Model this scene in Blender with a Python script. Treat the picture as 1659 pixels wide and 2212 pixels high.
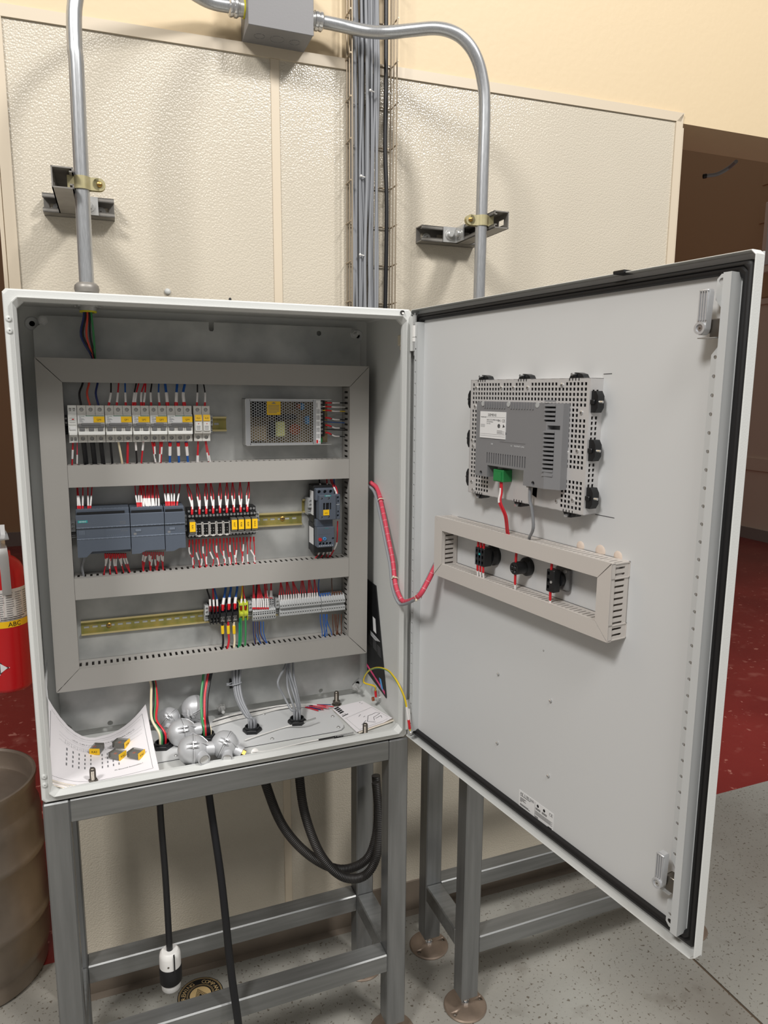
import bpy, bmesh, math, random
from mathutils import Vector, Matrix
random.seed(7)
for o in list(bpy.data.objects):
    bpy.data.objects.remove(o)
SC = bpy.context.scene
COL = SC.collection
V = Vector

# ------------------------------------------------------------------ camera
IW, IH, FPX = 1659, 2212, 1546.56
CAMP = V((.14387, -1.48091, .82167))
_ya, _pi, _ro = .38072, -.16613, .00681
_f = V((math.sin(_ya)*math.cos(_pi), math.cos(_ya)*math.cos(_pi), math.sin(_pi)))
_r = V((math.cos(_ya), -math.sin(_ya), 0))
_u = _r.cross(_f)
CR = _r*math.cos(_ro)+_u*math.sin(_ro)
CU = -_r*math.sin(_ro)+_u*math.cos(_ro)
cd = bpy.data.cameras.new('camera')
cam = bpy.data.objects.new('camera', cd)
COL.objects.link(cam)
cm = Matrix.Identity(4)
for i in range(3):
    cm[i][0], cm[i][1], cm[i][2], cm[i][3] = CR[i], CU[i], -_f[i], CAMP[i]
cam.matrix_world = cm
cd.sensor_fit = 'VERTICAL'
cd.sensor_height = 36
cd.lens = FPX*36/IH
cd.clip_start = .02
SC.camera = cam

# ------------------------------------------------------------------ light
w = bpy.data.worlds.new('room_light')
SC.world = w
w.use_nodes = True
w.node_tree.nodes['Background'].inputs[0].default_value = (1.0, .975, .95, 1)
w.node_tree.nodes['Background'].inputs[1].default_value = .21
def area(name, loc, tgt, size, power, col=(1, .98, .955), sy=None):
    l = bpy.data.lights.new(name, 'AREA')
    l.energy = power
    l.size = size
    if sy:
        l.shape = 'RECTANGLE'
        l.size_y = sy
    l.color = col
    o = bpy.data.objects.new(name, l)
    COL.objects.link(o)
    o.location = loc
    o.rotation_euler = (V(tgt)-V(loc)).to_track_quat('-Z', 'Y').to_euler()
    return o
area('ceiling_lamp_right_offscreen', (2.4, -3.0, 4.35), (.9, .2, .6), .6, 150)
area('ceiling_lamp_left_offscreen', (-2.2, -2.5, 4.2), (.6, .1, .4), .9, 165)
area('ceiling_lamp_behind_offscreen', (.3, -3.4, 4.2), (.5, .1, .2), 1.3, 65)
SC.view_settings.view_transform = 'Standard'
SC.view_settings.look = 'None'
SC.view_settings.exposure = 0.0
SC.view_settings.gamma = 1.0
SC.view_settings.use_curve_mapping = False

# ------------------------------------------------------------------ frames
class Fr:
    def __init__(s, M):
        s.M = M
        s.I = M.inverted()
FW = Fr(Matrix.Identity(4))
_pv = Matrix.Translation((.4, .2, .5))
FP = Fr(_pv @ Matrix.Rotation(math.radians(.35), 4, 'Y') @ _pv.inverted())      # mounting plate
DA = 1.42919
FD = Fr(Matrix.Translation((.8, .0006, 0)) @ Matrix.Rotation(-DA, 4, 'Z'))       # open door: x along the leaf, y through it
FB = Fr(Matrix.Translation((0, .445, 0)) @ Matrix.Rotation(math.radians(-1.24), 4, 'Z'))  # wall
ZF = -.84
def ray(fr, px, py):
    d = _f+CR*((px-IW/2)/FPX)-CU*((py-IH/2)/FPX)
    return fr.I @ CAMP, fr.I.to_3x3() @ d
def at(fr, px, py, v, ax=1):
    o, d = ray(fr, px, py)
    return o+d*((v-o[ax])/d[ax])
REG = {'1': (60, 640, 3.95), '2': (440, 640, 3.606), '3': (60, 1020, 3.95), '4': (390, 1020, 4.046),
       '5': (90, 1240, 4.046), '6': (420, 1240, 3.77), '7': (60, 1430, 3.77), '8': (420, 1420, 3.456),
       'd': (980, 780, 4.608), 'e': (900, 1080, 3.318), 'h': (840, 1100, 9.217), 'r': (400, 1080, 10.37),
       'c': (640, 1030, 11.64), 't': (440, 1260, 9.217), 'l': (590, 1240, 9.217), 'k': (330, 1490, 7.213),
       'p': (520, 850, 6.9125), 'u': (740, 1480, 10.369), 'w': (540, 1600, 4.608), '0': (0, 0, 1.0)}
def rp(reg, X, Y):
    a, b, s = REG[reg]
    return a+X/s, b+Y/s
def pr(fr, reg, X, Y, v, ax=1):
    px, py = rp(reg, X, Y)
    return at(fr, px, py, v, ax)

# ------------------------------------------------------------------ materials
def lin(c):
    return tuple(((x/255)/12.92 if x/255 <= .04045 else ((x/255+.055)/1.055)**2.4) for x in c)
MATS = {}
def mat(name, col, rough=.5, metal=0., noise=0., nscale=20., bump=0., bscale=200., col2=None, spec=.5,
        stretch=None, trans=0., alpha=1., emit=0., voro=0., detail=4.):
    if name in MATS:
        return MATS[name]
    m = bpy.data.materials.new(name)
    m.use_nodes = True
    nt = m.node_tree
    b = nt.nodes['Principled BSDF']
    c = lin(col)+(1,)
    b.inputs['Base Color'].default_value = c
    b.inputs['Roughness'].default_value = rough
    b.inputs['Metallic'].default_value = metal
    b.inputs['Specular IOR Level'].default_value = spec
    if trans:
        b.inputs['Transmission Weight'].default_value = trans
    if alpha < 1:
        b.inputs['Alpha'].default_value = alpha
    if emit:
        b.inputs['Emission Color'].default_value = c
        b.inputs['Emission Strength'].default_value = emit
    if noise or bump or voro:
        tc = nt.nodes.new('ShaderNodeTexCoord')
        vec = tc.outputs['Object']
        if stretch:
            mp = nt.nodes.new('ShaderNodeMapping')
            mp.inputs['Scale'].default_value = stretch
            nt.links.new(vec, mp.inputs[0])
            vec = mp.outputs[0]
    if noise:
        n = nt.nodes.new('ShaderNodeTexNoise')
        n.inputs['Scale'].default_value = nscale
        n.inputs['Detail'].default_value = detail
        nt.links.new(vec, n.inputs['Vector'])
        rmp = nt.nodes.new('ShaderNodeMapRange')
        rmp.inputs[1].default_value, rmp.inputs[2].default_value = .32, .68
        nt.links.new(n.outputs[0], rmp.inputs[0])
        mx = nt.nodes.new('ShaderNodeMix')
        mx.data_type = 'RGBA'
        c2 = lin(col2) if col2 else tuple(x*(1-noise) for x in c[:3])
        mx.inputs[6].default_value = c
        mx.inputs[7].default_value = tuple(c2)+(1,)
        nt.links.new(rmp.outputs[0], mx.inputs[0])
        nt.links.new(mx.outputs[2], b.inputs['Base Color'])
    if bump or voro:
        if voro:
            n2 = nt.nodes.new('ShaderNodeTexVoronoi')
            n2.feature = 'F1'
            n2.inputs['Scale'].default_value = bscale
        else:
            n2 = nt.nodes.new('ShaderNodeTexNoise')
            n2.inputs['Scale'].default_value = bscale
            n2.inputs['Detail'].default_value = 3
        nt.links.new(vec, n2.inputs['Vector'])
        bp = nt.nodes.new('ShaderNodeBump')
        bp.inputs['Strength'].default_value = bump or voro
        bp.inputs['Distance'].default_value = .002
        bp.invert = bool(voro)
        nt.links.new(n2.outputs[0], bp.inputs['Height'])
        nt.links.new(bp.outputs[0], b.inputs['Normal'])
    MATS[name] = m
    return m

def floor_mat(name, c1, c2, cs, rough, sp=60., thr=.63):
    m = mat(name, c1, rough, noise=1, nscale=1.7, col2=c2, bump=.25, bscale=90)
    nt = m.node_tree
    b = nt.nodes['Principled BSDF']
    src = b.inputs['Base Color'].links[0].from_socket
    tc = nt.nodes.new('ShaderNodeTexCoord')
    def layer(src, scale, lo, hi, col, fac=1.):
        n = nt.nodes.new('ShaderNodeTexNoise')
        n.inputs['Scale'].default_value = scale
        n.inputs['Detail'].default_value = 3
        nt.links.new(tc.outputs['Object'], n.inputs['Vector'])
        r = nt.nodes.new('ShaderNodeMapRange')
        r.inputs[1].default_value, r.inputs[2].default_value = lo, hi
        r.inputs[4].default_value = fac
        nt.links.new(n.outputs[0], r.inputs[0])
        mx = nt.nodes.new('ShaderNodeMix')
        mx.data_type = 'RGBA'
        nt.links.new(r.outputs[0], mx.inputs[0])
        nt.links.new(src, mx.inputs[6])
        mx.inputs[7].default_value = lin(col)+(1,)
        return mx.outputs[2]
    s = layer(src, sp, thr, thr+.05, cs, .85)
    s = layer(s, 9, .6, .75, cs, .35)
    nt.links.new(s, b.inputs['Base Color'])
    return m

M_wall = mat('cream_painted_block', (216, 195, 160), .55, bump=.25, bscale=60)
M_wallb = mat('cream_paint_smooth', (230, 208, 170), .6, bump=.1, bscale=40)
M_frp = mat('pebbled_wall_panel', (203, 194, 177), .2, voro=.42, bscale=210, noise=.05, nscale=3)
M_trim = mat('cream_plastic_trim', (210, 196, 174), .4)
M_base = mat('grey_brown_base', (122, 110, 97), .5, noise=.2, nscale=9)
M_conc = floor_mat('worn_grey_concrete', (160, 159, 152), (140, 136, 128), (86, 76, 64), .5, 120., .62)
M_red = floor_mat('red_floor_paint', (146, 54, 50), (128, 44, 42), (196, 128, 116), .28, 25., .66)
M_joint = mat('dirty_floor_joint', (92, 76, 60), .9)
M_far = mat('tan_block_paint', (198, 164, 128), .7, bump=.2, bscale=40)
M_farp = mat('pale_wainscot', (232, 214, 198), .45)
M_fargrey = mat('grey_far_base', (150, 142, 138), .5)
M_cab = mat('light_grey_textured_paint', (205, 206, 203), .42, bump=.12, bscale=420)
M_cabin = mat('light_grey_paint', (208, 209, 209), .45)
M_strip = mat('grey_painted_strip', (196, 198, 198), .45)
M_gal = mat('galvanised_plate', (192, 193, 190), .36, metal=.35, noise=1, nscale=9, col2=(152, 154, 153), bump=.05, bscale=300)
M_zinc = mat('bright_zinc', (208, 208, 206), .3, metal=.6, noise=.15, nscale=60)
M_emt = mat('galvanised_conduit', (196, 198, 200), .3, metal=.7, noise=.25, nscale=14, stretch=(60, 60, 4))
M_strut = mat('grey_strut_steel', (142, 138, 132), .45, metal=.4, noise=.2, nscale=30)
M_yzinc = mat('yellow_zinc', (206, 196, 156), .32, metal=.55, noise=1, nscale=40, col2=(190, 180, 136))
M_rail = mat('yellow_passivated_rail', (168, 152, 88), .35, metal=.45, noise=1, nscale=12, col2=(132, 132, 74), stretch=(3, 1, 1))
M_gold = mat('brass_screw', (190, 150, 80), .3, metal=1)
M_chrome = mat('polished_steel', (214, 214, 214), .2, metal=.8)
M_rail_lit = mat('lit_rail_lip', (216, 200, 146), .28, metal=.6)  # lighter copy of the rail colour, painting the lips as lit
M_dsteel = mat('dark_stainless', (120, 114, 106), .35, metal=.9)
M_ss = mat('brushed_stainless', (140, 141, 141), .36, metal=.7, noise=.22, nscale=9, stretch=(7, 7, .5))
M_ssh = mat('brushed_stainless_rail', (140, 141, 140), .38, metal=.65, noise=.22, nscale=9, stretch=(.6, 9, 9))
M_foot = mat('stained_steel_foot', (156, 138, 122), .42, metal=.5, noise=.35, nscale=16)
M_cast = mat('cast_silver_paint', (198, 199, 201), .42, metal=.4, bump=.04, bscale=500)
M_duct = mat('grey_duct_plastic', (160, 157, 152), .5)
M_ductd = mat('pale_duct_plastic', (198, 192, 186), .5)
M_blk = mat('black_plastic', (24, 25, 27), .4)
M_rub = mat('black_rubber', (22, 21, 22), .55)
M_rubd = mat('dusty_black_hose', (30, 28, 27), .5, noise=1, nscale=10, col2=(52, 48, 45))
M_brk = mat('breaker_grey', (208, 206, 200), .45)
M_brkw = mat('breaker_white', (228, 228, 224), .4)
M_brkg = mat('toggle_grey', (112, 112, 112), .45)
M_lab = mat('paper_label', (226, 226, 226), .5)
M_yel = mat('yellow_marker', (246, 196, 16), .5)
M_yel2 = mat('yellow_sticker', (222, 178, 22), .5)
M_plc = mat('slate_grey_plastic', (84, 92, 104), .45)
M_plcl = mat('slate_light_plastic', (108, 117, 130), .45)
M_teal = mat('teal_label', (40, 150, 150), .4)
M_txt = mat('black_print', (22, 22, 24), .6)
M_txtg = mat('grey_print', (120, 120, 122), .6)
M_txtw = mat('white_print', (225, 228, 230), .6)
M_green = mat('green_line', (30, 110, 75), .5)
M_gconn = mat('green_connector', (40, 130, 70), .45)
M_tb = mat('grey_terminal', (158, 160, 160), .45)
M_tbl = mat('light_grey_terminal', (176, 178, 178), .45)
M_yg = mat('yellow_green_terminal', (190, 200, 60), .45)
M_pcb = mat('tan_circuit_board', (150, 132, 100), .6, noise=.3, nscale=120)
M_cop = mat('copper_coil', (170, 95, 60), .35, metal=.7)
M_xfmr = mat('pale_yellow_tape', (214, 214, 140), .5)
M_hmi = mat('hmi_zinc_sheet', (206, 204, 203), .4, metal=.25)
M_hmig = mat('hmi_grey_housing', (128, 128, 130), .45)
M_paper = mat('white_paper', (236, 232, 234), .7)
M_paperb = mat('aged_paper_edge', (236, 226, 210), .7)
M_pink = mat('pink_print', (216, 70, 120), .5)
M_plug = mat('white_nylon', (232, 230, 226), .35)
M_ext = mat('red_enamel', (190, 22, 28), .25)
M_extlab = mat('extinguisher_label', (212, 208, 204), .5)
M_keg = mat('worn_keg_steel', (164, 150, 136), .36, metal=.6, noise=.4, nscale=5)
M_clear = mat('smoky_clear_plastic', (132, 130, 122), .15, alpha=.5)
M_orange = mat('orange_mark', (226, 92, 40), .5)
M_bluek = mat('blue_knob', (80, 150, 210), .35)
M_redk = mat('red_button', (200, 30, 35), .35)
M_ylum = mat('yellow_ring', (215, 205, 40), .4)
M_stick = mat('cream_print', (226, 196, 140), .5)
M_mesh = mat('zinc_mesh_wire', (166, 152, 132), .4, metal=.7)
M_ivory = mat('ivory_plastic', (222, 212, 190), .45)
WC = {'red': mat('red_insulation', (206, 34, 48), .4), 'black': mat('black_insulation', (20, 20, 23), .4),
      'blue': mat('blue_insulation', (26, 88, 170), .4), 'cream': mat('cream_insulation', (232, 218, 186), .45),
      'green': mat('green_insulation', (58, 138, 82), .4), 'teal': mat('teal_insulation', (20, 140, 95), .4),
      'grey': mat('grey_insulation', (138, 140, 144), .42), 'white': mat('white_insulation', (228, 226, 222), .45),
      'brown': mat('brown_insulation', (92, 50, 28), .45), 'yellow': mat('yellow_insulation', (232, 196, 40), .4),
      'orange': mat('orange_red_insulation', (210, 74, 56), .4), 'navy': mat('navy_insulation', (30, 44, 100), .4),
      'pink': mat('pinkish_red_insulation', (214, 72, 92), .42)}
M_sleeve = mat('white_marker_sleeve', (232, 228, 226), .5)
M_ferr = mat('red_ferrule', (204, 22, 34), .4)
M_lugy = mat('yellow_lug', (240, 200, 20), .4)

# ------------------------------------------------------------------ mesh builder
def catmull(P, per=5):
    P = [V(p) for p in P]
    if len(P) < 3:
        return [P[0].lerp(P[-1], i/per) for i in range(per+1)]
    Q = [P[0]*2-P[1]]+P+[P[-1]*2-P[-2]]
    out = []
    for i in range(1, len(Q)-2):
        a, b, c, d = Q[i-1:i+3]
        for k in range(per):
            t = k/per
            out.append(.5*((2*b)+(c-a)*t+(2*a-5*b+4*c-d)*t*t+(3*b-a-3*c+d)*t**3))
    out.append(P[-1])
    return out
def plen(P):
    L = [0]
    for a, b in zip(P, P[1:]):
        L.append(L[-1]+(b-a).length)
    return L
def sub(P, t0, t1):
    L = plen(P)
    T = L[-1]
    def pos(s):
        for i in range(len(P)-1):
            if L[i+1] >= s:
                k = (s-L[i])/max(L[i+1]-L[i], 1e-9)
                return P[i].lerp(P[i+1], min(max(k, 0), 1))
        return P[-1]
    s0, s1 = t0*T, t1*T
    return [pos(s0)]+[p for p, l in zip(P, L) if s0+1e-4 < l < s1-1e-4]+[pos(s1)]
_TX = {}
def glyphs(s):
    if s not in _TX:
        c = bpy.data.curves.new('t', 'FONT')
        c.body = s
        c.size = 1
        c.resolution_u = 2
        o = bpy.data.objects.new('t', c)
        me = bpy.data.meshes.new_from_object(o)
        _TX[s] = ([v.co.copy() for v in me.vertices], [tuple(p.vertices) for p in me.polygons])
        bpy.data.objects.remove(o)
        bpy.data.curves.remove(c)
        bpy.data.meshes.remove(me)
    return _TX[s]

class MB:
    def __init__(s):
        s.v, s.f, s.mi, s.sm, s.ms = [], [], [], [], []
    def add(s, vs, fs, m, smooth=False):
        if m not in s.ms:
            s.ms.append(m)
        k, o = s.ms.index(m), len(s.v)
        s.v += [V(p) for p in vs]
        for f in fs:
            s.f.append([i+o for i in f])
            s.mi.append(k)
            s.sm.append(smooth)
        return s
    def box(s, x0, x1, y0, y1, z0, z1, m, b=0.):
        if b <= 0:
            vs = [(x, y, z) for x in (x0, x1) for y in (y0, y1) for z in (z0, z1)]
            fs = [(0, 1, 3, 2), (4, 6, 7, 5), (0, 4, 5, 1), (2, 3, 7, 6), (0, 2, 6, 4), (1, 5, 7, 3)]
            return s.add(vs, fs, m)
        b = min(b, abs(x1-x0)*.45, abs(y1-y0)*.45, abs(z1-z0)*.45)
        vs, ix = [], {}
        X, Y, Z = ((x0, x1), (1, -1)), ((y0, y1), (1, -1)), ((z0, z1), (1, -1))
        for i in range(2):
            for j in range(2):
                for k in range(2):
                    x, y, z = X[0][i], Y[0][j], Z[0][k]
                    dx, dy, dz = X[1][i]*b, Y[1][j]*b, Z[1][k]*b
                    ix[i, j, k, 0] = len(vs); vs.append((x, y+dy, z+dz))
                    ix[i, j, k, 1] = len(vs); vs.append((x+dx, y, z+dz))
                    ix[i, j, k, 2] = len(vs); vs.append((x+dx, y+dy, z))
        fs = []
        for i in range(2):
            fs.append([ix[i, 0, 0, 0], ix[i, 1, 0, 0], ix[i, 1, 1, 0], ix[i, 0, 1, 0]])
            fs.append([ix[0, i, 0, 1], ix[1, i, 0, 1], ix[1, i, 1, 1], ix[0, i, 1, 1]])
            fs.append([ix[0, 0, i, 2], ix[1, 0, i, 2], ix[1, 1, i, 2], ix[0, 1, i, 2]])
        for i in range(2):
            for j in range(2):
                fs.append([ix[i, j, 0, 0], ix[i, j, 1, 0], ix[i, j, 1, 1], ix[i, j, 0, 1]])
                fs.append([ix[i, 0, j, 0], ix[i, 1, j, 0], ix[i, 1, j, 2], ix[i, 0, j, 2]])
                fs.append([ix[0, i, j, 1], ix[1, i, j, 1], ix[1, i, j, 2], ix[0, i, j, 2]])
                for k in range(2):
                    fs.append([ix[i, j, k, 0], ix[i, j, k, 1], ix[i, j, k, 2]])
        return s.add(vs, fs, m)
    def tube(s, P, r, m, n=6, caps=True, smooth=True):
        P = [V(p) for p in P]
        rr = r if isinstance(r, (list, tuple)) else [r]*len(P)
        vs, fs = [], []
        up = None
        for i, p in enumerate(P):
            t = (P[min(i+1, len(P)-1)]-P[max(i-1, 0)])
            t = t.normalized() if t.length > 1e-9 else V((0, 0, 1))
            if up is None:
                up = t.orthogonal().normalized()
            else:
                up = up-t*up.dot(t)
                up = up.normalized() if up.length > 1e-6 else t.orthogonal().normalized()
            sd = t.cross(up)
            for k in range(n):
                a = 2*math.pi*k/n
                vs.append(p+(up*math.cos(a)+sd*math.sin(a))*rr[i])
        for i in range(len(P)-1):
            for k in range(n):
                k2 = (k+1) % n
                fs.append((i*n+k, i*n+k2, (i+1)*n+k2, (i+1)*n+k))
        s.add(vs, fs, m, smooth)
        if caps:
            q = len(P)-1
            s.add(vs[:n], [tuple(range(n))], m)
            s.add(vs[q*n:], [tuple(range(n))], m)
        return s
    def cyl(s, a, b, r, m, n=12, r2=None, smooth=True):
        return s.tube([a, b], [r, r if r2 is None else r2], m, n, True, smooth)
    def lathe(s, prof, m, o=(0, 0, 0), d=(0, 0, 1), n=20, caps=True):
        o, d = V(o), V(d).normalized()
        up = d.orthogonal().normalized()
        sd = d.cross(up)
        vs, fs = [], []
        for r, h in prof:
            for k in range(n):
                a = 2*math.pi*k/n
                vs.append(o+d*h+(up*math.cos(a)+sd*math.sin(a))*r)
        for i in range(len(prof)-1):
            for k in range(n):
                k2 = (k+1) % n
                fs.append((i*n+k, i*n+k2, (i+1)*n+k2, (i+1)*n+k))
        s.add(vs, fs, m, True)
        if caps:
            if prof[0][0] > 1e-5:
                s.add(vs[:n], [tuple(range(n))], m)
            if prof[-1][0] > 1e-5:
                s.add(vs[-n:], [tuple(range(n))], m)
        return s
    def prism(s, poly, lo, hi, m, ax=1, smooth=False):
        def mk(a, b, c):
            return (c, a, b) if ax == 0 else (a, c, b) if ax == 1 else (a, b, c)
        n = len(poly)
        vs = [mk(a, b, lo) for a, b in poly]+[mk(a, b, hi) for a, b in poly]
        s.add(vs, [tuple(range(n)), tuple(range(n, 2*n))], m)
        s.add(vs, [(i, (i+1) % n, n+(i+1) % n, n+i) for i in range(n)], m, smooth)
        return s
    def sweep(s, rect, prof, m, smooth=False):
        """profile (inset, y, chamfer) swept around a rectangle x0,x1,z0,z1"""
        x0, x1, z0, z1 = rect
        vs, fs = [], []
        for o, y, c in prof:
            a, b, d, e = x0+o, x1-o, z0+o, z1-o
            vs += [(a+c, y, d), (b-c, y, d), (b, y, d+c), (b, y, e-c), (b-c, y, e), (a+c, y, e), (a, y, e-c), (a, y, d+c)]
        for i in range(len(prof)-1):
            for k in range(8):
                k2 = (k+1) % 8
                fs.append((i*8+k, i*8+k2, (i+1)*8+k2, (i+1)*8+k))
        return s.add(vs, fs, m, smooth)
    def grid(s, xs, zs, y0, y1, hole, m):
        """plate in the xz plane with square holes where hole(i, j)"""
        nx, nz = len(xs), len(zs)
        vs = [(x, y, z) for y in (y0, y1) for x in xs for z in zs]
        id_ = lambda k, i, j: k*nx*nz+i*nz+j
        solid = lambda i, j: 0 <= i < nx-1 and 0 <= j < nz-1 and not hole(i, j)
        fs = []
        for i in range(nx-1):
            for j in range(nz-1):
                if not solid(i, j):
                    continue
                for k in (0, 1):
                    fs.append((id_(k, i, j), id_(k, i+1, j), id_(k, i+1, j+1), id_(k, i, j+1)))
                for (di, dj, a, b) in ((-1, 0, (i, j), (i, j+1)), (1, 0, (i+1, j), (i+1, j+1)), (0, -1, (i, j), (i+1, j)), (0, 1, (i, j+1), (i+1, j+1))):
                    if not solid(i+di, j+dj):
                        fs.append((id_(0, *a), id_(0, *b), id_(1, *b), id_(1, *a)))
        return s.add(vs, fs, m)
    def sphere(s, c, r, m, n=16, k=10, sc=(1, 1, 1)):
        c = V(c)
        vs, fs = [], []
        for i in range(k+1):
            t = math.pi*i/k
            for j in range(n):
                a = 2*math.pi*j/n
                vs.append(c+V((r*sc[0]*math.sin(t)*math.cos(a), r*sc[1]*math.sin(t)*math.sin(a), r*sc[2]*math.cos(t))))
        for i in range(k):
            for j in range(n):
                fs.append((i*n+j, i*n+(j+1) % n, (i+1)*n+(j+1) % n, (i+1)*n+j))
        return s.add(vs, fs, m, True)
    def text(s, t, fn, size, m, center=True):
        vs, fs = glyphs(t)
        if not vs:
            return s
        cx = (max(v.x for v in vs)+min(v.x for v in vs))/2 if center else 0
        cy = .35 if center else 0
        return s.add([fn((v.x-cx)*size, (v.y-cy)*size) for v in vs], fs, m)
    def ftext(s, t, x, y, z, size, m, center=True, rot=0.):
        ca, sa = math.cos(rot), math.sin(rot)
        return s.text(t, lambda u, v: (x+u*ca-v*sa, y, z+u*sa+v*ca), size, m, center)
    def mesh(s, name, org=V((0, 0, 0))):
        me = bpy.data.meshes.new(name)
        me.from_pydata([tuple(p-org) for p in s.v], [], s.f)
        for m in s.ms:
            me.materials.append(m)
        me.polygons.foreach_set('material_index', s.mi)
        me.polygons.foreach_set('use_smooth', s.sm)
        bm = bmesh.new()
        bm.from_mesh(me)
        bmesh.ops.remove_doubles(bm, verts=bm.verts, dist=1e-6)
        bmesh.ops.recalc_face_normals(bm, faces=bm.faces)
        bm.to_mesh(me)
        bm.free()
        if any(s.sm):
            try:
                me.set_sharp_from_angle(angle=math.radians(38))
            except Exception:
                pass
        return me
    def basepoint(s):
        xs, ys, zs = [p.x for p in s.v], [p.y for p in s.v], [p.z for p in s.v]
        return V(((min(xs)+max(xs))/2, (min(ys)+max(ys))/2, min(zs)))

ORDW = 'first second third fourth fifth sixth seventh eighth ninth tenth eleventh twelfth thirteenth fourteenth fifteenth sixteenth seventeenth eighteenth nineteenth twentieth twenty-first twenty-second twenty-third twenty-fourth twenty-fifth twenty-sixth twenty-seventh'.split()
ORG = {}
CACHE = {}
def tag(o, label=None, cat=None, group=None, kind=None):
    if label: o['label'] = label
    if cat: o['category'] = cat
    if group: o['group'] = group
    if kind: o['kind'] = kind
    return o
def thing(name, label, cat, fr=FW, org=(0, 0, 0), group=None):
    o = bpy.data.objects.new(name, None)
    o.empty_display_size = .02
    COL.objects.link(o)
    o.matrix_world = fr.M @ Matrix.Translation(org)
    ORG[o] = V(org)
    return tag(o, label, cat, group)
def cutmesh(me, cme):
    """mesh with the openings of cme cut out of it"""
    a, c = bpy.data.objects.new('a', me), bpy.data.objects.new('c', cme)
    COL.objects.link(a)
    COL.objects.link(c)
    md = a.modifiers.new('cut', 'BOOLEAN')
    md.operation = 'DIFFERENCE'
    md.solver = 'EXACT'
    md.object = c
    bpy.context.view_layer.update()
    out = bpy.data.meshes.new_from_object(a.evaluated_get(bpy.context.evaluated_depsgraph_get()))
    out.name = me.name
    bpy.data.objects.remove(a)
    bpy.data.objects.remove(c)
    bpy.data.meshes.remove(cme)
    bpy.data.meshes.remove(me)
    return out
def part(mb, name, parent, key=None, label=None, kind=None, M=None, cuts=None):
    """mesh child; mb is in the frame of its thing, key shares mesh data"""
    org = ORG[parent]
    if key and key in CACHE:
        me = CACHE[key]
    else:
        me = mb.mesh(name, V((0, 0, 0)) if M else org)
        if cuts:
            me = cutmesh(me, cuts.mesh('cut', V((0, 0, 0)) if M else org))
        if key: CACHE[key] = me
    o = bpy.data.objects.new(name, me)
    COL.objects.link(o)
    o.parent = parent
    ORG[o] = V((0, 0, 0)) if M else org
    if M: o.matrix_local = M
    return tag(o, label, None, None, kind)
def solo(mb, name, label, cat, fr=FW, group=None, kind=None, org=None):
    org = V(org) if org is not None else mb.basepoint()
    o = bpy.data.objects.new(name, mb.mesh(name, org))
    COL.objects.link(o)
    o.matrix_world = fr.M @ Matrix.Translation(org)
    ORG[o] = org
    return tag(o, label, cat, group, kind)
def struct(mb, name, fr=FW):
    o = solo(mb, name, None, None, fr, None, 'structure')
    return o
def wire(fr, P, r, col, label, group, sleeves=(), ferr=(), name='wire', n=6, per=5, cat='wire', lugs=()):
    P = catmull(P, per)
    o = solo(MB().tube(P, r, WC[col], n), name, label, cat, fr, group, org=P[-1])
    for a, b in sleeves:
        part(MB().tube(sub(P, a, b), max(r*1.3, r+.0006), M_sleeve, n), 'marker_sleeve', o)
    for a, b in ferr:
        part(MB().tube(sub(P, a, b), max(r*1.5, r+.0008), M_ferr, n), 'ferrule', o)
    for a, b in lugs:
        part(MB().tube(sub(P, a, b), r*1.45, M_lugy, 8), 'lug_sleeve', o)
    return o
def cross_screw(mb, x, y, z, r, d=-1, m=None, slot=True):
    """screw head facing -y"""
    m = m or M_zinc
    mb.lathe([(r*1.0, 0), (r, r*.35), (r*.7, r*.55)], m, (x, y, z), (0, d, 0), 10)
    if slot:  # shade in the cross slot put in as raised dark bars
        e = y+d*r*.57
        mb.box(x-r*.5, x+r*.5, min(e, e+d*.0002), max(e, e+d*.0002), z-r*.12, z+r*.12, M_dsteel)
        mb.box(x-r*.12, x+r*.12, min(e, e+d*.0002), max(e, e+d*.0002), z-r*.5, z+r*.5, M_dsteel)
    return mb
# ================================================================== setting
XL, XR, ZH, WT = -.029, 1.885, 1.652, .19     # pier between two openings, header height, wall thickness
mb = MB()
mb.box(XL, XR, 0, WT, ZF-.02, ZH, M_wallb)
mb.box(-4.5, 6.2, 0, WT, ZH, 4.4, M_wall)
struct(mb, 'wall_back', FB)
# pebbled panel: two sheets, the top edge climbs a little to the right
def frp(x0, x1, zl, zr):
    return MB().prism([(x0, ZF+.1), (x1, ZF+.1), (x1, zr), (x0, zl)], -.0045, -.0005, M_frp)
zt = lambda x: 1.633+(x+.02)*.0125
SX = .606
o = struct(frp(XL+.004, SX, zt(XL), zt(SX)), 'wall_panel', FB)
o = struct(frp(SX+.001, XR-.01, zt(SX), zt(XR)), 'wall_panel', FB)
struct(MB().prism([(XL, zt(XL)-.004), (XR-.008, zt(XR)-.004), (XR+.004, zt(XR)+.022), (XL, zt(XL)+.022)], -.009, -.0005, M_trim), 'trim_1', FB)
struct(MB().box(SX-.011, SX+.011, -.0075, -.0045, ZF+.1, zt(SX)-.004, M_trim, .001), 'trim_2', FB)
mb = MB().prism([(XR-.026, ZF+.1), (XR, ZF+.1), (XR, zt(XR)+.02), (XR-.026, zt(XR)-.006)], -.009, -.001, M_trim)
mb.box(XR, XR+.007, -.006, .03, ZF+.1, zt(XR)-.02, M_trim)
struct(mb, 'trim_3', FB)
mb = MB().box(XL-.006, XL+.002, -.007, .04, ZF+.1, zt(XL), M_trim)
mb.box(XL+.004, XL+.028, -.009, -.001, ZF+.1, zt(XL)-.004, M_trim)
struct(mb, 'trim_4', FB)
struct(MB().prism([(-.03, ZF), (-.012, ZF+.006), (-.009, ZF+.105), (-.0005, ZF+.108), (-.0005, ZF)], XL, XR, M_base, 0), 'baseboard_back', FB)
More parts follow.
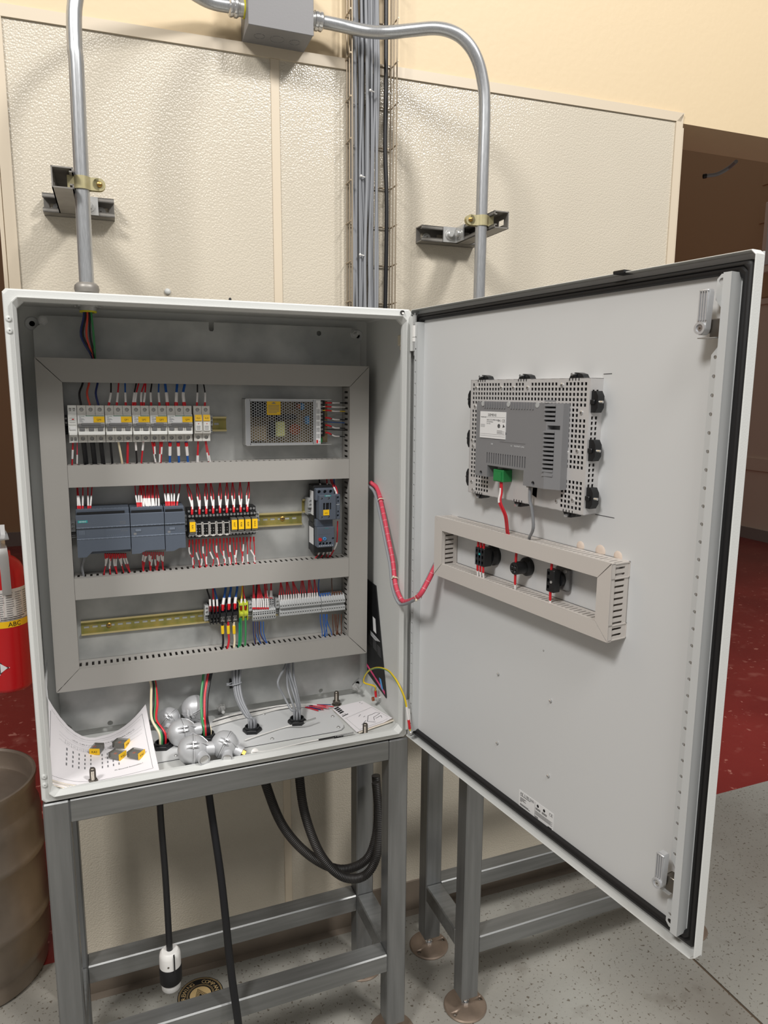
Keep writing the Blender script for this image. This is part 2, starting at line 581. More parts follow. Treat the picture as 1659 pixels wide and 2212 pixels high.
# floors: two concrete slabs with a joint, red coating beyond the wall line
JX = 1.71
struct(MB().box(-4, JX-.004, -4.2, .60, ZF-.06, ZF, M_conc), 'floor')
struct(MB().box(JX+.004, 8, -4.2, .575, ZF-.06, ZF, M_conc), 'floor')
struct(MB().box(JX-.004, JX+.004, -4.2, .575, ZF-.06, ZF-.003, M_joint), 'floor_joint')
struct(MB().box(JX-.2, 8, .575, 9, ZF-.06, ZF+.001, M_red), 'floor')
struct(MB().box(-4, JX-.2, .60, 9, ZF-.06, ZF+.001, M_red), 'floor')
# far rooms
mb = MB().box(7.2, 7.4, .6, 9, ZF, 4.4, M_far)
struct(mb, 'wall_right')
mb = MB().box(7.17, 7.2, .6, 9, ZF+.12, 1.84, M_farp)
mb.box(7.15, 7.2, .6, 9, 1.82, 1.88, M_farp)
mb.box(7.15, 7.2, .6, 9, -.04, .1, M_farp)
mb.box(7.145, 7.2, .6, 9, ZF, ZF+.13, M_fargrey)
struct(mb, 'trim_5')
# block courses on the far wall above the wainscot
blk = thing('wall_blocks', None, None, FW, (7.2, 4.8, 1.84))
del_keys = None
blk['kind'] = 'structure'
for r in range(10):
    for c in range(9):
        y0 = 1.2+c*.405-(.2 if r % 2 else 0)
        z0 = 1.9+r*.203
        part(MB().box(7.188, 7.2, y0, y0+.397, z0, z0+.196, M_far, .003), 'block', blk, key='blk' if False else None)
struct(MB().box(-4.5, 7.2, 7.0, 7.2, ZF, 4.4, M_far), 'wall_far')
struct(MB().box(-4.5, -4.3, .64, 7.0, ZF, 4.4, M_far), 'wall_left')
struct(MB().box(-4.5, 7.2, 6.97, 7.0, ZF, ZF+.15, M_fargrey), 'baseboard_far')
mb = MB().box(6.95, 7.185, 3.9, 4.56, 2.12, 2.86, M_farp, .01)
mb.box(6.94, 6.952, 3.95, 4.5, 2.2, 2.8, M_lab, .004)
solo(mb, 'wall_cabinet', 'white box cabinet on the far tan block wall', 'cabinet')
# grey hose under the header
P = [(2.95, 1.1, 1.69), (2.86, 1.02, 1.62), (2.62, .95, 1.545), (2.36, .9, 1.5)]
a = at(FW, 1590, 349, .66); b_ = at(FW, 1575, 362, .72); c_ = at(FW, 1550, 376, .74); d_ = at(FW, 1526, 380, .76)
mb = MB().tube(catmull([a, b_, c_, d_]), .007, WC['grey'], 10)
mb.lathe([(.0068, 0), (.0085, 0), (.0085, .012), (.0062, .012), (.0062, .0002)], M_rub, d_, d_-c_, 14, caps=False)
solo(mb, 'hose', 'grey hose end poking down under the header of the opening', 'hose')

# ================================================================== cabinet
CD = .283
cab = thing('electrical_cabinet', 'open light grey steel control cabinet standing on a steel frame', 'cabinet', FW, (.4, .14, 0))
R4 = (0, .8, 0, 1.0)
mb = MB()
prof = [(0, CD, .004), (0, .004, .006), (.0012, .0008, .007), (.003, 0, .008), (.0145, 0, .008), (.0147, -.008, .008), (.0153, -.0092, .0085),
        (.0163, -.0088, .009), (.0212, .004, .0125), (.0215, .012, .0125), (.0195, .016, .011), (.012, .0165, .006), (.0022, .017, .004), (.0022, CD-.002, .004)]
mb.sweep(R4, prof, M_cab)
mb.box(0, .8, CD-.002, CD, 0, 1, M_cab)
part(mb, 'body', cab)
# bosses at the back corners, plugs in the roof, rivets, screw, bracket
for x, z in ((.027, .962), (.773, .962), (.773, .03), (.027, .03)):
    mb = MB().lathe([(.016, 0), (.013, .003), (.006, .003), (.0055, .0)], M_cabin, (x, CD-.002, z), (0, -1, 0), 16)
    part(mb, 'mounting_boss', cab)
for x in (.09, .71):
    part(MB().lathe([(.012, 0), (.011, .0025), (.002, .003)], M_cabin, (x, .12, .998), (0, 0, -1), 16), 'roof_plug', cab)
for x, z in ((.0085, .947), (.0085, .926), (.0085, .058), (.0085, .04)):
    mb = MB().lathe([(.0052, 0), (.005, .0018), (.003, .0026), (.0014, .0026), (.0014, .0004)], M_cab, (x, 0, z), (0, -1, 0), 12)
    part(mb, 'rivet', cab)
x, z = .776, .9925
mb = MB().lathe([(.005, 0), (.0045, .004), (.003, .006)], M_blk, (x, 0, z), (0, -1, 0), 12)
mb.box(x-.003, x+.002, -.0064, -.006, z-.004, z, M_plug)
part(mb, 'screw', cab)
p = at(FW, 868, 735, .795, 0)
mb = MB().box(.789, .7975, p.y-.012, p.y+.012, p.z-.012, p.z+.012, M_ivory, .002)
mb.box(.792, .7975, p.y-.006, p.y+.004, p.z-.022, p.z-.012, M_ivory, .001)
part(mb, 'cable_clip', cab)
# mounting plate
PY = .262
mb = MB()
x0, x1, z0, z1, c = .029, .7735, .024, .979, .022
n0 = .405
mb.prism([(x0+c, z0), (x1-c, z0), (x1-c, z0+.012), (x1, z0+c+.01), (x1, z1-c-.01), (x1-c, z1-.012), (x1-c, z1), (n0+.0055, z1), (n0+.0055, z1-.017), (n0+.003, z1-.0205), (n0-.003, z1-.0205), (n0-.0055, z1-.017),
          (n0-.0055, z1), (x0+c, z1), (x0+c, z1-.012), (x0, z1-c-.01), (x0, z0+c+.01), (x0+c, z0+.012)], PY, PY+.0025, M_gal)
cu = MB()
for px, py, r in ((689, 720, .006), (238, 1562, .0062), (693, 1492, .0055)):
    p = at(FW, px, py, PY)
    cu.cyl((p.x, PY-.005, p.z), (p.x, PY+.008, p.z), r, M_gal, 20)
plate = part(mb, 'mounting_plate', cab, cuts=cu)
for px, py in ((92, 692), (765, 722), (768, 1483), (478, 1528)):
    p = at(FW, px, py, PY)
    lo = py > 1000
    mb = MB().lathe([(.011, 0), (.011, .0018), (.0088, .0018), (.0088, .009)], M_zinc, (p.x, PY, p.z), (0, -1, 0), 6)
    mb.cyl((p.x, PY-.002, p.z), (p.x, PY-(.03 if px != 92 else .014), p.z), .0042, M_zinc, 10)
    part(mb, 'plate_stud', plate)
# gland plate on the cabinet floor
g0, g1, h0, h1 = .205, .672, .078, .236
def oct8(a, b, c_, d, k):
    out = []
    for cx, cy, s in ((b-k, c_+k, -90), (b-k, d-k, 0), (a+k, d-k, 90), (a+k, c_+k, 180)):
        out += [(cx+k*math.cos(math.radians(s+t)), cy+k*math.sin(math.radians(s+t))) for t in (0, 30, 60, 90)]
    return out
gp = part(MB().prism(oct8(g0, g1, h0, h1, .022), .0042, .0072, M_cabin, 2), 'gland_plate', cab)
part(MB().prism(oct8(g0+.001, g1-.001, h0+.001, h1-.001, .022), .0015, .0042, M_rub, 2), 'gland_gasket', gp)
for x, y in ((.27, .088), (.49, .088), (.655, .088), (.66, .15), (.62, .226), (.5, .226), (.36, .226)):
    mb = MB().lathe([(.0045, 0), (.0045, .0025), (.003, .004)], M_zinc, (x, y, .007), (0, 0, 1), 10)
    mb.box(x-.002, x+.002, y-.0004, y+.0004, .011, .0112, M_dsteel)  # dark bar stands for the shade in the slot
    part(mb, 'plate_screw', gp)
# hinges
for zc in (.945, .055):
    mb = MB()
    x, y = .8035, -.0075
    mb.cyl((x, y, zc+.022), (x, y, zc+.042), .0046, M_zinc, 12)
    mb.cyl((x, y, zc+.042), (x, y, zc+.047), .0016, M_chrome, 8)
    mb.cyl((x, y, zc-.004), (x, y, zc+.021), .0052, M_plug, 12)
    mb.cyl((x, y, zc-.014), (x, y, zc-.005), .0052, M_plug, 12)
    mb.cyl((x, y, zc-.034), (x, y, zc-.0145), .0046, M_zinc, 12)
    mb.cyl((x, y, zc-.044), (x, y, zc-.034), .0022, M_chrome, 8)
    mb.box(.794, .803, -.006, -.001, zc-.034, zc+.04, M_cab)
    part(mb, 'hinge', cab)
# door leaf (own axes: x from the hinge outwards, y through the leaf)
DL = Matrix.Translation((-.4, -.14, 0)) @ FD.M
RD = (-.009, .8, .0, 1.0)
mb = MB()
mb.sweep(RD, [(.0018, .0185, .006), (.0016, .002, .006), (.0013, .0003, .006), (.0007, 0, .006), (0, .0015, .006), (0, .018, .006), (.002, .0202, .006)], M_cab)
mb.box(-.0075, .7985, .0185, .0202, .0015, .9985, M_cabin)
door = part(mb, 'door', cab, M=DL)
YS = .0185
# gasket: rounded double ridge
mb = MB()
mb.sweep((-.009, .8, 0, 1), [(.0095, YS, .004), (.0098, .0125, .004), (.012, .0098, .005), (.0155, .0098, .006), (.017, .0122, .007), (.0185, .0098, .007), (.0215, .0098, .008), (.0235, .0125, .009), (.024, YS, .009)], M_rub, True)
part(mb, 'gasket', door)
# lock side strip
LX = .746
mb = MB()
def lockplate(z0, z1, notches):
    pts = [(LX, z0+.006), (LX+.006, z0), (LX+.016, z0), (LX+.016, z1), (LX+.006, z1), (LX, z1-.006)]
    for a, b in sorted(notches, reverse=True):
        pts += [(LX, b+.012), (LX+.01, b), (LX+.01, a), (LX, a-.012)]
    return pts
NT = [(.885, .932), (.078, .123)]
cu = MB()
z = .045
while z < .96:
    if not any(a-.014 < z < b+.014 for a, b in NT):
        cu.cyl((LX+.0062, 0, z), (LX+.0062, .009, z), .0026, M_strip, 12)
    z += .025
for zz in (.967, .033):
    cu.cyl((LX+.007, 0, zz), (LX+.007, .009, zz), .0042, M_strip, 14)
part(MB().prism(lockplate(.024, .976, NT), .0035, .005, M_strip), 'lock_flange', door, cuts=cu)
mb.prism([(.0035, LX+.0145), (-.004, LX+.0165), (-.004, LX+.0255), (.0035, LX+.0275), (YS, LX+.0275), (YS, LX+.026), (.0045, LX+.026), (-.0025, LX+.0245), (-.0025, LX+.0175), (.005, LX+.016)], .024, .976, M_strip, 2) if False else None
for (xa, xb, ya, yb) in ((LX+.0148, LX+.0163, -.004, .005), (LX+.0148, LX+.0265, -.0052, -.0038), (LX+.025, LX+.0265, -.004, YS)):
    mb.box(xa, xb, ya, yb, .024, .976, M_strip)
mb.box(LX+.0265, LX+.031, .0165, YS, .03, .97, M_strip)
ls = part(mb, 'lock_strip', door)
# hinge side strip
mb = MB()
for (xa, xb, ya, yb) in ((.021, .0225, .0005, YS),):
    mb.box(xa, xb, ya, yb, .022, .972, M_strip)
part(mb, 'hinge_strip', door)
cu = MB()
z = .04
while z < .96:
    cu.cyl((.0155, -.003, z), (.0155, .006, z), .0022, M_strip, 12)
    z += .025
part(MB().box(.011, .0215, .0005, .002, .022, .972, M_strip), 'hinge_flange', door, cuts=cu)
# latches
for zc in (.907, .098):
    mb = MB()
    x = LX-.004
    bx = [(x-.0075, zc), (x-.0065, zc-.005), (x-.003, zc-.0085), (x+.002, zc-.0085), (x+.0055, zc-.005), (x+.0068, zc), (x+.0085, zc+.046), (x+.007, zc+.0495), (x-.003, zc+.0495), (x-.0055, zc+.046)]
    mb.prism(bx, -.016, -.006, M_cast)
    for k in range(4):
        xx = x-.0048+k*.0036
        mb.box(xx, xx+.0014, -.0185, -.016, zc+.010, zc+.0475, M_cast)
    mb.box(x-.0055, x+.0085, -.0185, -.016, zc+.046, zc+.049, M_cast, .001)
    mb.lathe([(.0082, 0), (.0082, .0035), (.0052, .0035), (.005, .0015), (.003, .0015)], M_cast, (x-.0005, -.016, zc), (0, -1, 0), 16)
    lt = part(mb, 'latch', door)
    mb = MB().cyl((x, -.0175, zc), (x, -.0185, zc), .0038, M_chrome, 10)
    mb.cyl((x, -.0183, zc), (x, -.0188, zc), .0014, M_dsteel, 6)  # dark disc stands for the shaded hex socket
    mb.cyl((x, -.008, zc), (x, YS, zc), .006, M_dsteel, 10)
    mb.box(x+.004, LX+.015, -.004, .012, zc-.012, zc+.012, M_dsteel, .001)
    mb.box(x-.009, LX+.012, -.010, .006, zc-.0128, zc-.0118, M_zinc)
    part(mb, 'latch_mechanism', door)
# stud nuts on the leaf
for px, py in ((1075, 1456), (1188, 1514), (1073, 1605), (1183, 1676), (1172, 1405)):
    p = at(FD, px, py, YS-.003)
    k = .0028 if py != 1405 else .0014
    mb = MB().lathe([(k, 0), (k, k*1.2), (k*.6, k*1.6)], M_chrome, (p.x, YS, p.z), (0, -1, 0), 6)
    part(mb, 'stud_nut', door)
p = at(FD, 1339, 583, 0)
part(MB().box(p.x-.011, p.x+.011, -.003, .02, .998, 1.003, M_blk, .001), 'edge_clip', door)
# rating label on the leaf
a = at(FD, 1122, 1707, YS); b_ = at(FD, 1194, 1802, YS)
X0, X1, Z0, Z1 = a.x, b_.x, .008, .057
y = YS-.0004
mb = MB().box(X0, X1, y, YS, Z0, Z1, M_lab)
y -= .0002
W_, H_ = X1-X0, Z1-Z0
def bar(u0, u1, v0, v1, m=M_txt):
    mb.box(X0+u0*W_, X0+u1*W_, y, y+.0002, Z0+v0*H_, Z0+v1*H_, m)
mb.ftext('AE 1180.500', X0+.24*W_, y, Z0+.9*H_, .0076, M_txt)
for k, (l, v) in enumerate(((.3, .8), (.18, .7), (.13, .65), (.17, .6), (.05, .55), (.25, .44), (.3, .40))):
    bar(.04, .04+l, v, v+.02)
bar(.02, .83, .155, .215)
bar(.06, .32, .07, .1, M_txtg)
bar(.475, .48, .2, .95, M_txtg)
mb.ftext('CE', X0+.93*W_, y, Z0+.88*H_, .008, M_txt)
for u in (.56, .74):
    mb.cyl((X0+u*W_, y, Z0+.86*H_), (X0+u*W_, y+.0002, Z0+.86*H_), .003, M_txt, 10)
    for k in range(3):
        bar(u-.06, u+.08, .74-k*.03, .755-k*.03)
for k in range(5):
    bar(.49, .98-.05*(k % 2), .60-k*.035, .612-k*.035)
for k in range(3):
    bar(.49, .58, .38-k*.04, .40-k*.04)
bar(.86, .97, .15, .36)
mb.ftext('RITTAL', X0+.915*W_, y, Z0+.1*H_, .0026, M_txt)
bar(.86, .98, .03, .06)
part(mb, 'rating_label', door, label='silver rating label printed AE 1180.500')

# ================================================================== stands
def foot(root, x, y):
    cu = MB()
    for a in (.9, 3.6):
        hx, hy = x+.046*math.cos(a+x*9), y+.046*math.sin(a+x*9)
        cu.cyl((hx, hy, ZF-.01), (hx, hy, ZF+.02), .0055, M_foot, 14)
    f = part(MB().lathe([(.058, 0), (.059, .003), (.056, .0065), (.02, .0095), (.012, .0095)], M_foot, (x, y, ZF), (0, 0, 1), 32), 'foot_plate', root, cuts=cu)
    mb = MB().lathe([(.011, 0), (.011, .008)], M_chrome, (x, y, ZF+.009), (0, 0, 1), 6)
    mb.cyl((x, y, ZF+.015), (x, y, ZF+.05), .0065, M_chrome, 12)
    part(mb, 'levelling_rod', f)
def stand(x0, x1, label, zt_, zl, rear_dz=0.):
    t = thing('stand_frame', label, 'stand', FW, ((x0+x1)/2, .14, ZF))
    T = .05
    Y0, Y1 = .001, .284
    for xa in (x0, x1-T):
        for ya in (Y0, Y1-T):
            part(MB().box(xa, xa+T, ya, ya+T, ZF+.042, zt_, M_ss, .003), 'leg', t)
            foot(t, xa+T/2, ya+T/2)
    for ya in (Y0, Y1-T):
        part(MB().box(x0+T, x1-T, ya+.0005, ya+T-.0005, zt_-T, zt_, M_ssh, .002), 'top_rail', t)
        dz = rear_dz if ya > .1 else 0
        part(MB().box(x0+T-.001, x1-T+.001, ya+.0005, ya+T-.0005, zl-T+dz, zl+dz, M_ssh, .003), 'lower_rail', t)
    for xa in (x0, x1-T):
        part(MB().box(xa+.0005, xa+T-.0005, Y0+T, Y1-T, zt_-T, zt_-.0005, M_ssh, .002), 'side_rail', t)
        part(MB().box(xa+.0005, xa+T-.0005, Y0+T-.001, Y1-T+.001, zl-T, zl-.0005, M_ssh, .003), 'lower_side_rail', t)
    return t
stand(.0005, .805, 'stainless steel tube stand carrying the open control cabinet', -.004, -.585, -.0)
stand(.972, 1.812, 'empty stainless tube stand behind the open cabinet door', -.004, -.615)
# ================================================================== wiring ducts on the plate
def slotwall(mb, a0, a1, y0, y1, c, t, horiz, m, pitch=.0133, sw=.0052, sy0=.3, sy1=.72):
    """slotted side wall at coordinate c, thickness t; runs along a, through y"""
    ya, yb = y0+(y1-y0)*sy0, y0+(y1-y0)*sy1
    def bx(p, q, r, s):
        if horiz:
            mb.box(p, q, r, s, c, c+t, m)
        else:
            mb.box(c, c+t, r, s, p, q, m)
    bx(a0, a1, y0, ya)
    bx(a0, a1, yb, y1)
    n = int((a1-a0)/pitch)
    e = (a1-a0-n*pitch)/2
    s0 = a0
    for k in range(n):
        h = a0+e+(k+.5)*pitch
        bx(s0, h-sw/2, ya, yb)
        s0 = h+sw/2
    bx(s0, a1, ya, yb)
def duct(fr, x0, x1, z0, z1, y0, y1, horiz, label, group, cover, m=M_duct, pitch=.0133, sw=.0052, sy=(.3, .72), ins=(0, 0)):
    t = thing('wiring_duct', label, 'wiring duct', fr, ((x0+x1)/2, y1, z0), group)
    mb = MB()
    k = .0012
    if horiz:
        a, b = x0+ins[0], x1-ins[1]
        mb.box(a, b, y1-.002, y1, z0+k, z1-k, m)
        slotwall(mb, a, b, y0+.0015, y1, z0+k, .0015, True, m, pitch, sw, *sy)
        slotwall(mb, a, b, y0+.0015, y1, z1-k-.0015, .0015, True, m, pitch, sw, *sy)
    else:
        a, b = z0+ins[0], z1-ins[1]
        mb.box(x0+k, x1-k, y1-.002, y1, a, b, m)
        slotwall(mb, a, b, y0+.0015, y1, x0+k, .0015, False, m, pitch, sw, *sy)
        slotwall(mb, a, b, y0+.0015, y1, x1-k-.0015, .0015, False, m, pitch, sw, *sy)
    part(mb, 'slotted_base', t)
    mb = MB().prism(cover, y0, y0+.0015, m)
    if horiz:
        a, b = x0+ins[0], x1-ins[1]
        for zz in (z0, z1-.0011):
            mb.box(a, b, y0+.001, y0+.009, zz, zz+.0011, m)
    else:
        a, b = z0+ins[0], z1-ins[1]
        for xx in (x0, x1-.0011):
            mb.box(xx, xx+.0011, y0+.001, y0+.009, a, b, m)
    part(mb, 'cover', t)
    return t
CY, DW = .2, .05
FX0, FX1, FZ0, FZ1 = .0295, .7725, .1475, .8858
g = 'grey wiring ducts on the mounting plate'
e = .0012
duct(FP, FX0, FX1, FZ1-DW, FZ1, CY, PY, True, 'top grey wiring duct with mitred cover above the circuit breakers', g,
     [(FX0+e, FZ1), (FX1-e, FZ1), (FX1-DW-e*.2, FZ1-DW), (FX0+DW+e*.2, FZ1-DW)], ins=(.0, .0))
duct(FP, FX0, FX1, FZ0, FZ0+DW, CY, PY, True, 'bottom grey wiring duct with mitred cover below the terminal blocks', g,
     [(FX0+e, FZ0), (FX1-e, FZ0), (FX1-DW-e*.2, FZ0+DW), (FX0+DW+e*.2, FZ0+DW)])
duct(FP, FX0, FX0+DW, FZ0, FZ1, CY, PY, False, 'vertical grey wiring duct running beside the controller and breakers', g,
     [(FX0, FZ0+e), (FX0, FZ1-e), (FX0+DW, FZ1-DW-e), (FX0+DW, FZ0+DW+e)], ins=(DW+.001, DW+.001))
duct(FP, FX1-DW, FX1, FZ0, FZ1, CY, PY, False, 'vertical grey wiring duct running beside the power supply and contactor', g,
     [(FX1, FZ0+e), (FX1, FZ1-e), (FX1-DW, FZ1-DW-e), (FX1-DW, FZ0+DW+e)], ins=(DW+.001, DW+.001))
for (a, b), lb in (((.6105, .6585), 'horizontal grey wiring duct between breakers and controller'), ((.3585, .407), 'horizontal grey wiring duct between controller and terminal rail')):
    duct(FP, FX0+DW+.0006, FX1-DW-.0006, a, b, CY, PY, True, lb, g, [(FX0+DW+.0006, a), (FX1-DW-.0006, a), (FX1-DW-.0006, b), (FX0+DW+.0006, b)])

# ================================================================== rails
def rail(x0, x1, zc, label, screws=(), y1=PY):
    t = thing('din_rail', label, 'mounting rail', FP, ((x0+x1)/2, y1, zc-.0175))
    mb = MB()
    for s in (-1, 1):
        a, b = zc+s*.0135, zc+s*.0175
        mb.box(x0, x1, y1-.0075, y1-.0063, min(a, b), max(a, b), M_rail_lit)
        c1 = zc+s*.0135
        mb.box(x0, x1, y1-.0075, y1, min(c1, c1-s*.0012), max(c1, c1-s*.0012), M_rail)
    # web with slots
    xs, k = [x0], 0
    p = x0+.006
    while p+.016 < x1:
        xs += [p, p+.0115]
        p += .0185
    xs.append(x1)
    mb.grid(xs, [zc-.0135, zc-.0026, zc+.0026, zc+.0135], y1-.0012, y1, lambda i, j: j == 1 and i % 2 == 1, M_rail)
    part(mb, 'channel', t)
    for sx in screws:
        mb = MB()
        cross_screw(mb, sx, y1-.0012, zc, .0058, m=M_gold)
        part(mb, 'rail_screw', t)
rail(.082, .431, .744, 'short zinc mounting rail holding the circuit breakers')
rail(.085, .6155, .5065, 'yellow zinc mounting rail holding controller and relays', (.5655,))
rail(.6165, .683, .5375, 'short zinc mounting rail holding the contactor')
rail(.0865, .7225, .2745, 'long yellow zinc mounting rail holding the terminal blocks', (.147,))

# ================================================================== circuit breakers
BZ0, BZ1, PW = .707, .787, .01835
BY = .2
def mini_screw(mb, x, y, z, r=.0042):
    # screw sunk in its bore
    mb.cyl((x, y+.0046, z), (x, y+.0028, z), r*.72, M_zinc, 10)
    mb.box(x-r*.5, x+r*.5, y+.0025, y+.0028, z-.0004, z+.0004, M_dsteel)  # slot shade drawn as a darker bar on the head
def bore(cu, x, y, z, r=.0042, d=.0045):
    return cu.cyl((x, y-.003, z), (x, y+d, z), r, M_brk, 14)
POLE = [(PY-.005, 0), (BY+.012, 0), (BY+.012, .0165), (BY+.001, .0185), (BY, .0215), (BY, .0565), (BY+.003, .058), (BY+.003, .0605), (BY+.011, .0615), (BY+.011, .08), (PY-.005, .08)]
def breaker(x, poles, code):
    t = thing('circuit_breaker', 'grey %s-pole circuit breaker with yellow marker %s' % ({2: 'two', 3: 'three'}[poles], code), 'circuit breaker', FP, (x, PY, BZ0), 'circuit breakers on the top rail')
    w = PW*poles
    for k in range(poles):
        xa = x+k*PW
        pl = bpy.data.objects.new('pole', CACHE.get('pole') or CACHE.setdefault('pole', cutmesh(MB().prism([(a, b) for a, b in POLE], .0003, PW-.0003, M_brk, 0).mesh('pole', V((0, PY, 0))), bore(bore(MB(), PW/2, BY+.011, .071), PW/2, BY+.012, .0085).mesh('cut', V((0, PY, 0))))))
        COL.objects.link(pl); pl.parent = t; pl.location = (k*PW, 0, 0)
        ORG[pl] = V((xa, PY, BZ0))
        mb = MB()
        mini_screw(mb, xa+PW/2, BY+.011, BZ1-.009)
        part(mb, 'terminal_screw', pl, key='poleTS')
        mb = MB()
        mini_screw(mb, xa+PW/2, BY+.012, BZ0+.0085)
        part(mb, 'terminal_screw', pl, key='poleTS2')
        mb = MB().box(xa+.004, xa+PW-.004, BY-.003, BY+.001, BZ0+.0255, BZ0+.033, M_brkg, .0008)
        part(mb, 'toggle', pl, key='poleTG')
    mb = MB().box(x+.001, x+w-.001, BY-.0035, BY, BZ0+.0335, BZ0+.0408, M_brkg, .001)
    mb.box(x+.008, x+w-.008, BY-.005, BY-.003, BZ0+.0375, BZ0+.0425, M_brkg, .001)
    part(mb, 'toggle_bar', t)
    part(MB().box(x+.0008, x+w-.0008, BY-.0042, BY, BZ0+.0165, BZ0+.0245, M_brkw, .0012), 'front_bar', t)
    mb = MB().box(x+.001, x+w-.001, BY-.0006, BY, BZ0+.0425, BZ0+.0585, M_lab)
    y = BY-.0008
    mb.box(x+.017, x+w-.001, y, y+.0002, BZ0+.0572, BZ0+.0584, M_green)
    mb.ftext('Schneider', x+.0095, y, BZ0+.057, .0028, M_green)
    for k in range(5):
        mb.box(x+.004, x+.004+(.004, .009, .011, .006, .008)[k], y, y+.0002, BZ0+.0535-k*.0022, BZ0+.0543-k*.0022, M_txtg)
    part(mb, 'front_label', t)
    mw = .022 if poles == 3 else .0235
    xa, xb = x+w-mw-.0005, x+w-.0005
    mb = MB().box(xa, xb, BY-.0016, BY-.0004, BZ0+.044, BZ0+.0565, M_yel)
    mb.ftext(code, (xa+xb)/2, BY-.0018, BZ0+.0497, .0052, M_txt)
    part(mb, 'marker', t)
bx = .1048
for n_, c_ in ((3, 'QF0'), (3, 'QF1'), (2, 'QF2'), (2, 'QF3'), (3, 'QF4')):
    breaker(bx, n_, c_)
    bx += n_*PW+(.0008 if n_ == 3 else .0004)
# auxiliary module beside QF0
t = thing('auxiliary_contact', 'narrow pale auxiliary module clipped beside breaker QF0', 'auxiliary contact', FP, (.0958, PY, BZ0))
x = .0865
cu = MB()
mb = MB()
for zc, yy in ((BZ1-.009, BY+.0105), (BZ0+.008, BY+.0115)):
    for k in (.005, .0125):
        cu.box(x+k-.0025, x+k+.0025, yy-.003, yy+.005, zc-.004, zc+.0035, M_brkw)
        mb.cyl((x+k, yy+.0055, zc), (x+k, yy+.003, zc), .0018, M_zinc, 8)
part(MB().prism([(a, b+BZ0) for a, b in POLE], x, x+.0175, M_brkw, 0), 'body', t, cuts=cu)
part(mb, 'terminals', t)
mb = MB().box(x+.001, x+.0165, BY-.0025, BY, BZ0+.0165, BZ0+.024, M_brkw, .001)
mb.box(x+.001, x+.0165, BY-.0015, BY, BZ0+.0385, BZ0+.041, M_brkw, .0005)
mb.box(x+.0025, x+.015, BY-.002, BY, BZ0+.028, BZ0+.034, M_lab, .0005)
mb.box(x+.008, x+.012, BY-.0004, BY, BZ0+.0495, BZ0+.0515, M_redk)
for k in range(3):
    mb.box(x+.003, x+.014, BY-.0003, BY, BZ0+.044+k*.0045, BZ0+.0445+k*.0045, M_txtg)
part(mb, 'front_details', t)
def clamp(x, zc, label, w=.0085, m=M_tb, y=.228, h=.042):
    t = thing('end_clamp', label, 'end clamp', FP, (x, PY, zc-h/2), 'end clamps on the rails')
    mb = MB().prism([(PY-.003, zc-h/2), (y+.012, zc-h/2), (y+.012, zc-h*.1), (y, zc-h*.05), (y, zc+h/2), (PY-.003, zc+h/2)], x-w/2, x+w/2, m, 0)
    part(mb, 'body', t, cuts=bore(bore(MB(), x, y, zc+h*.12, .003), x, y, zc+h*.34, .003))
    mb = MB()
    for a in (-.42, -.3, -.2):
        mb.box(x-w/2, x+w/2, y+.009, y+.012, zc+h*a, zc+h*(a+.06), m)
    part(mb, 'foot_ridges', t)
    for a in (.12, .34):
        mb = MB()
        mini_screw(mb, x, y, zc+h*a, .003)
        part(mb, 'screw', t)
clamp(.0815, .744, 'dark end clamp hooked on the rail before the breakers', .008, M_blk)
clamp(.3455, .744, 'black end clamp between breaker QF4 and the fuse holders', .006, M_blk)
clamp(.391, .744, 'grey end clamp after the fuse holders', .008, M_tb)
# fuse holders
for k, code in enumerate(('FU1', 'FU2')):
    x = .3495+k*.0185
    t = thing('fuse_holder', 'slim grey fuse holder with yellow marker %s' % code, 'fuse holder', FP, (x+.009, PY, BZ0), 'fuse holders on the top rail')
    part(MB().prism([(a, b+BZ0) for a, b in POLE], x, x+.0178, M_brk, 0), 'body', t, cuts=bore(bore(MB(), x+.009, BY+.011, BZ1-.0085), x+.009, BY+.012, BZ0+.0085))
    mb = MB()
    mini_screw(mb, x+.009, BY+.011, BZ1-.0085)
    part(mb, 'terminal_screw', t)
    mb = MB()
    mini_screw(mb, x+.009, BY+.012, BZ0+.0085)
    part(mb, 'terminal_screw', t)
    mb = MB().box(x+.0015, x+.0163, BY-.003, BY, BZ0+.024, BZ0+.046, M_brkw, .001)
    mb.cyl((x+.009, BY-.003, BZ0+.0405), (x+.009, BY-.0034, BZ0+.0405), .0011, M_redk, 8)
    for j in range(4):
        mb.box(x+.004, x+.013, BY-.0033, BY-.003, BZ0+.027+j*.0025, BZ0+.028+j*.0025, M_txtg)
    part(mb, 'fuse_drawer', t)
    mb = MB().prism([(BY-.0045, BZ0+.047), (BY-.0005, BZ0+.047), (BY-.0005, BZ0+.0605), (BY-.0015, BZ0+.0605)], x+.0015, x+.0163, M_yel, 0)
    mb.text(code, lambda u, v, x=x: (x+.009+u, BY-.0044+v*.2, BZ0+.053+v), .005, M_txt)
    part(mb, 'marker', t)

# ================================================================== power supply
PS = .224
X0, X1, Z0, Z1 = .470, .6555, .6935, .8045
ps = thing('power_supply', 'perforated metal case power supply with yellow warning sticker', 'power supply', FP, (.565, PY, Z0))
mb = MB()
mb.box(X0, .6835, PY-.0015, PY, Z0, Z1, M_zinc)
mb.box(X0, .6835, PS, PY, Z0, Z0+.0014, M_zinc)
mb.box(X0, .6835, PS, PY, Z1-.0014, Z1, M_zinc)
mb.box(X0, X0+.0014, PS, PY, Z0, Z1, M_zinc)
part(mb, 'case', ps)
mb = MB()
mz = mat('psu_mesh_zinc', (188, 190, 192), .38, metal=.7)
hx0, hx1, hz0, hz1 = X0+.008, X1-.015, Z0+.006, Z1-.006
PX = .01035; R = PX/1.5
nc = int((hx1-hx0)/(PX*1.0))
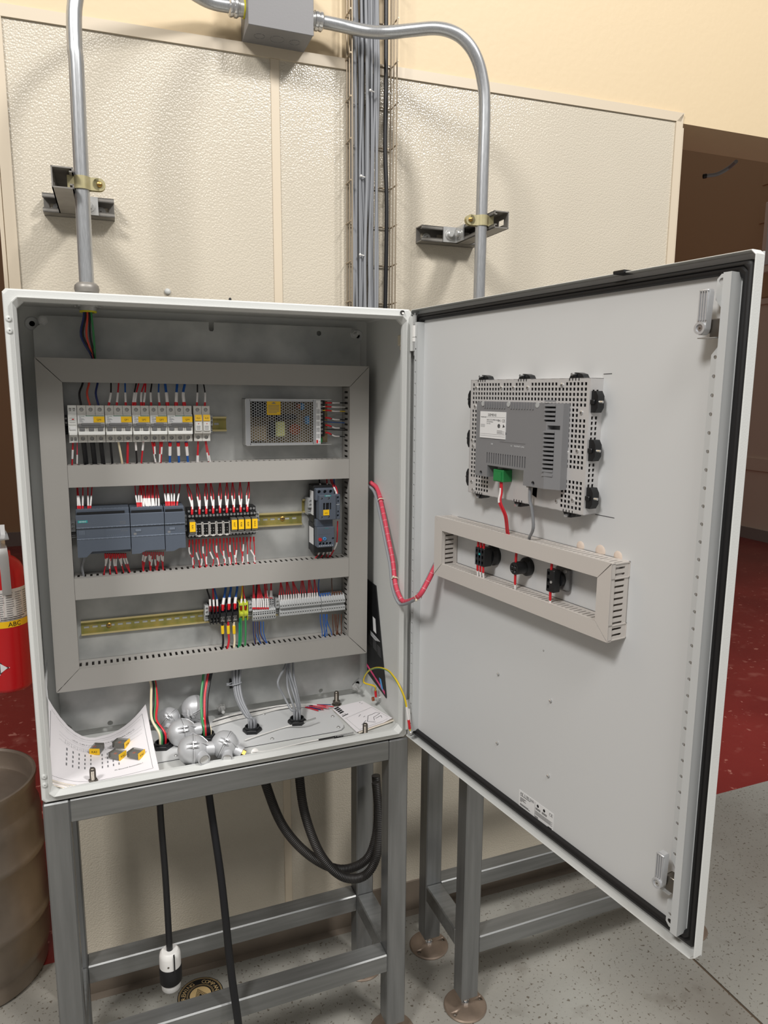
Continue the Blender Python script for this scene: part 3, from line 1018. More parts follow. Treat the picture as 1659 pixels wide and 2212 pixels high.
# flat-top honeycomb: columns spaced 1.5R, rows sqrt3 R
RR = .00375; cw = 1.5*RR; rh = math.sqrt(3)*RR
cols = int((hx1-hx0-2*RR)/cw)+1
rows = int((hz1-hz0-rh)/rh)+1
ox = hx0+(hx1-hx0-(cols-1)*cw)/2
oz = hz0+(hz1-hz0-(rows-.5)*rh)/2+rh*.25
for i in range(cols):
    for j in range(rows):
        cx, cz = ox+i*cw, oz+j*rh+(rh/2 if i % 2 else 0)-rh*.25
        vs = []
        for rad in (RR*1.001, RR*.83):
            for k in range(6):
                a = math.radians(60*k)
                vs.append((cx+rad*math.cos(a), PS, cz+rad*math.sin(a)))
        vs += [(p[0], PS+.001, p[2]) for p in vs[6:]]
        mb.add(vs, [(k, (k+1) % 6, 6+(k+1) % 6, 6+k) for k in range(6)]+[(6+k, 6+(k+1) % 6, 12+(k+1) % 6, 12+k) for k in range(6)], mz)
lx, hx_ = ox-RR*.55, ox+(cols-1)*cw+RR*.55
lz, hz_ = oz-rh*.55, oz+(rows-1)*rh+rh*.55
for (a, b, c_, d) in ((X0, lx+.001, Z0, Z1), (hx_-.001, X1, Z0, Z1), (lx, hx_, Z0, lz), (lx, hx_, hz_, Z1)):
    mb.box(a, b, PS+.0002, PS+.0012, c_, d, mz)
part(mb, 'perforated_cover', ps)
part(MB().box(X0+.003, X1+.026, PY-.009, PY-.006, Z0+.004, Z1-.004, M_pcb), 'circuit_board', ps)
yy = PY-.009
part(MB().box(X0+.055+.02, X0+.098, PS+.004, yy, Z0+.02, Z0+.057, M_xfmr, .003), 'transformer', ps)
mb = MB()
for k in range(14):
    a = k*math.tau/14
    mb.tube([V((X0+.122+.008*math.cos(a), PS+.006, Z0+.038+.008*math.sin(a))), V((X0+.122+.0135*math.cos(a+.2), PS+.006, Z0+.038+.0135*math.sin(a+.2)))], .0024, M_cop, 6)
mb.lathe([(.008, 0), (.0135, 0), (.0135, .014), (.008, .014)], M_cop, (X0+.122, PS+.007, Z0+.038), (0, 1, 0), 14)
part(mb, 'choke_coil', ps)
mb = MB()
for x, z, w_, h_, m in ((X0+.02, Z0+.068, .048, .034, M_blk), (X0+.012, Z0+.01, .04, .036, M_pcb), (X0+.078, Z0+.062, .05, .012, M_blk), (X0+.128, Z0+.088, .01, .012, M_cop), (X0+.138, Z0+.085, .008, .017, M_bluek), (X0+.15, Z0+.05, .01, .02, M_bluek), (X0+.062, Z0+.018, .01, .04, M_blk)):
    mb.box(x, x+w_, PS+.008, yy, z, z+h_, m, .002)
part(mb, 'components', ps)
mb = MB().box(X0+.052, X0+.085, PS-.0006, PS, Z1-.038, Z1-.006, M_yel2)
for k in range(6):
    mb.box(X0+.055, X0+.082-(.006 if k == 5 else 0), PS-.0009, PS-.0006, Z1-.016-k*.0035, Z1-.0148-k*.0035, M_txtg)
mb.prism([(X0+.0625, Z1-.0115), (X0+.0745, Z1-.0115), (X0+.0685, Z1-.0075)], PS-.0009, PS-.0006, M_txtg)
part(mb, 'warning_sticker', ps)
mb = MB().box(X1-.012, X1-.0005, PS-.0006, PS, Z0+.003, Z1-.003, M_lab)
mb.box(X1-.0115, X1-.007, PS-.0009, PS-.0006, Z0+.004, Z0+.012, M_redk)
mb.ftext('CE', X1-.0035, PS-.0009, Z0+.007, .0048, M_txt, rot=math.pi/2)
for k in range(16):
    mb.box(X1-.0105+(k % 3)*.003, X1-.0092+(k % 3)*.003, PS-.0009, PS-.0006, Z0+.016+(k//3)*.015, Z0+.027+(k//3)*.015, M_txtg)
part(mb, 'rating_label', ps)
mb = MB().box(X1+.001, X1+.012, PS+.008, PY-.006, Z0+.02, Z1-.003, M_blk)
for k in range(10):
    zz = Z1-.004-k*.0092
    mb.box(X1+.001, X1+.012, PS+.002, PS+.008, zz-.0006, zz+.0006, M_blk)
part(mb, 'terminal_strip', ps)
for k in range(9):
    mb = MB()
    cross_screw(mb, X1+.0045, PS+.008, Z1-.0086-k*.0092, .0034)
    part(mb, 'terminal_screw', ps)
part(MB().box(X1+.002, X1+.008, PS+.012, PY-.006, Z0+.004, Z0+.018, M_gconn, .001), 'trimmer', ps)
for k, c_ in ((0, 'black'), (1, 'white'), (2, 'yellow'), (4, 'black'), (6, 'black'), (8, 'black')):
    z = Z1-.0086-k*.0092
    P = [V((X1+.006, PS+.004, z)), V((X1+.02, PS+.003, z)), V((.692, PS+.004, z-.001*k)), V((.708, PS+.012, z-.0012*k)), V((.726, PS+.016, z-.0014*k))]
    wire(FP, P, .0012, c_, '%s power supply wire %s' % (c_, {'black': 'with red ferrule entering the vertical duct', 'white': 'with red ferrule entering the vertical duct', 'yellow': 'with white marker and red ferrule'}[c_]),
         'power supply output wires', [(.36, .72)], [(.1, .33)])
for k, c_ in ((5, 'blue'), (7, 'black')):
    z = Z1-.0086-k*.0092
    wire(FP, [V((X1+.006, PS+.012, z)), V((.69, PS+.018, z-.002)), V((.726, PS+.02, z-.004))], .0011, c_, 'thin bare %s wire between power supply terminals and duct' % c_, 'thin power supply wires')

# ================================================================== controller and modules
QY = .186
def controller(name, label, x0, x1, zt_, zb, big):
    t = thing(name, label, 'controller', FP, ((x0+x1)/2, PY, zb), None if big else 'input output modules')
    h = zt_-zb
    z1, z2 = zb+h*.385, zb+h*.625
    mb = MB().box(x0+.0005, x1-.0005, QY+.012, PY-.004, zb+.004, zt_, M_plc, .001)
    part(mb, 'body', t)
    part(MB().prism([(QY, z2+.0005), (QY+.012, z2+.0005), (QY+.012, zt_-.0125), (QY+.002, zt_-.011), (QY, zt_-.0125)], x0+.0003, x1-.0003, M_plc, 0), 'upper_flap', t)
    mbl = MB()
    a = zb+(.012 if big else .006)
    mbl.prism([(x0+.0003, zb), (x0+.018, zb), (x0+.03, a), (x1-.0003, a), (x1-.0003, z1-.0005), (x0+.0003, z1-.0005)], QY, QY+.02, M_plc)
    part(mbl, 'lower_flap', t)
    part(MB().box(x0+.0003, x1-.0003, QY+.0022, QY+.014, z1, z2, M_plc), 'middle_panel', t)
    mb = MB()
    for zz in (z1, z2):
        mb.box(x0+.0003, x1-.0003, QY-.0008, QY+.004, zz-.0014, zz+.0014, M_plcl, .0005)
        n = int((x1-x0)/.0035)
        for k in range(n):
            if (k*7) % 11 < 7:
                mb.box(x0+.002+k*.0035, x0+.0042+k*.0035, QY-.001, QY-.0008, zz-.0006, zz+.0006, M_plc)
    part(mb, 'ridge', t)
    # terminals on top
    tx0, tx1 = (x0+.003, x1-.004) if not big else (x0+.003, x1-.01)
    part(MB().box(tx0, tx1, QY+.006, QY+.03, zt_-.016, zt_-.006, M_blk), 'terminal_strip', t)
    mb = MB()
    n = int((tx1-tx0)/.0075)
    for k in range(n):
        mb.box(tx0+k*.0075+.001, tx0+k*.0075+.006, QY+.013, QY+.02, zt_-.007, zt_+.001, M_plc)
    part(mb, 'vent_row', t)
    y = QY+.002
    mb = MB()
    if big:
        for k in range(9):
            mb.box(x0+.062+k*.004, x0+.0635+k*.004, y, y+.0002, z2-.008, z2-.0068, M_plcl)
            mb.box(x0+.062+k*.004, x0+.0635+k*.004, y, y+.0002, z1+.004, z1+.0052, M_plcl)
        for k in range(4):
            mb.box(x0+.006+k*.003, x0+.0072+k*.003, y, y+.0002, z1+.010, z1+.019, M_plcl)
        mb.ftext('SIMATIC', x1-.015, QY-.0002, zt_-.029, .0036, M_txtg)
        mb.ftext('S7-1200', x1-.015, QY-.0002, zt_-.033, .0036, M_txtg)
        mb.ftext('CPU 1214C', x1-.012, y, z1+.014, .003, M_txtg)
        for xx in (x0+.018, x0+.058):
            mb.box(xx, xx+.0003, y, y+.0004, z1, z2, M_plc)
    else:
        mb.box(x0+.01, x0+.022, y-.001, y, z2-.014, z2-.0085, M_plcl)
        mb.box(x0+.006, x0+.012, y, y+.0002, z1+.003, z1+.008, M_txtg)
        mb.ftext('SM 1223', x1-.010, y, z2-.011, .0028, M_txtg)
        for k in range(3):
            mb.box(x0+.007+k*.006, x0+.0074+k*.006, y, y+.0002, z2-.0075, z2-.004, M_plcl)
    part(mb, 'printing', t)
    if big:
        mb = MB().box(x0+.004, x0+.0235, QY-.0004, QY, zt_-.028, zt_-.0225, M_teal)
        mb.ftext('SIEMENS', x0+.0137, QY-.0007, zt_-.0253, .0040, M_txtw)
        part(mb, 'badge', t)
controller('programmable_controller', 'wide slate grey programmable controller with teal badge', .0905, .2012, .562, .457, True)
controller('controller_module', 'slate grey input output module next to the wide controller', .2022, .2745, .561, .4575, False)
controller('controller_module', 'narrow slate grey input output module next to the relays', .2755, .3205, .560, .4585, False)
clamp(.0835, .51, 'grey end clamp before the controller', .009, M_tb)
clamp(.3255, .512, 'grey end clamp between controller and relays', .007, M_tb)

# ================================================================== relays
RY = .207
def relay_socket(x, k):
    t = thing('relay_socket', 'black relay socket %s' % ({2: 'with empty silver clip right beside relay KA1', 3: 'with empty silver clip, second after relay KA1', 4: 'with empty silver clip, middle of the five empty ones', 5: 'with empty silver clip, second before relay KA7', 6: 'with empty silver clip right beside relay KA7'}.get(k) or 'holding relay KA%d' % k), 'relay socket', FP, (x, PY, .478), 'relay sockets on the middle rail')
    w = .0157
    pf = [(PY-.004, .478), (RY+.02, .478), (RY+.016, .489), (RY+.016, .4935), (RY+.013, .494), (RY+.013, .527), (RY+.006, .528), (RY+.006, .5365), (RY+.014, .5375), (RY+.014, .548), (PY-.004, .548)]
    part(MB().prism(pf, x+.0002, x+w, M_blk, 0), 'body', t)
    for xx in (x+.004, x+.0115):
        for zz, yy in ((.543, RY+.014), (.5325, RY+.006), (.4835, RY+.017)):
            mb = MB()
            mb.cyl((xx, yy, zz), (xx, yy-.0012, zz), .0027, M_chrome, 10)
            mb.box(xx-.0018, xx+.0018, yy-.0015, yy-.0012, zz-.0003, zz+.0003, M_dsteel)  # thin dark bar painted in as slot shade
            part(mb, 'terminal_screw', t, key='rts%.4f%.4f' % (xx-x, zz))
    if 2 <= k <= 6:
        mb = MB()
        yb = RY-.001
        mz_ = mat('clip_silver', (214, 211, 206), .35, metal=.25)
        for xx in (x+.0008, x+.0143):
            mb.box(xx, xx+.0014, yb, yb+.012, .4855, .517, mz_)
        mb.box(x+.0008, x+.0155, yb, yb+.0012, .5133, .515, mz_)
        mb.box(x+.0008, x+.0155, yb, yb+.004, .4853, .487, mz_)
        mb.box(x+.005, x+.0113, yb-.001, yb+.003, .4836, .4858, mz_, .0005)
        part(mb, 'retaining_clip', t)
        mb = MB()
        for xx in (x+.0045, x+.011):
            for zz in (.494, .5):
                mb.cyl((xx, RY+.0128, zz), (xx, RY+.0122, zz), .0014, M_zinc, 8)
        part(mb, 'contacts', t)
    else:
        mb = MB()
        for xx in (x+.0006, x+.0145):
            mb.box(xx, xx+.0008, RY-.012, RY+.012, .491, .4925, M_zinc)
        mb.box(x+.0006, x+.0153, RY-.0125, RY-.0115, .4905, .4917, M_zinc)
        part(mb, 'retaining_clip', t)
        r = thing('plug_in_relay', 'smoky plug-in relay with yellow marker KA%d' % k, 'relay', FP, (x+w/2, RY+.013, .493), 'relays plugged into the middle rail sockets')
        part(MB().box(x+.0012, x+.0146, RY-.011, RY+.0129, .4925, .5255, M_clear, .001), 'case', r)
        part(MB().box(x+.0022, x+.0136, RY-.007, RY+.0125, .495, .522, M_blk), 'coil_block', r)
        mb = MB().box(x+.0018, x+.0146, RY-.0126, RY-.0111, .4985, .5215, M_yel)
        s_ = 'KA%d' % k
        mb.ftext(s_, x+.0082, RY-.0129, .510, .0058, M_txt, rot=-math.pi/2)
        part(mb, 'marker', r)
for k in range(10):
    relay_socket(.3295+k*.0161, k+1)
clamp(.4955, .512, 'grey end clamp after the relay sockets', .0085, M_tb)

# ================================================================== contactor and overload relay
ct = thing('contactor', 'slate grey motor contactor with yellow marker on short rail', 'contactor', FP, (.655, PY, .505))
KY = .178
part(MB().box(.632, .681, KY+.03, PY-.008, .5, .594, M_blk, .002), 'base', ct)
cu = MB()
for k in range(3):
    cu.cyl((.6415+k*.0148, KY+.01, .5805), (.6415+k*.0148, KY+.024, .5805), .0042, M_plc, 14)
part(MB().box(.6335, .6805, KY+.014, KY+.05, .558, .5885, M_plc, .002), 'terminal_block', ct, cuts=cu)
cu = MB()
for xx, zz in ((.6435, .5655), (.6615, .5655), (.6435, .5195), (.6615, .5195)):
    cu.cyl((xx, KY-.003, zz), (xx, KY+.006, zz), .0028, M_plc, 12)
for xa, xb in ((.6475, .6525), (.6545, .6625), (.6645, .668)):
    cu.box(xa, xb, KY-.003, KY+.008, .538, .5545, M_plc)
cu2 = MB()
for zz in (.5665, .5215):
    cu2.cyl((.6865, KY, zz), (.6865, KY+.01, zz), .0028, M_plc, 12)
    cu2.box(.6855, .689, KY, KY+.008, zz-.012 if zz > .54 else zz+.007, zz-.007 if zz > .54 else zz+.012, M_plc)
part(MB().box(.638, .681, KY, KY+.03, .512, .574, M_plc, .0015), 'front_housing', ct, cuts=cu)
part(MB().box(.6785, .6925, KY+.004, KY+.04, .512, .574, M_plc, .001), 'auxiliary_block', ct, cuts=cu2)
mb = MB()
for xx, zz in ((.6435, .5655), (.6615, .5655), (.6435, .5195), (.6615, .5195)):
    mb.cyl((xx, KY+.007, zz), (xx, KY+.004, zz), .002, M_zinc, 8)
part(mb, 'port_screws', ct)
mb = MB()
for xa, xb in ((.6475, .6525), (.6545, .6625), (.6645, .668)):
    mb.box(xa+.0005, xb-.0005, KY+.004, KY+.009, .5385, .554, M_blk)
part(mb, 'indicator_slides', ct)
mb = MB().box(.6475, .6625, KY-.0012, KY, .524, .5375, M_yel)
mb.ftext('KM1', .655, KY-.0014, .5295, .0045, M_txt)
part(mb, 'marker', ct)
mb = MB()
mb.box(.6515, .6675, KY-.0003, KY, .5705, .5735, M_teal)
mb.ftext('SIEMENS', .6595, KY-.0005, .572, .003, M_txtw)
mb.ftext('SIRIUS', .6855, KY+.0036, .549, .0034, M_txtw)
for k in range(3):
    mb.box(.681, .69, KY+.0036, KY+.0039, .5435-k*.002, .5443-k*.002, M_plcl)
for k, tx in enumerate(('1L1', '3L2', '5L3')):
    mb.ftext(tx, .6405+k*.0148, KY+.0137, .5862, .0026, M_plcl)
part(mb, 'printing', ct)
part(MB().box(.6315, .632, KY+.032, KY+.062, .52, .58, M_lab), 'side_label', ct)
clamp(.6275, .5395, 'grey end clamp against the contactor', .0095, M_tb, y=.222)
ov = thing('overload_relay', 'slate grey overload relay with red and blue buttons under contactor', 'overload relay', FP, (.655, PY, .42))
part(MB().box(.632, .681, KY+.03, PY-.004, .424, .5, M_blk, .002), 'base', ov)
part(MB().box(.6335, .677, KY+.016, KY+.04, .493, .5115, M_plc, .001), 'neck', ov)
cu = MB()
for k in range(4):
    cu.cyl((.641+k*.0087, KY, .4525), (.641+k*.0087, KY+.013, .4525), .0032, M_plc, 12)
cu.cyl((.674, KY, .464), (.674, KY+.009, .464), .003, M_plc, 12)
part(MB().box(.634, .6785, KY+.005, KY+.035, .4425, .4935, M_plc, .0015), 'front_housing', ov, cuts=cu)
part(MB().box(.6315, .632, KY+.032, KY+.07, .445, .487, M_lab), 'side_label', ov)
mb = MB().cyl((.6405, KY+.006, .4635), (.6405, KY+.001, .4635), .0042, M_redk, 14)
part(mb, 'stop_button', ov)
mb = MB().cyl((.652, KY+.006, .465), (.652, KY+.002, .465), .0042, M_bluek, 14)
mb.box(.650, .654, KY+.0016, KY+.002, .4644, .4656, M_txt)
mb.box(.6514, .6526, KY+.0016, KY+.002, .463, .467, M_txt)
part(mb, 'reset_button', ov)
mb = MB()
mb.ftext('SIEMENS', .658, KY+.0047, .4905, .0028, M_teal)
for k in range(7):
    mb.box(.638+k*.0055, .6412+k*.0055, KY+.0047, KY+.005, .4465, .4475, M_txtw)
mb.box(.638, .665, KY+.0047, KY+.005, .4755, .476, M_plc)
part(mb, 'printing', ov)

# ================================================================== terminal blocks
clamp(.369, .287, 'grey end clamp before the black terminal blocks', .0088, M_tbl)
TZ = .2868
def black_terminal(x, w, big, k):
    h = .05 if big else .044
    zc = TZ+(.0 if big else -.001)
    t = thing('terminal_block', 'large black barrier terminal block with ring lugs' if big else 'small black barrier terminal block with red ferrule', 'terminal block', FP, (x+w/2, PY, zc-h/2), 'large black terminal blocks' if big else 'small black terminal blocks')
    part(MB().prism([(PY-.004, zc-h/2), (.228, zc-h/2), (.228, zc-.007), (.216, zc-.006), (.216, zc+.003), (.228, zc+.004), (.228, zc+h/2), (PY-.004, zc+h/2)], x+.0003, x+w-.0003, M_blk, 0), 'body', t)
    mb = MB()
    for xx in (x, x+w-.0012):
        mb.box(xx, xx+.0012, .216, PY-.01, zc-h/2, zc+h/2, M_blk)
    part(mb, 'barrier', t)
    mb = MB()
    for s in (-1, 1):
        zz = zc+s*h*.32
        if big:
            mb.box(x+.0022, x+w-.0022, .2268, .228, zz-.0065, zz+.0065, M_zinc)
            cross_screw(mb, x+w/2, .2268, zz, .0045, m=M_chrome)
        else:
            cross_screw(mb, x+w/2, .228, zz-.001, .0026, m=M_zinc)
            mb.box(x+.002, x+w-.002, .2275, .2285, zz-.002, zz+.006, M_zinc if s > 0 else M_blk)
    part(mb, 'screw', t)
for k in range(3):
    black_terminal(.3745+k*.0077, .0076, False, k)
for k in range(3):
    black_terminal(.3985+k*.0151, .015, True, k)
for k in range(2):
    x = .4445+k*.0118
    t = thing('earth_terminal', 'yellow green earth terminal block with red ferrule', 'terminal block', FP, (x+.005, PY, .264), 'yellow green earth terminals')
    part(MB().prism([(PY-.004, .264), (.236, .264), (.222, .2755), (.220, .281), (.220, .285), (.232, .288), (.232, .301), (.222, .303), (.222, .308), (PY-.004, .309)], x+.002, x+.0095, M_yg, 0), 'body', t, cuts=MB().box(x+.003, x+.0088, .21, .234, .2665, .2745, M_yg))
    mb = MB()
    for xx in (x, x+.0095):
        mb.prism([(PY-.006, .262), (.226, .262), (.2195, .281), (.222, .31), (PY-.006, .311)], xx, xx+.0015, M_yg, 0)
    part(mb, 'flange', t)
    mb = MB()
    mb.cyl((x+.0058, .236, .2705), (x+.0058, .231, .2705), .0022, M_zinc, 10)
    mb.cyl((x+.0058, .231, .2935), (x+.0058, .2302, .2935), .0022, M_zinc, 10)
    part(mb, 'screw', t)
clamp(.4735, .2885, 'grey end clamp after the earth terminals', .0085, M_tb, y=.222)
for k in range(10):
    x = .4785+k*.00575
    t = thing('double_terminal', '%s grey double-level terminal block counted from the earth terminals' % ORDW[k], 'terminal block', FP, (x+.0028, PY, .2595), 'double-level terminal blocks')
    mb = MB().prism([(PY-.004, .2595), (.222, .2595), (.219, .264), (.219, .2855), (.2215, .288), (.237, .2885), (.237, .3105), (.241, .3135), (PY-.004, .3135)], x+.0002, x+.0056, M_tbl, 0)
    cu = MB()
    bd, mb = mb, MB()
    for zz in (.2665, .2765):
        cu.box(x+.0012, x+.0046, .215, .225, zz-.0022, zz+.0022, M_tbl)
    cu.box(x+.0012, x+.0046, .215, .225, .2803, .2829, M_tbl)
    mb.box(x+.0008, x+.005, .2183, .2191, .2702, .2728, M_chrome)
    for zz in (.2945, .300, .3055):
        cu.box(x+.0012, x+.0046, .232, .243, zz-.0016, zz+.0016, M_tbl)
    part(bd, 'body', t, key='dbl', cuts=cu)
    part(mb, 'contact_bar', t, key='dblo')
clamp(.5415, .289, 'grey end clamp between double and single terminals', .0078, M_tb, y=.222)
for k in range(27):
    x = .5465+k*.00635+(.0011 if k >= 17 else 0)
    t = thing('spring_terminal', '%s grey spring terminal block of the long row, counted from the double terminals' % ORDW[k], 'terminal block', FP, (x+.003, PY, .2625), 'spring terminal blocks in the long row')
    key = 'spt'
    cu = MB()
    for zz in (.2725, .2915):
        cu.box(x+.0017, x+.0045, .215, .225, zz-.0016, zz+.0016, M_tbl)
    part(MB().prism([(PY-.004, .2625), (.226, .2625), (.2185, .266), (.2185, .2765), (.226, .278), (.226, .2845), (.2185, .286), (.2185, .2955), (.2225, .2985), (.226, .303), (.23, .3065), (PY-.004, .3065)], x+.0002, x+.0062, M_tbl, 0), 'body', t, key=key, cuts=cu)
mb = MB().box(.5462, .719, .2285, .2302, .3032, .3066, M_tb, .0004)
solo(mb, 'marker_strip', 'grey marker strip along the long terminal row', 'marker strip', FP)
# ================================================================== wires on the plate
def pw(reg, pts):
    return [pr(FP, reg, X, Y, y) for X, Y, y in pts]
S1, F1 = [(.42, .8)], [(.78, .97)]
# --- above the breakers
def top1(c, x0, x1, x2, r, s, dest, ferr=True):
    P = pw('1', [(x0, 690, .236), (x0, 745, .234), (x1, 830, .226), (x2, 932, .2185)])
    P.append(P[-1]+V((0, .002, -.006)))
    wire(FP, P, r, c, '%s wire from the top duct into %s' % (c.replace('orange', 'orange-red'), dest), 'wires above the breakers',
         [(.5, .83)] if s else [], [(.81, .97)] if s and ferr else [])
for a in (('black', 468, 440, 455, .0023, 0, 'breaker QF0'), ('orange', 522, 505, 530, .0023, 0, 'breaker QF0'), ('navy', 595, 580, 603, .0023, 0, 'breaker QF0'),
          ('black', 710, 708, 690, .0017, 1, 'breaker QF1'), ('red', 775, 768, 758, .0017, 1, 'breaker QF1'), ('blue', 830, 832, 836, .0017, 1, 'breaker QF1'),
          ('black', 925, 908, 896, .0017, 1, 'breaker QF2'), ('red', 946, 925, 915, .0017, 1, 'breaker QF2'), ('red', 995, 968, 968, .0017, 1, 'breaker QF2'), ('red', 1006, 1000, 988, .0017, 1, 'breaker QF2'),
          ('black', 1058, 1048, 1053, .0017, 1, 'breaker QF3'), ('blue', 1118, 1116, 1124, .0017, 1, 'breaker QF3'),
          ('blue', 1172, 1182, 1192, .0028, 1, 'breaker QF4'), ('blue', 1275, 1268, 1265, .0028, 1, 'breaker QF4'), ('blue', 1340, 1325, 1335, .0028, 1, 'breaker QF4'),
          ('black', 1447, 1447, 1442, .0015, 1, 'fuse holder FU1'), ('black', 1500, 1513, 1511, .0015, 1, 'fuse holder FU2')):
    top1(*a)
# --- below the breakers
def bot1(c, x0, x1, r, s, dest, ferr=False, bow=0):
    P = pw('1', [(x0, 1236, .2185), (x0, 1252, .2195), ((x0+x1)/2+bow, 1340, .226), (x1, 1430, .234), (x1, 1475, .238)])
    wire(FP, P, r, c, '%s%s wire from %s down into the duct' % ('thick ' if r > .004 else '', c, dest), 'wires below the breakers', s, [(.04, .17)] if ferr else [])
for a in (('red', 385, 378, .0016, [(.3, .62)], 'the auxiliary module'), ('pink', 422, 420, .0011, [(.48, .8)], 'the auxiliary module'),
          ('black', 478, 497, .0052, [], 'breaker QF0'), ('black', 553, 572, .0052, [], 'breaker QF0'), ('black', 625, 645, .0046, [], 'breaker QF0'),
          ('black', 705, 722, .0024, [], 'breaker QF1'), ('cream', 775, 806, .0024, [], 'breaker QF1'), ('red', 853, 850, .0026, [], 'breaker QF1'),
          ('black', 920, 932, .0018, [(.03, .32)], 'breaker QF2'), ('red', 985, 968, .0018, [(.03, .32)], 'breaker QF2'),
          ('red', 1062, 1092, .0014, [(.45, .75)], 'breaker QF3', True), ('black', 1080, 1090, .0014, [(.18, .45)], 'breaker QF3', True),
          ('red', 1130, 1125, .0014, [(.45, .75)], 'breaker QF3', True), ('red', 1145, 1135, .0014, [(.2, .45)], 'breaker QF3', True),
          ('blue', 1213, 1212, .0026, [(.17, .5)], 'breaker QF4', True), ('blue', 1283, 1291, .0026, [(.17, .5)], 'breaker QF4', True), ('blue', 1352, 1368, .0026, [(.17, .5)], 'breaker QF4', True),
          ('red', 1450, 1443, .0012, [(.5, .8)], 'fuse holder FU1'), ('red', 1456, 1452, .0012, [(.5, .8)], 'fuse holder FU1'),
          ('red', 1515, 1545, .0012, [(.4, .7)], 'fuse holder FU2'), ('red', 1525, 1560, .0012, [(.5, .8)], 'fuse holder FU2')):
    bot1(*a)
# --- above the controller
def top2(c, reg, x0, x1, y1, dest, grp, o='', ferr=True, r=.0013, yy=.2, ytop=100, sl=(.5, .84), bow=0, fe=(.82, .98)):
    P = pw(reg, [(x0, ytop-40, .238), (x0, ytop+20, .234), ((x0+x1)/2+bow, (ytop+y1)/2, .222), (x1, y1-30, yy+.004), (x1, y1, yy)])
    wire(FP, P, r, c, '%s%s wire with white marker from the duct into %s' % (o, c, dest), grp, [sl] if sl else [], [fe] if ferr else [])
for k, (x0, x1) in enumerate(((420, 428), (424, 447), (470, 468), (512, 515), (548, 533))):
    top2('red', '3', x0, x1, 338, 'the wide controller', 'wires above the wide controller', ORDW[k]+' ', yy=.204)
bx_ = [935, 950, 967, 985, 990, 1014, 1022, 1032, 1048, 1062, 1070, 1082, 1096, 1119]
tx_ = [915, 955, 962, 975, 992, 985, 1018, 1025, 1045, 1060, 1062, 1072, 1095, 1105]
for k, (a, b) in enumerate(zip(tx_, bx_)):
    f_ = k < 4 and k != 3
    top2('red', '3', a, b, 305 if f_ else 338, 'the middle module', 'wires above the middle module', ORDW[k]+' ', ferr=f_, yy=.204, sl=(.55, .86) if f_ else (.58, .99), bow=random.uniform(-8, 8))
for k, (x0, x1) in enumerate(((1160, 1180), (1190, 1197), (1195, 1210), (1222, 1230), (1250, 1249), (1298, 1275))):
    top2('red', '3', x0, x1, 295, 'the narrow module', 'wires above the narrow module', ORDW[k]+' ', yy=.204)
# --- below the controller
def bot2(c, reg, x0, y0, x1, y1, dest, grp, o='', r=.0013, ferr=True, sl=(.25, .5), ys=.212, bow=0, xm=None):
    P = pw(reg, [(x0, y0-12, ys), (x0, y0+10, ys+.002), ((x0+x1)/2+bow, (y0+y1)/2, .226), (x1, y1, .2295)])
    P.append(P[-1]+V((.002, .002, -.018)))
    wire(FP, P, r, c, '%s%s wire with white marker from %s down into the duct' % (o, c, dest), grp, [sl] if sl else [], [(.0, .16)] if ferr else [])
for k in range(10):
    x0 = 662+k*19
    x1 = (650, 650, 704, 704, 762, 762, 822, 822, 876, 876)[k]
    a = random.choice(((.2, .48), (.3, .58), (.16, .4)))
    bot2('red', '3', x0, 705, x1, 868, 'the wide controller', 'wires below the wide controller', ORDW[k]+' ', sl=a, bow=random.uniform(-14, 10))
for k in range(11):
    x0 = 985+k*17
    x1 = (985, 985, 990, 1045, 1045, 1050, 1100, 1100, 1105, 1155, 1158)[k]
    a = random.choice(((.1, .35), (.3, .55), (.15, .4)))
    bot2('red', '3', x0, 692, x1, 848-k*.8, 'the middle module', 'wires below the middle module', ORDW[k]+' ', sl=a, ferr=False, bow=random.uniform(-16, 10))
P = pw('3', [(478, 715, .214), (480, 740, .215), (462, 810, .222), (475, 884, .2295)])
P.append(P[-1]+V((0, .002, -.015)))
wire(FP, P, .0028, 'grey', 'single grey cable below the wide controller', 'controller cables')
# --- relay sockets, top: pairs
for ki, x0, x1, y1 in zip(range(9), (60, 145, 222, 265, 345, 405, 455, 520, 595), (100, 165, 225, 285, 345, 405, 465, 525, 583), (372, 370, 366, 362, 358, 356, 352, 350, 347)):
    for s in (-1, 1):
        P = pw('4', [(x0+s*2, 60, .238), (x0+s*4, 110, .234), ((x0+x1)/2+s*12, 190, .226), (x1+s*5, 285, .216), (x1+s*2.5, y1-20, .211), (x1+s*2, y1, .211)])
        wire(FP, P, .00125, 'red', 'one of two red wires looping into the %s relay socket counted from the controller' % ORDW[ki], 'paired wires above the relay sockets', [(.6, .86)] if s > 0 else [(.5, .78)], [(.85, .99)])
# --- relay sockets, bottom
T = [78, 105, 138, 162, 198, 224, 258, 286, 316, 345, 378, 405, 434, 462, 492, 520, 550, 580, 612, 640]
B = [110, 113, 168, 178, 222, 232, 280, 334, 340, 382, 390, 436, 438, 484, 490, 540, 545, 592, 642, 652]
for k, (a, b) in enumerate(zip(T, B)):
    y0 = 605-k*1.4
    y1 = 835-k*1.75
    P = pw('4', [(a, y0-14, .224), (a, y0+8, .2245), (a+(6 if k % 2 else -2), (y0*.6+y1*.4), .227), (b+(-8 if k % 3 else 8), y0*.25+y1*.75, .229), (b, y1, .2295)])
    P.append(P[-1]+V((.001, .002, -.018)))
    wire(FP, P, .00125, 'red', '%s red wire hanging below the relay sockets, counted from the controller' % ORDW[k], 'wires below the relay sockets', [((.2, .4), (.5, .72), (.36, .58), (.55, .75))[k % 4]], [(0, .13)])
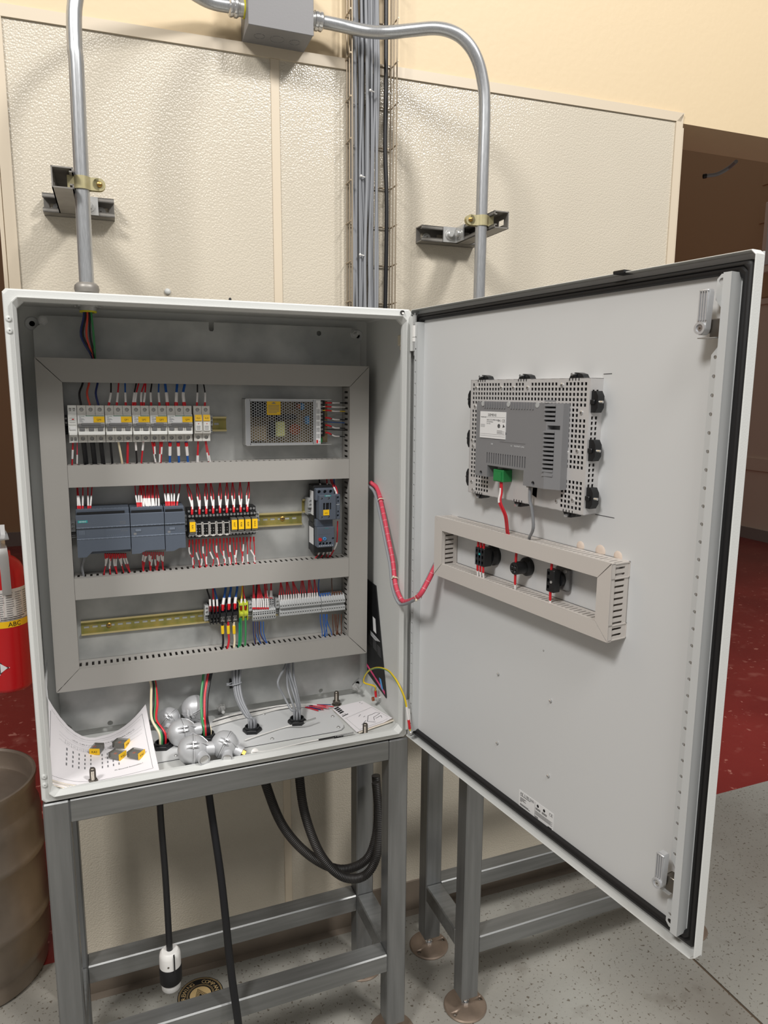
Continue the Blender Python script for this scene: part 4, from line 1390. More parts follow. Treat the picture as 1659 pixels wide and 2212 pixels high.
# --- contactor wires
def cw(c, pts, lab, sl=(), fe=(), r=.0016):
    P = pw('c', pts)
    wire(FP, P, r, c, lab, 'contactor wires', sl, fe)
cw('black', [(578, 40, .235), (585, 130, .23), (625, 270, .215), (665, 400, .208)], 'black wire with white marker entering the contactor top', [(.38, .97)])
cw('red', [(768, 40, .235), (770, 130, .23), (790, 270, .215), (808, 405, .208)], 'red wire with white marker entering the contactor top', [(.38, .93)], [(.92, .99)])
cw('red', [(860, 30, .235), (880, 140, .23), (950, 270, .21), (1015, 440, .196), (1035, 565, .19)], 'red wire curving into the contactor auxiliary block', [(.5, .82)], [(.82, .98)])
cw('red', [(900, 30, .235), (920, 150, .23), (1005, 270, .21), (1035, 420, .196), (1040, 560, .192)], 'second red wire bowing outwards into the contactor auxiliary block', [], [(.85, .98)], .0013)
cw('blue', [(945, 40, .238), (950, 150, .234), (975, 300, .222), (985, 400, .212)], 'blue wire behind the red contactor wires')
cw('red', [(1040, 1110, .196), (1035, 1300, .197), (1030, 1540, .2), (1000, 1720, .205), (900, 1920, .222), (840, 2030, .2295), (845, 2060, .234)], 'long red wire passing beside the overload relay', [(.48, .68)], (), .0017)
for a, b, s_ in ((595, 480, (.1, .55)), (712, 610, (.12, .55)), (805, 745, (.1, .5)), (878, 820, (.15, .55))):
    cw('red', [(a, 1760, .214), (a-3, 1800, .216), (a-28, 1930, .224), (b, 2045, .2295), (b+5, 2085, .236)], 'red wire with white marker hanging under the overload relay', [s_])
# --- terminal rail, upper side
def tw(c, pts, lab, sl=(), fe=(), r=.0014, grp='wires above the terminal rail', reg='t'):
    return wire(FP, pw(reg, pts), r, c, lab, grp, sl, fe)
for c, x0, x1 in (('black', 65, 130), ('red', 180, 203), ('blue', 215, 272)):
    tw(c, [(x0, 60, .236), (x0+5, 140, .232), (x1-12, 300, .228), (x1, 480, .226), (x1+2, 575, .2262)], '%s wire with marker into a small black terminal' % c, [(.5, .78)], [(.76, .97)], .0019)
for x0, x1, y1 in ((438, 375, 550), (543, 495, 530), (668, 612, 520)):
    tw('blue', [(x0, 20, .236), (x0-3, 110, .232), (x0-30, 270, .226), (x1+8, 440, .222), (x1, y1, .2245)], 'thick blue wire with marker into a large black terminal', [(.5, .76)], [(.74, .97)], .0028)
P = pw('t', [(770, 20, .236), (765, 110, .232), (755, 290, .228), (745, 430, .226), (745, 545, .2315)])
wire(FP, P, .0017, 'yellow', 'yellow green wire with marker into an earth terminal', 'wires above the terminal rail', [(.52, .8)], [(.78, .96)])
tw('red', [(780, 30, .236), (785, 130, .232), (815, 290, .228), (828, 430, .226), (828, 540, .2315)], 'red wire with marker into an earth terminal', [(.52, .8)], [(.78, .96)], .0015)
for k, (x0, x1) in enumerate(((985, 985), (995, 1022), (1080, 1068), (1090, 1104), (1100, 1146), (1110, 1190), (1210, 1235), (1225, 1280))):
    tw('red', [(x0, -20, .238), (x0, 60, .234), ((x0*.4+x1*.6), 250, .226), (x1-3, 360, .223), (x1, 515, .2195)], '%s red marked wire into the double terminals, counted from the earth terminals' % ORDW[k], [(.6, .94)], [(.93, 1)], .0012)
for x0, x1 in ((1255, 1275), (1335, 1322), (1350, 1355)):
    tw('red', [(x0, -20, .242), (x0, 60, .24), ((x0+x1)/2, 150, .238), (x1, 300, .2372)], 'red wire with marker into a double terminal upper level', [(.5, .95)], [(.94, 1)], .0012)
tw('black', [(1060, -20, .244), (1055, 80, .242), (1040, 250, .24), (1035, 330, .2395)], 'black wire behind the red double terminal wires', (), (), .0016)
# --- long row, upper side
xs_ = [125, 172, 222, 265, 312, 362, 413, 460, 508, 545, 597, 648, 703, 740, 785, 830, 880]
xt_ = [145, 152, 158, 262, 275, 288, 385, 395, 402, 560, 582, 595, 705, 715, 735, 815, 830]
for ki, (a, b) in enumerate(zip(xt_, xs_)):
    k = (b-125)*.072
    P = pw('l', [(a, 100-k, .24), (a, 180-k, .236), ((a+b)/2, 300-k*.7, .231), (b-4, 430-k, .2275), (b, 580-k, .2275)])
    wire(FP, P, .00115, 'red', '%s red marked wire into the long terminal row, counted from the double terminals' % ORDW[ki], 'red wires above the long terminal row', [(.66, .99)])
for c, pts in (('blue', [(925, 60, .238), (905, 180, .234), (905, 300, .231), (925, 420, .229), (935, 520, .2285)]), ('brown', [(1165, 30, .238), (1167, 180, .234), (1178, 340, .231), (1185, 480, .2285)])):
    wire(FP, pw('l', pts), .0011, c, 'thin %s feed wire dropping into the long terminal row' % c, 'feed wires of the jumpers')
for c, x0, n, y0 in (('blue', 940, 4, 505), ('brown', 1168, 4, 475)):
    for k in range(n):
        a, b = x0+k*49, x0+k*49+55
        y_ = y0-k*6
        P = pw('l', [(a, y_, .2285), (a+3, y_-75, .2275), ((a+b)/2, y_-118, .2265), (b-3, y_-75, .2275), (b, y_, .2285)])
        wire(FP, P, .0011, c, 'thin %s jumper loop bridging terminals in the long row' % c, '%s jumper loops' % c)
# --- terminal rail, lower side
def bw(c, pts, lab, r, lugs=(), grp='wires below the terminal rail', reg='t'):
    P = pw(reg, pts)
    P.append(P[-1]+V((.001, .002, -.014)))
    return wire(FP, P, r, c, lab, grp, lugs=lugs)
for c, x, xb in (('black', 372, 375), ('red', 486, 470), ('cream', 600, 598)):
    bw(c, [(x, 770, .224), (x+2, 860, .2225), (x+8, 1000, .225), (x+16, 1150, .228), (xb, 1320, .2295)], '%s power wire with yellow lug under a black terminal' % c, .0026, [(.1, .34)])
for c, x, xb in (('teal', 708, 695), ('green', 742, 718), ('green', 832, 822)):
    bw(c, [(x, 700, .2215), (x+2, 800, .224), (x+4, 950, .226), (x-2, 1150, .228), (xb, 1295, .2295)], '%s earth wire running down from an earth terminal' % ('teal green' if c == 'teal' else 'green'), .0023)
for c, x, xb, yb in (('navy', 985, 1030, 1240), ('brown', 1025, 1040, 1245), ('blue', 1030, 1150, 1230), ('navy', 1075, 1155, 1235), ('brown', 1110, 1265, 1225), ('blue', 1135, 1270, 1222), ('blue', 1190, 1280, 1220)):
    bw(c, [(x, 765, .222), (x+2, 840, .224), (x+8, 1000, .226), ((x+xb)/2, 1130, .228), (xb, yb, .2295)], 'thin %s wire under the double terminals' % c, .0011)
for c, x, xb, yb in (('blue', 938, 978, 1270), ('blue', 998, 1020, 1250), ('blue', 1025, 1075, 1255), ('blue', 1075, 1030, 1240), ('blue', 1065, 1175, 1250), ('brown', 1185, 1190, 1245), ('brown', 1228, 1260, 1235), ('brown', 1255, 1290, 1235), ('brown', 1300, 1262, 1230), ('brown', 1358, 1352, 1215)):
    bw(c, [(x, 800, .224), (x, 850, .2245), (x*.8+xb*.2, 980, .2265), ((x*.3+xb*.7)+8, 1130, .2285), (xb, yb, .2295)], 'thin %s wire under the long terminal row' % c, .0011, reg='l')
# --- supply wires dropping from the roof nut
hub = thing('conduit_fitting', 'zinc conduit hub and locknut through the cabinet roof', 'conduit fitting', FW, (.141, .205, 1.0))
part(MB().lathe([(.021, 0), (.021, .022), (.0235, .024), (.025, .031), (.0238, .038), (.019, .043), (.0155, .044)], M_strut, (.141, .205, 1.0), (0, 0, 1), 24), 'hub', hub)
mb = MB().lathe([(.0235, 0), (.0235, .004), (.0175, .004), (.0175, .011)], M_zinc, (.141, .205, .9975), (0, 0, -1), 24)
for k in range(8):
    a = k*math.tau/8
    mb.box(.141+.024*math.cos(a)-.002, .141+.024*math.cos(a)+.002, .205+.024*math.sin(a)-.002, .205+.024*math.sin(a)+.002, .9935, .9975, M_zinc)
part(mb, 'locknut', hub)
part(MB().lathe([(.0172, 0), (.0172, .0035), (.013, .0035), (.013, 0)], M_ylum, (.141, .205, .9865), (0, 0, -1), 20), 'bushing', hub)
for c, dx, xm, xe in (('black', -.006, -.013, .002), ('navy', -.009, -.017, -.001), ('orange', -.002, -.006, .001), ('black', .002, .001, .004), ('green', .006, .008, .005)):
    P = [V((.141+dx, .205, 1.0)), V((.141+dx, .206, .975)), V((.141+xm, .212, .935)), V((.141+xe+.003, .222, .893)), V((.141+xe+.003, .226, .875))]
    wire(FW, P, .0023, c, '%s supply wire hanging from the roof conduit into the top duct' % c.replace('orange', 'red'), 'supply wires at the cabinet roof')
# ================================================================== cabinet floor
FZ = .0025
for px, py, lb in ((202, 1698, 'steel hold-down bolt poking up through the drawings'), (789, 1592, 'steel hold-down bolt at the cabinet front beside the leaflet'), (727, 1520, 'steel hold-down bolt at the cabinet back beside the leaflet')):
    p = at(FW, px, py, .005, 2)
    t = thing('hold_down_bolt', lb, 'bolt', FW, (p.x, p.y, FZ), 'hold-down bolts on the cabinet floor')
    z = FZ+(.006 if px == 202 else 0)
    mb = MB().lathe([(.0135, 0), (.0135, .002), (.0098, .002), (.0098, .011), (.0085, .0125)], M_dsteel, (p.x, p.y, z), (0, 0, 1), 6)
    part(mb, 'nut', t)
    pf = []
    for k in range(14):
        pf += [(.0057, .0125+k*.0015), (.0064, .0132+k*.0015)]
    pf += [(.0055, .036), (.0042, .0372)]
    part(MB().lathe(pf, M_dsteel, (p.x, p.y, z), (0, 0, 1), 14), 'threaded_stud', t)
def gland(x, y, lb):
    t = thing('cable_gland', lb, 'cable gland', FW, (x, y, .0072), 'black cable glands in the gland plate')
    part(MB().lathe([(.0232, 0), (.0232, .006), (.021, .0085), (.0165, .0085), (.0165, .0)], M_blk, (x, y, .0072), (0, 0, 1), 6), 'lock_nut', t)
    part(MB().lathe([(.0175, 0), (.0175, .013), (.0145, .013), (.0145, .001)], M_blk, (x, y, .0072), (0, 0, 1), 20), 'thread_collar', t)
    part(MB().cyl((x, y, .0072), (x, y, .009), .0144, M_rub, 16), 'bore', t)
    return V((x, y, .009))
G1 = gland(.455, .148, 'black cable gland with a straight bundle of grey cables')
G2 = gland(.568, .153, 'black cable gland with looping grey cables')
G3 = gland(.347, .150, 'black cable gland with green and red wires behind the silver heads')
G4 = gland(.246, .143, 'black cable gland beside the drawings stack')
# grey bundles
def toG(g, reg, pts, dx, dy):
    P = [pr(FW, reg, X, Y, y) for X, Y, y in pts]
    return P+[V((g.x+dx, g.y+dy, .035)), V((g.x+dx, g.y+dy, .008))]
for k in range(6):
    a = k*math.tau/6
    o_ = k*12
    dk = -.005*(k % 2)
    wire(FW, toG(G1, '8', [(285+o_, 60, .232+dk), (282+o_, 110, .229+dk), (292+o_*.75, 200, .225+dk), (318+o_*.7, 320, .2+dk), (385+o_*.55, 440, .168+dk)], .0075*math.cos(a), .006*math.sin(a)), .0031, 'grey', 'grey cable of the tied straight bundle nearer the silver heads', 'grey cables in the tied bundle', n=8, cat='cable', name='cable')
for k, pts in enumerate(([(690, 30, .232), (672, 80, .226), (622, 190, .2), (668, 290, .19), (722, 390, .165)], [(705, 20, .236), (690, 110, .232), (700, 240, .215), (745, 380, .175)], [(690, 30, .236), (690, 90, .235), (725, 220, .22), (770, 370, .18)], [(712, 20, .235), (715, 120, .228), (752, 240, .21), (780, 370, .172)], [(735, 20, .24), (740, 130, .235), (765, 250, .21), (788, 370, .175)])):
    a = k*math.tau/5
    wire(FW, toG(G2, '8', pts, .007*math.cos(a+2), .006*math.sin(a+2)), .0031, 'grey', 'grey cable in the loose looping bundle with white stripe', 'grey cables in the loose bundle', n=8, cat='cable', name='cable')
for c, k in (('green', 0), ('red', 1), ('black', 2), ('black', 3), ('cream', 4)):
    o_ = (0, 36, 52, 62, 6)[k]
    r_ = .0011 if c == 'cream' else .0031
    P = [pr(FW, '8', 70+o_, 100, .228), pr(FW, '8', 62+o_*.85, 180, .222), pr(FW, '8', 50+o_*.75, 300, .2), pr(FW, '8', 55+o_*.62, 440, .17), V((G3.x-.007+k*.004, G3.y-.004, .035)), V((G3.x-.007+k*.004, G3.y-.004, .008))]
    wire(FW, P, r_, c, '%s wire rising from the gland behind the silver heads to the duct' % c, 'wires of the middle gland', n=8)
for c, k in (('cream', 0), ('green', 1), ('black', 2), ('red', 3)):
    x0, x1 = ((998, 1018), (1030, 1036), (1022, 1032), (1035, 1055))[k]
    P = [pr(FW, '7', x0, 150, .228), pr(FW, '7', x0+8, 200, .224), pr(FW, '7', x1-(14 if k < 1 else 0), 340, .205), pr(FW, '7', x1-(6 if k != 3 else 8), 470, .175), V((G4.x-.006+k*.004, G4.y, .04)), V((G4.x-.006+k*.004, G4.y, .008))]
    wire(FW, P, .0029, c, '%s wire rising from the gland beside the drawings to the duct' % c, 'wires of the gland beside the drawings', n=8)
# tie mounts
def tie_mount(c, n, u, s, m, lb, band=None):
    n, u = V(n).normalized(), V(u).normalized()
    w_ = n.cross(u)
    t = thing('tie_mount', lb, 'cable tie mount', FW, c, 'cable tie mounts')
    mb = MB()
    c = V(c)
    for (a, b, h0, h1) in ((-1, 1, 0, .25),):
        vs = [c+u*s*x+w_*s*y+n*s*z for z in (0, .22) for x, y in ((-1, -1), (1, -1), (1, 1), (-1, 1))]
        mb.add(vs, [(0, 1, 2, 3), (4, 5, 6, 7), (0, 1, 5, 4), (1, 2, 6, 5), (2, 3, 7, 6), (3, 0, 4, 7)], m)
        for q in (-.55, .55):
            vs = [c+u*s*(x+q)+w_*s*y+n*s*z for z in (.2, .6) for x, y in ((-.12, -.6), (.12, -.6), (.12, .6), (-.12, .6))]
            mb.add(vs, [(0, 1, 2, 3), (4, 5, 6, 7), (0, 1, 5, 4), (1, 2, 6, 5), (2, 3, 7, 6), (3, 0, 4, 7)], m)
    part(mb, 'pad', t)
    vs = [c+u*s*x*1.02+w_*s*y*1.02+n*s*.03 for x, y in ((-1, -1), (1, -1), (1, 1), (-1, 1))]
    part(MB().add(vs+[v-n*s*.06 for v in vs], [(0, 1, 2, 3), (4, 5, 6, 7), (0, 1, 5, 4), (1, 2, 6, 5), (2, 3, 7, 6), (3, 0, 4, 7)], M_lab), 'adhesive', t)
    return t
p = pr(FW, '8', 1085, 618, FZ, 2)
tie_mount(p, (0, 0, 1), (1, -.2, 0), .0125, M_blk, 'black tie mount stuck on the cabinet floor by the probe tip')
p = pr(FW, '7', 1305, 870, FZ, 2)
tie_mount((p.x, max(p.y, .03), FZ), (0, 0, 1), (.8, .55, 0), .0135, M_blk, 'black tie mount stuck on the cabinet floor under the silver heads')
p = pr(FW, '8', 297, 190, PY-.0003)
tie_mount(p, (0, -1, 0), (1, 0, 0), .0125, M_blk, 'black tie mount behind the tied grey cables')
c0 = pr(FW, '8', 300, 195, .222)
mb = MB()
mb.tube([c0+V((.0165*math.cos(a), .008*math.sin(a), .001*math.cos(a))) for a in [k*math.tau/20 for k in range(21)]], .0015, WC['grey'], 6)
mb.box(c0.x-.02, c0.x-.0145, c0.y-.003, c0.y+.002, c0.z-.002, c0.z+.003, WC['grey'])
solo(mb, 'cable_tie', 'grey cable tie around the grey cable bundle', 'cable tie')

# connection heads
def cdir(r, u, f):
    """direction given as right, up, away as seen in the photograph"""
    return (CR*r+CU*u+_f*f).normalized()
def head(c, r, ax, side, lb, nut=False):
    """ax: from lid to base outlet, side: direction of the second outlet"""
    c = V(c)
    t = thing('sensor_head', lb, 'sensor head', FW, (c.x, c.y, FZ), 'silver sensor connection heads')
    sd = (side-ax*side.dot(ax)).normalized()
    up = ax.cross(sd)
    lid = [(0.001, -r*.98), (r*.35, -r*.93), (r*.62, -r*.80), (r*.84, -r*.56), (r*.97, -r*.25), (r*1.0, 0)]
    part(MB().lathe(lid, M_cast, c, ax, 36), 'lid', t)
    part(MB().lathe([(r*.99, -r*.07), (r*1.035, -r*.06), (r*1.035, r*.11), (r*.99, r*.12)], M_cast, c, ax, 36, caps=False), 'rim', t)
    part(MB().lathe([(r*1.037, -.0004), (r*1.037, .0004)], M_rub, c, ax, 36, caps=False), 'seam', t)
    base = [(r*1.0, 0), (r*.985, r*.16), (r*.93, r*.38), (r*.78, r*.63), (r*.55, r*.82), (r*.46, r*.88), (r*.46, r*1.42), (r*.40, r*1.45), (r*.36, r*1.45), (r*.34, r*1.3)]
    part(MB().lathe(base, M_cast, c, ax, 36), 'base', t)
    d2 = (sd*.95+ax*.32).normalized()
    o2 = c+ax*r*.28+d2*r*.45
    part(MB().lathe([(r*.36, 0), (r*.36, r*.66), (r*.40, r*.68), (r*.40, r*.88), (r*.33, r*.90), (r*.30, r*.8)], M_cast, o2, d2, 24), 'side_outlet', t)
    mb = MB().lathe([(r*.3, 0), (r*.3, r*.12), (r*.12, r*.14)], M_chrome, o2+d2*r*.76, d2, 16)
    part(mb, 'outlet_plug', t)
    for s, nm in ((1, 'hinge_ear'), (-1, 'clamp_ear')):
        q0 = (up*s*.75+sd*.65).normalized() if s < 0 else (up*s*.9-sd*.3).normalized()
        w1 = ax.cross(q0)
        e0 = c+q0*r*.93
        mb = MB()
        for q in (-.17, .1):
            w0 = w1*q*r
            pts = [e0-ax*r*.55-q0*r*.16+w0, e0+ax*r*.45-q0*r*.1+w0, e0+ax*r*.2+q0*r*.32+w0, e0-ax*r*.05+q0*r*.32+w0]
            pts2 = [x+w1*r*.09 for x in pts]
            mb.add(pts+pts2, [(0, 1, 2, 3), (4, 5, 6, 7), (0, 1, 5, 4), (1, 2, 6, 5), (2, 3, 7, 6), (3, 0, 4, 7)], M_cast)
        mb.cyl(e0+q0*r*.2-w1*r*.22, e0+q0*r*.2+w1*r*.24, r*.06, M_chrome, 8)
        part(mb, nm, t)
    for k in (1.2, 2.2, 4.0, 5.2):
        q = Matrix.Rotation(k, 3, ax) @ sd
        part(MB().tube([c+q*r*.99+ax*r*.12, c+q*r*.82+ax*r*.62, c+q*r*.45+ax*r*1.0], r*.045, M_cast, 6), 'web', t)
    if nut:
        mb = MB().lathe([(r*.3, 0), (r*.3, r*.3)], M_gold, c+ax*r*1.4, ax, 6)
        mb.cyl(c+ax*r*1.68, c+ax*r*1.9, r*.09, M_zinc, 8)
        part(mb, 'brass_nut', t)
    return t
def hc(X, Y, z):
    return pr(FW, 'k', X, Y, z, 2)
head(hc(245, 445, .034), .0265, cdir(.75, -.6, -.1), V((-.2, -.9, -.35)), 'silver sensor head lying behind the other heads near the drawings')
head(hc(655, 285, .052), .0315, cdir(.35, -.85, .2), V((-.95, -.3, -.25)), 'silver sensor head resting against the mounting plate')
head(hc(445, 665, .036), .0315, cdir(.85, .05, .5), V((-.1, -.95, -.2)), 'middle silver sensor head in the pile')
head(hc(620, 935, .038), .033, cdir(.93, -.02, .3), V((.2, -.95, -.12)), 'front silver sensor head beside the drawings')
head(hc(1115, 850, .037), .0305, cdir(.85, -.42, .0), V((-.35, -.9, -.15)), 'silver sensor head with brass nut at its cable outlet', nut=True)
# probes: white lead, black shrink sleeve, steel tip
def probe(pts, zt_, lb):
    P = catmull([pr(FW, '8', X, Y, z, 2) for X, Y, z in pts], 8)
    o = solo(MB().tube(sub(P, 0, .72), .0015, WC['white'], 6), 'temperature_probe', lb, 'probe', FW, 'temperature probes', org=P[0])
    part(MB().tube(sub(P, .66, .84), .0019, M_rub, 8), 'shrink_sleeve', o)
    part(MB().tube(sub(P, .82, 1), .0024, M_chrome, 8), 'steel_tip', o)
    return o
probe([(376, 618, .012), (500, 575, .012), (680, 520, .011), (800, 488, .026), (905, 455, .026)], .01, 'white probe lead with steel tip lying over the grey cable gland')
probe([(430, 707, .02), (560, 695, .012), (800, 640, .006), (980, 605, .006), (1080, 585, .009), (1187, 563, .01)], .006, 'white probe lead with steel tip at the cabinet front edge')
p = pr(FW, '8', 452, 712, .016, 2)
mb = MB().lathe([(.009, -.0015), (.010, -.0008), (.010, .0008), (.009, .0015)], M_plug, p, (.3, -.8, .5), 16)
mb.box(p.x-.003, p.x+.004, p.y-.0065, p.y-.0055, p.z-.001, p.z+.001, M_txt)
solo(mb, 'cable_tag', 'round white tag on the front probe lead', 'tag')
# loose lead bundle along the back edge
for k in range(7):
    P = [pr(FW, '8', 110+k*6, 520-k*9, .012+k*.001, 2), pr(FW, '8', 300, 465-k*7, .012+.001*k, 2), pr(FW, '8', 480+k*8, 425-k*8, .011, 2), pr(FW, '8', 640+k*6, 385-k*5, .010+.001*k, 2), pr(FW, '8', 800+k*9, 368-k*3, .010+.001*k, 2), pr(FW, '8', 925+k*19, 398-k*(9 if k % 2 else 5), .010+.001*k, 2)]
    c = ('white', 'white', 'white', 'white', 'black', 'white', 'white')[k]
    o = wire(FW, P, .0012, c, '%s sensor lead in the loose bunch along the cabinet back' % c, 'loose sensor leads')
    P2 = catmull(P, 5)
    part(MB().tube(sub(P2, .86, 1), .0014, WC[('red', 'navy', 'red', 'red', 'pink', 'navy', 'red')[k]], 6), 'lead_end', o)
# folded leaflet with line drawing
cs = [pr(FW, '8', X, Y, .0095, 2) for X, Y in ((1025, 375), (1255, 320), (1478, 462), (1212, 553))]
def leaf(u, v, z=0.):
    a = cs[0].lerp(cs[1], u); b = cs[3].lerp(cs[2], u)
    p = a.lerp(b, v)
    return V((p.x, p.y, .0078+.005*max(0, u-.75)*4*v+.001*math.sin(3*u)+z))
t = thing('instruction_leaflet', 'folded white instruction leaflet with line drawing on the cabinet floor', 'leaflet', FW, (cs[0].x+.05, cs[0].y-.07, .007))
def sheet(fn, n, m_, z0, th):
    mb = MB()
    vs = [fn(i/n, j/n, z0) for i in range(n+1) for j in range(n+1)]+[fn(i/n, j/n, z0-th) for i in range(n+1) for j in range(n+1)]
    q = (n+1)**2
    fs = []
    for i in range(n):
        for j in range(n):
            a = i*(n+1)+j
            fs += [(a, a+1, a+n+2, a+n+1), (q+a, q+a+1, q+a+n+2, q+a+n+1)]
    for i in range(n):
        for a, b in ((i, i+1), (n*(n+1)+i, n*(n+1)+i+1), (i*(n+1), (i+1)*(n+1)), (i*(n+1)+n, (i+1)*(n+1)+n)):
            fs.append((a, b, q+b, q+a))
    return mb.add(vs, fs, m_, True)
part(sheet(leaf, 8, M_paper, 0, .0006), 'top_page', t)
part(sheet(lambda u, v, z: leaf(u*.99, v, z)+V((.006*v, -.003*v, -.002-.0035*max(0, u-.75)*4*v)), 8, M_paperb, 0, .0012), 'lower_pages', t)
mb = MB()
def pline(a, b, wd, m_, fn, z=.0003):
    A, B = V((a[0], a[1], 0)), V((b[0], b[1], 0))
    d = (B-A).normalized()
    n_ = V((-d.y, d.x, 0))*wd
    k = 6
    vs = []
    for i in range(k+1):
        q = A.lerp(B, i/k)
        for s in (-1, 1):
            vs.append(fn(q.x+n_.x*s, q.y+n_.y*s, z))
    mb.add(vs, [(2*i, 2*i+1, 2*i+3, 2*i+2) for i in range(k)], m_)
for (a, b) in (((.05, .48), (.97, .36)), ((.08, .5), (.1, .96)), ((.1, .96), (.9, .95)), ((.95, .38), (.96, .9))):
    pline(a, b, .0025, M_txtg, leaf)
for a, b in zip(((.45, .8), (.62, .62), (.88, .6), (.92, .68), (.7, .72), (.88, .76), (.84, .84), (.6, .9)), ((.62, .62), (.88, .6), (.92, .68), (.7, .72), (.62, .84), (.7, .78), (.88, .76), (.45, .8))):
    pline(a, b, .005, M_txt, leaf)
for k in range(4):
    pline((.04+k*.005, .06+k*.065), (.20, .03+k*.065), .024, M_txt, leaf)
for a, b in (((.4, .55), (.5, .5)), ((.48, .62), (.55, .6)), ((.25, .85), (.45, .75))):
    pline(a, b, .006, M_txtg, leaf)
pline((.04, .385), (.24, .355), .012, M_txt, leaf)
mb.text('RITTAL', lambda u, v: leaf(.13+u*5, .33-v*5-u*.6, .0003), .0088, M_txt)
mb.text('AE', lambda u, v: leaf(.86+u*5, .05-v*5, .0003), .008, M_txt)
mb.text('1180', lambda u, v: leaf(.87+u*5, .11-v*5, .0003), .006, M_txt)
part(mb, 'printing', t)
# curled drawings stack
XC = .112
def trough(u, v, z=0.):
    x = .004+u*.224
    y = .012+v*.208
    if x < XC:
        k = (XC-x)/(XC-.004)
        h = (.04+(.145-.04)*v**1.2)*k**2.2
    else:
        k = (x-XC)/(.228-XC)
        h = (.006+.062*v**1.3)*k**2
        x -= .012*v*k
    y += .012*(1-abs(2*u-1))*v - .03*v*max(0, .5-u)*2
    return V((x, y, .016+h+z))
t = thing('drawings_stack', 'curled stack of printed wiring drawings with loose relays on top', 'documents', FW, (.11, .11, .005))
part(sheet(trough, 16, M_paper, 0, .0007), 'top_sheet', t)
for k in range(5):
    part(sheet(lambda u, v, z, k=k: trough(u, v, z)+V((.0015*math.sin(k*2.1)*v, -.0012*math.cos(k*1.7)-.0007*k, -.0016-.0022*k*(1-.3*u))), 12, (M_paperb, M_paper)[k % 2], 0, .0013), 'sheet', t)
mb = MB()
for (a, b) in (((.05, .055), (.95, .055)), ((.05, .93), (.95, .93)), ((.95, .055), (.95, .93)), ((.05, .055), (.05, .93))):
    for k in range(4):
        A = (a[0]+(b[0]-a[0])*k/4, a[1]+(b[1]-a[1])*k/4); B = (a[0]+(b[0]-a[0])*(k+1)/4, a[1]+(b[1]-a[1])*(k+1)/4)
        pline(A, B, .0016, M_txtg, trough, .0005)
for v in (.885, .77, .72, .66):
    for k in range(4):
        pline((.12+k*.2, v), (.12+k*.2+.2, v), .0008, M_txtg, trough, .0005)
mb.text('AC/DC/RLY ( DO )QBST 214-1BG40-0XB0( CPU-1)', lambda u, v: trough(.53+u*4.4, .81+v*4.8, .0005), .0066, M_txt)
for k in range(10):
    x = .17+k*.052
    pline((x, .65), (x, .715), .0008, M_txtg, trough, .0005)
    mb.text('I0.%d' % k, lambda u, v, x=x: trough(x+.026+u*4, .688+v*4, .0005), .0042, M_txtg)
    if k not in (5,):
        for j in range(4):
            pline((x+.015, .60-j*.085-(.02 if k > 5 else 0)), (x+.015, .555-j*.085-(.02 if k > 5 else 0)), .0055, M_txtg, trough, .0005)
mb.text('PV Electrical Automation I', lambda u, v: trough(.74+u*4.4, .19+v*4.8, .0005), .0056, M_txt)
part(mb, 'printing', t)
# loose relays on the drawings
def loose_relay(X, Y, ang, code, up=0.):
    px, py = rp('7', X, Y)
    # sit on the sheet: march the ray to the trough
    o, d = ray(FW, px, py)
    best = None
    for i in range(41):
        for j in range(41):
            q = trough(i/40, j/40)
            e_ = ((q-o)-d*((q-o).dot(d)/d.dot(d))).length
            if best is None or e_ < best[0]:
                best = (e_, q)
    q = best[1]+V((0, 0, .0008+up))
    M = Matrix.Translation(q) @ Matrix.Rotation(ang, 4, 'Z')
    t = bpy.data.objects.new('loose_relay', None)
    COL.objects.link(t)
    t.matrix_world = M
    t.empty_display_size = .01
    ORG[t] = V((0, 0, 0))
    tag(t, 'loose plug-in relay with yellow end marker %s lying on the drawings' % code, 'relay', 'loose relays on the drawings')
    L, w_, h = .015, .0115, .0145
    part(MB().box(-L, L*.85, -w_, w_, 0, h, M_clear, .001), 'case', t)
    part(MB().box(-L*.8, L*.6, -w_*.75, w_*.75, .001, h*.8, M_brkg), 'coil_block', t)
    part(MB().box(-L*.3, L*.1, -w_*.76, -w_*.2, h*.8, h*.86, M_orange), 'armature', t)
    part(MB().box(-L*1.12, -L, -w_*.9, w_*.9, .001, h-.001, M_blk), 'pin_plate', t)
    mb = MB()
    for yy in (-.6, 0, .6):
        for zz in (.25, .75):
            mb.box(-L*1.35, -L*1.1, w_*yy-.0004, w_*yy+.0004, h*zz-.001, h*zz+.001, M_zinc)
    part(mb, 'pins', t)
    mb = MB().box(L*.85, L*.93, -w_, w_, .0002, h, M_yel)
    mb.text(code, lambda u, v: (L*.95, u, h*.5+v), .007, M_txt)
    part(mb, 'marker', t)
loose_relay(560, 735, -1.95, 'KA3')
loose_relay(775, 690, -.55, 'KA6')
loose_relay(735, 785, -.75, 'KA2')
loose_relay(885, 775, -.7, 'KA5')
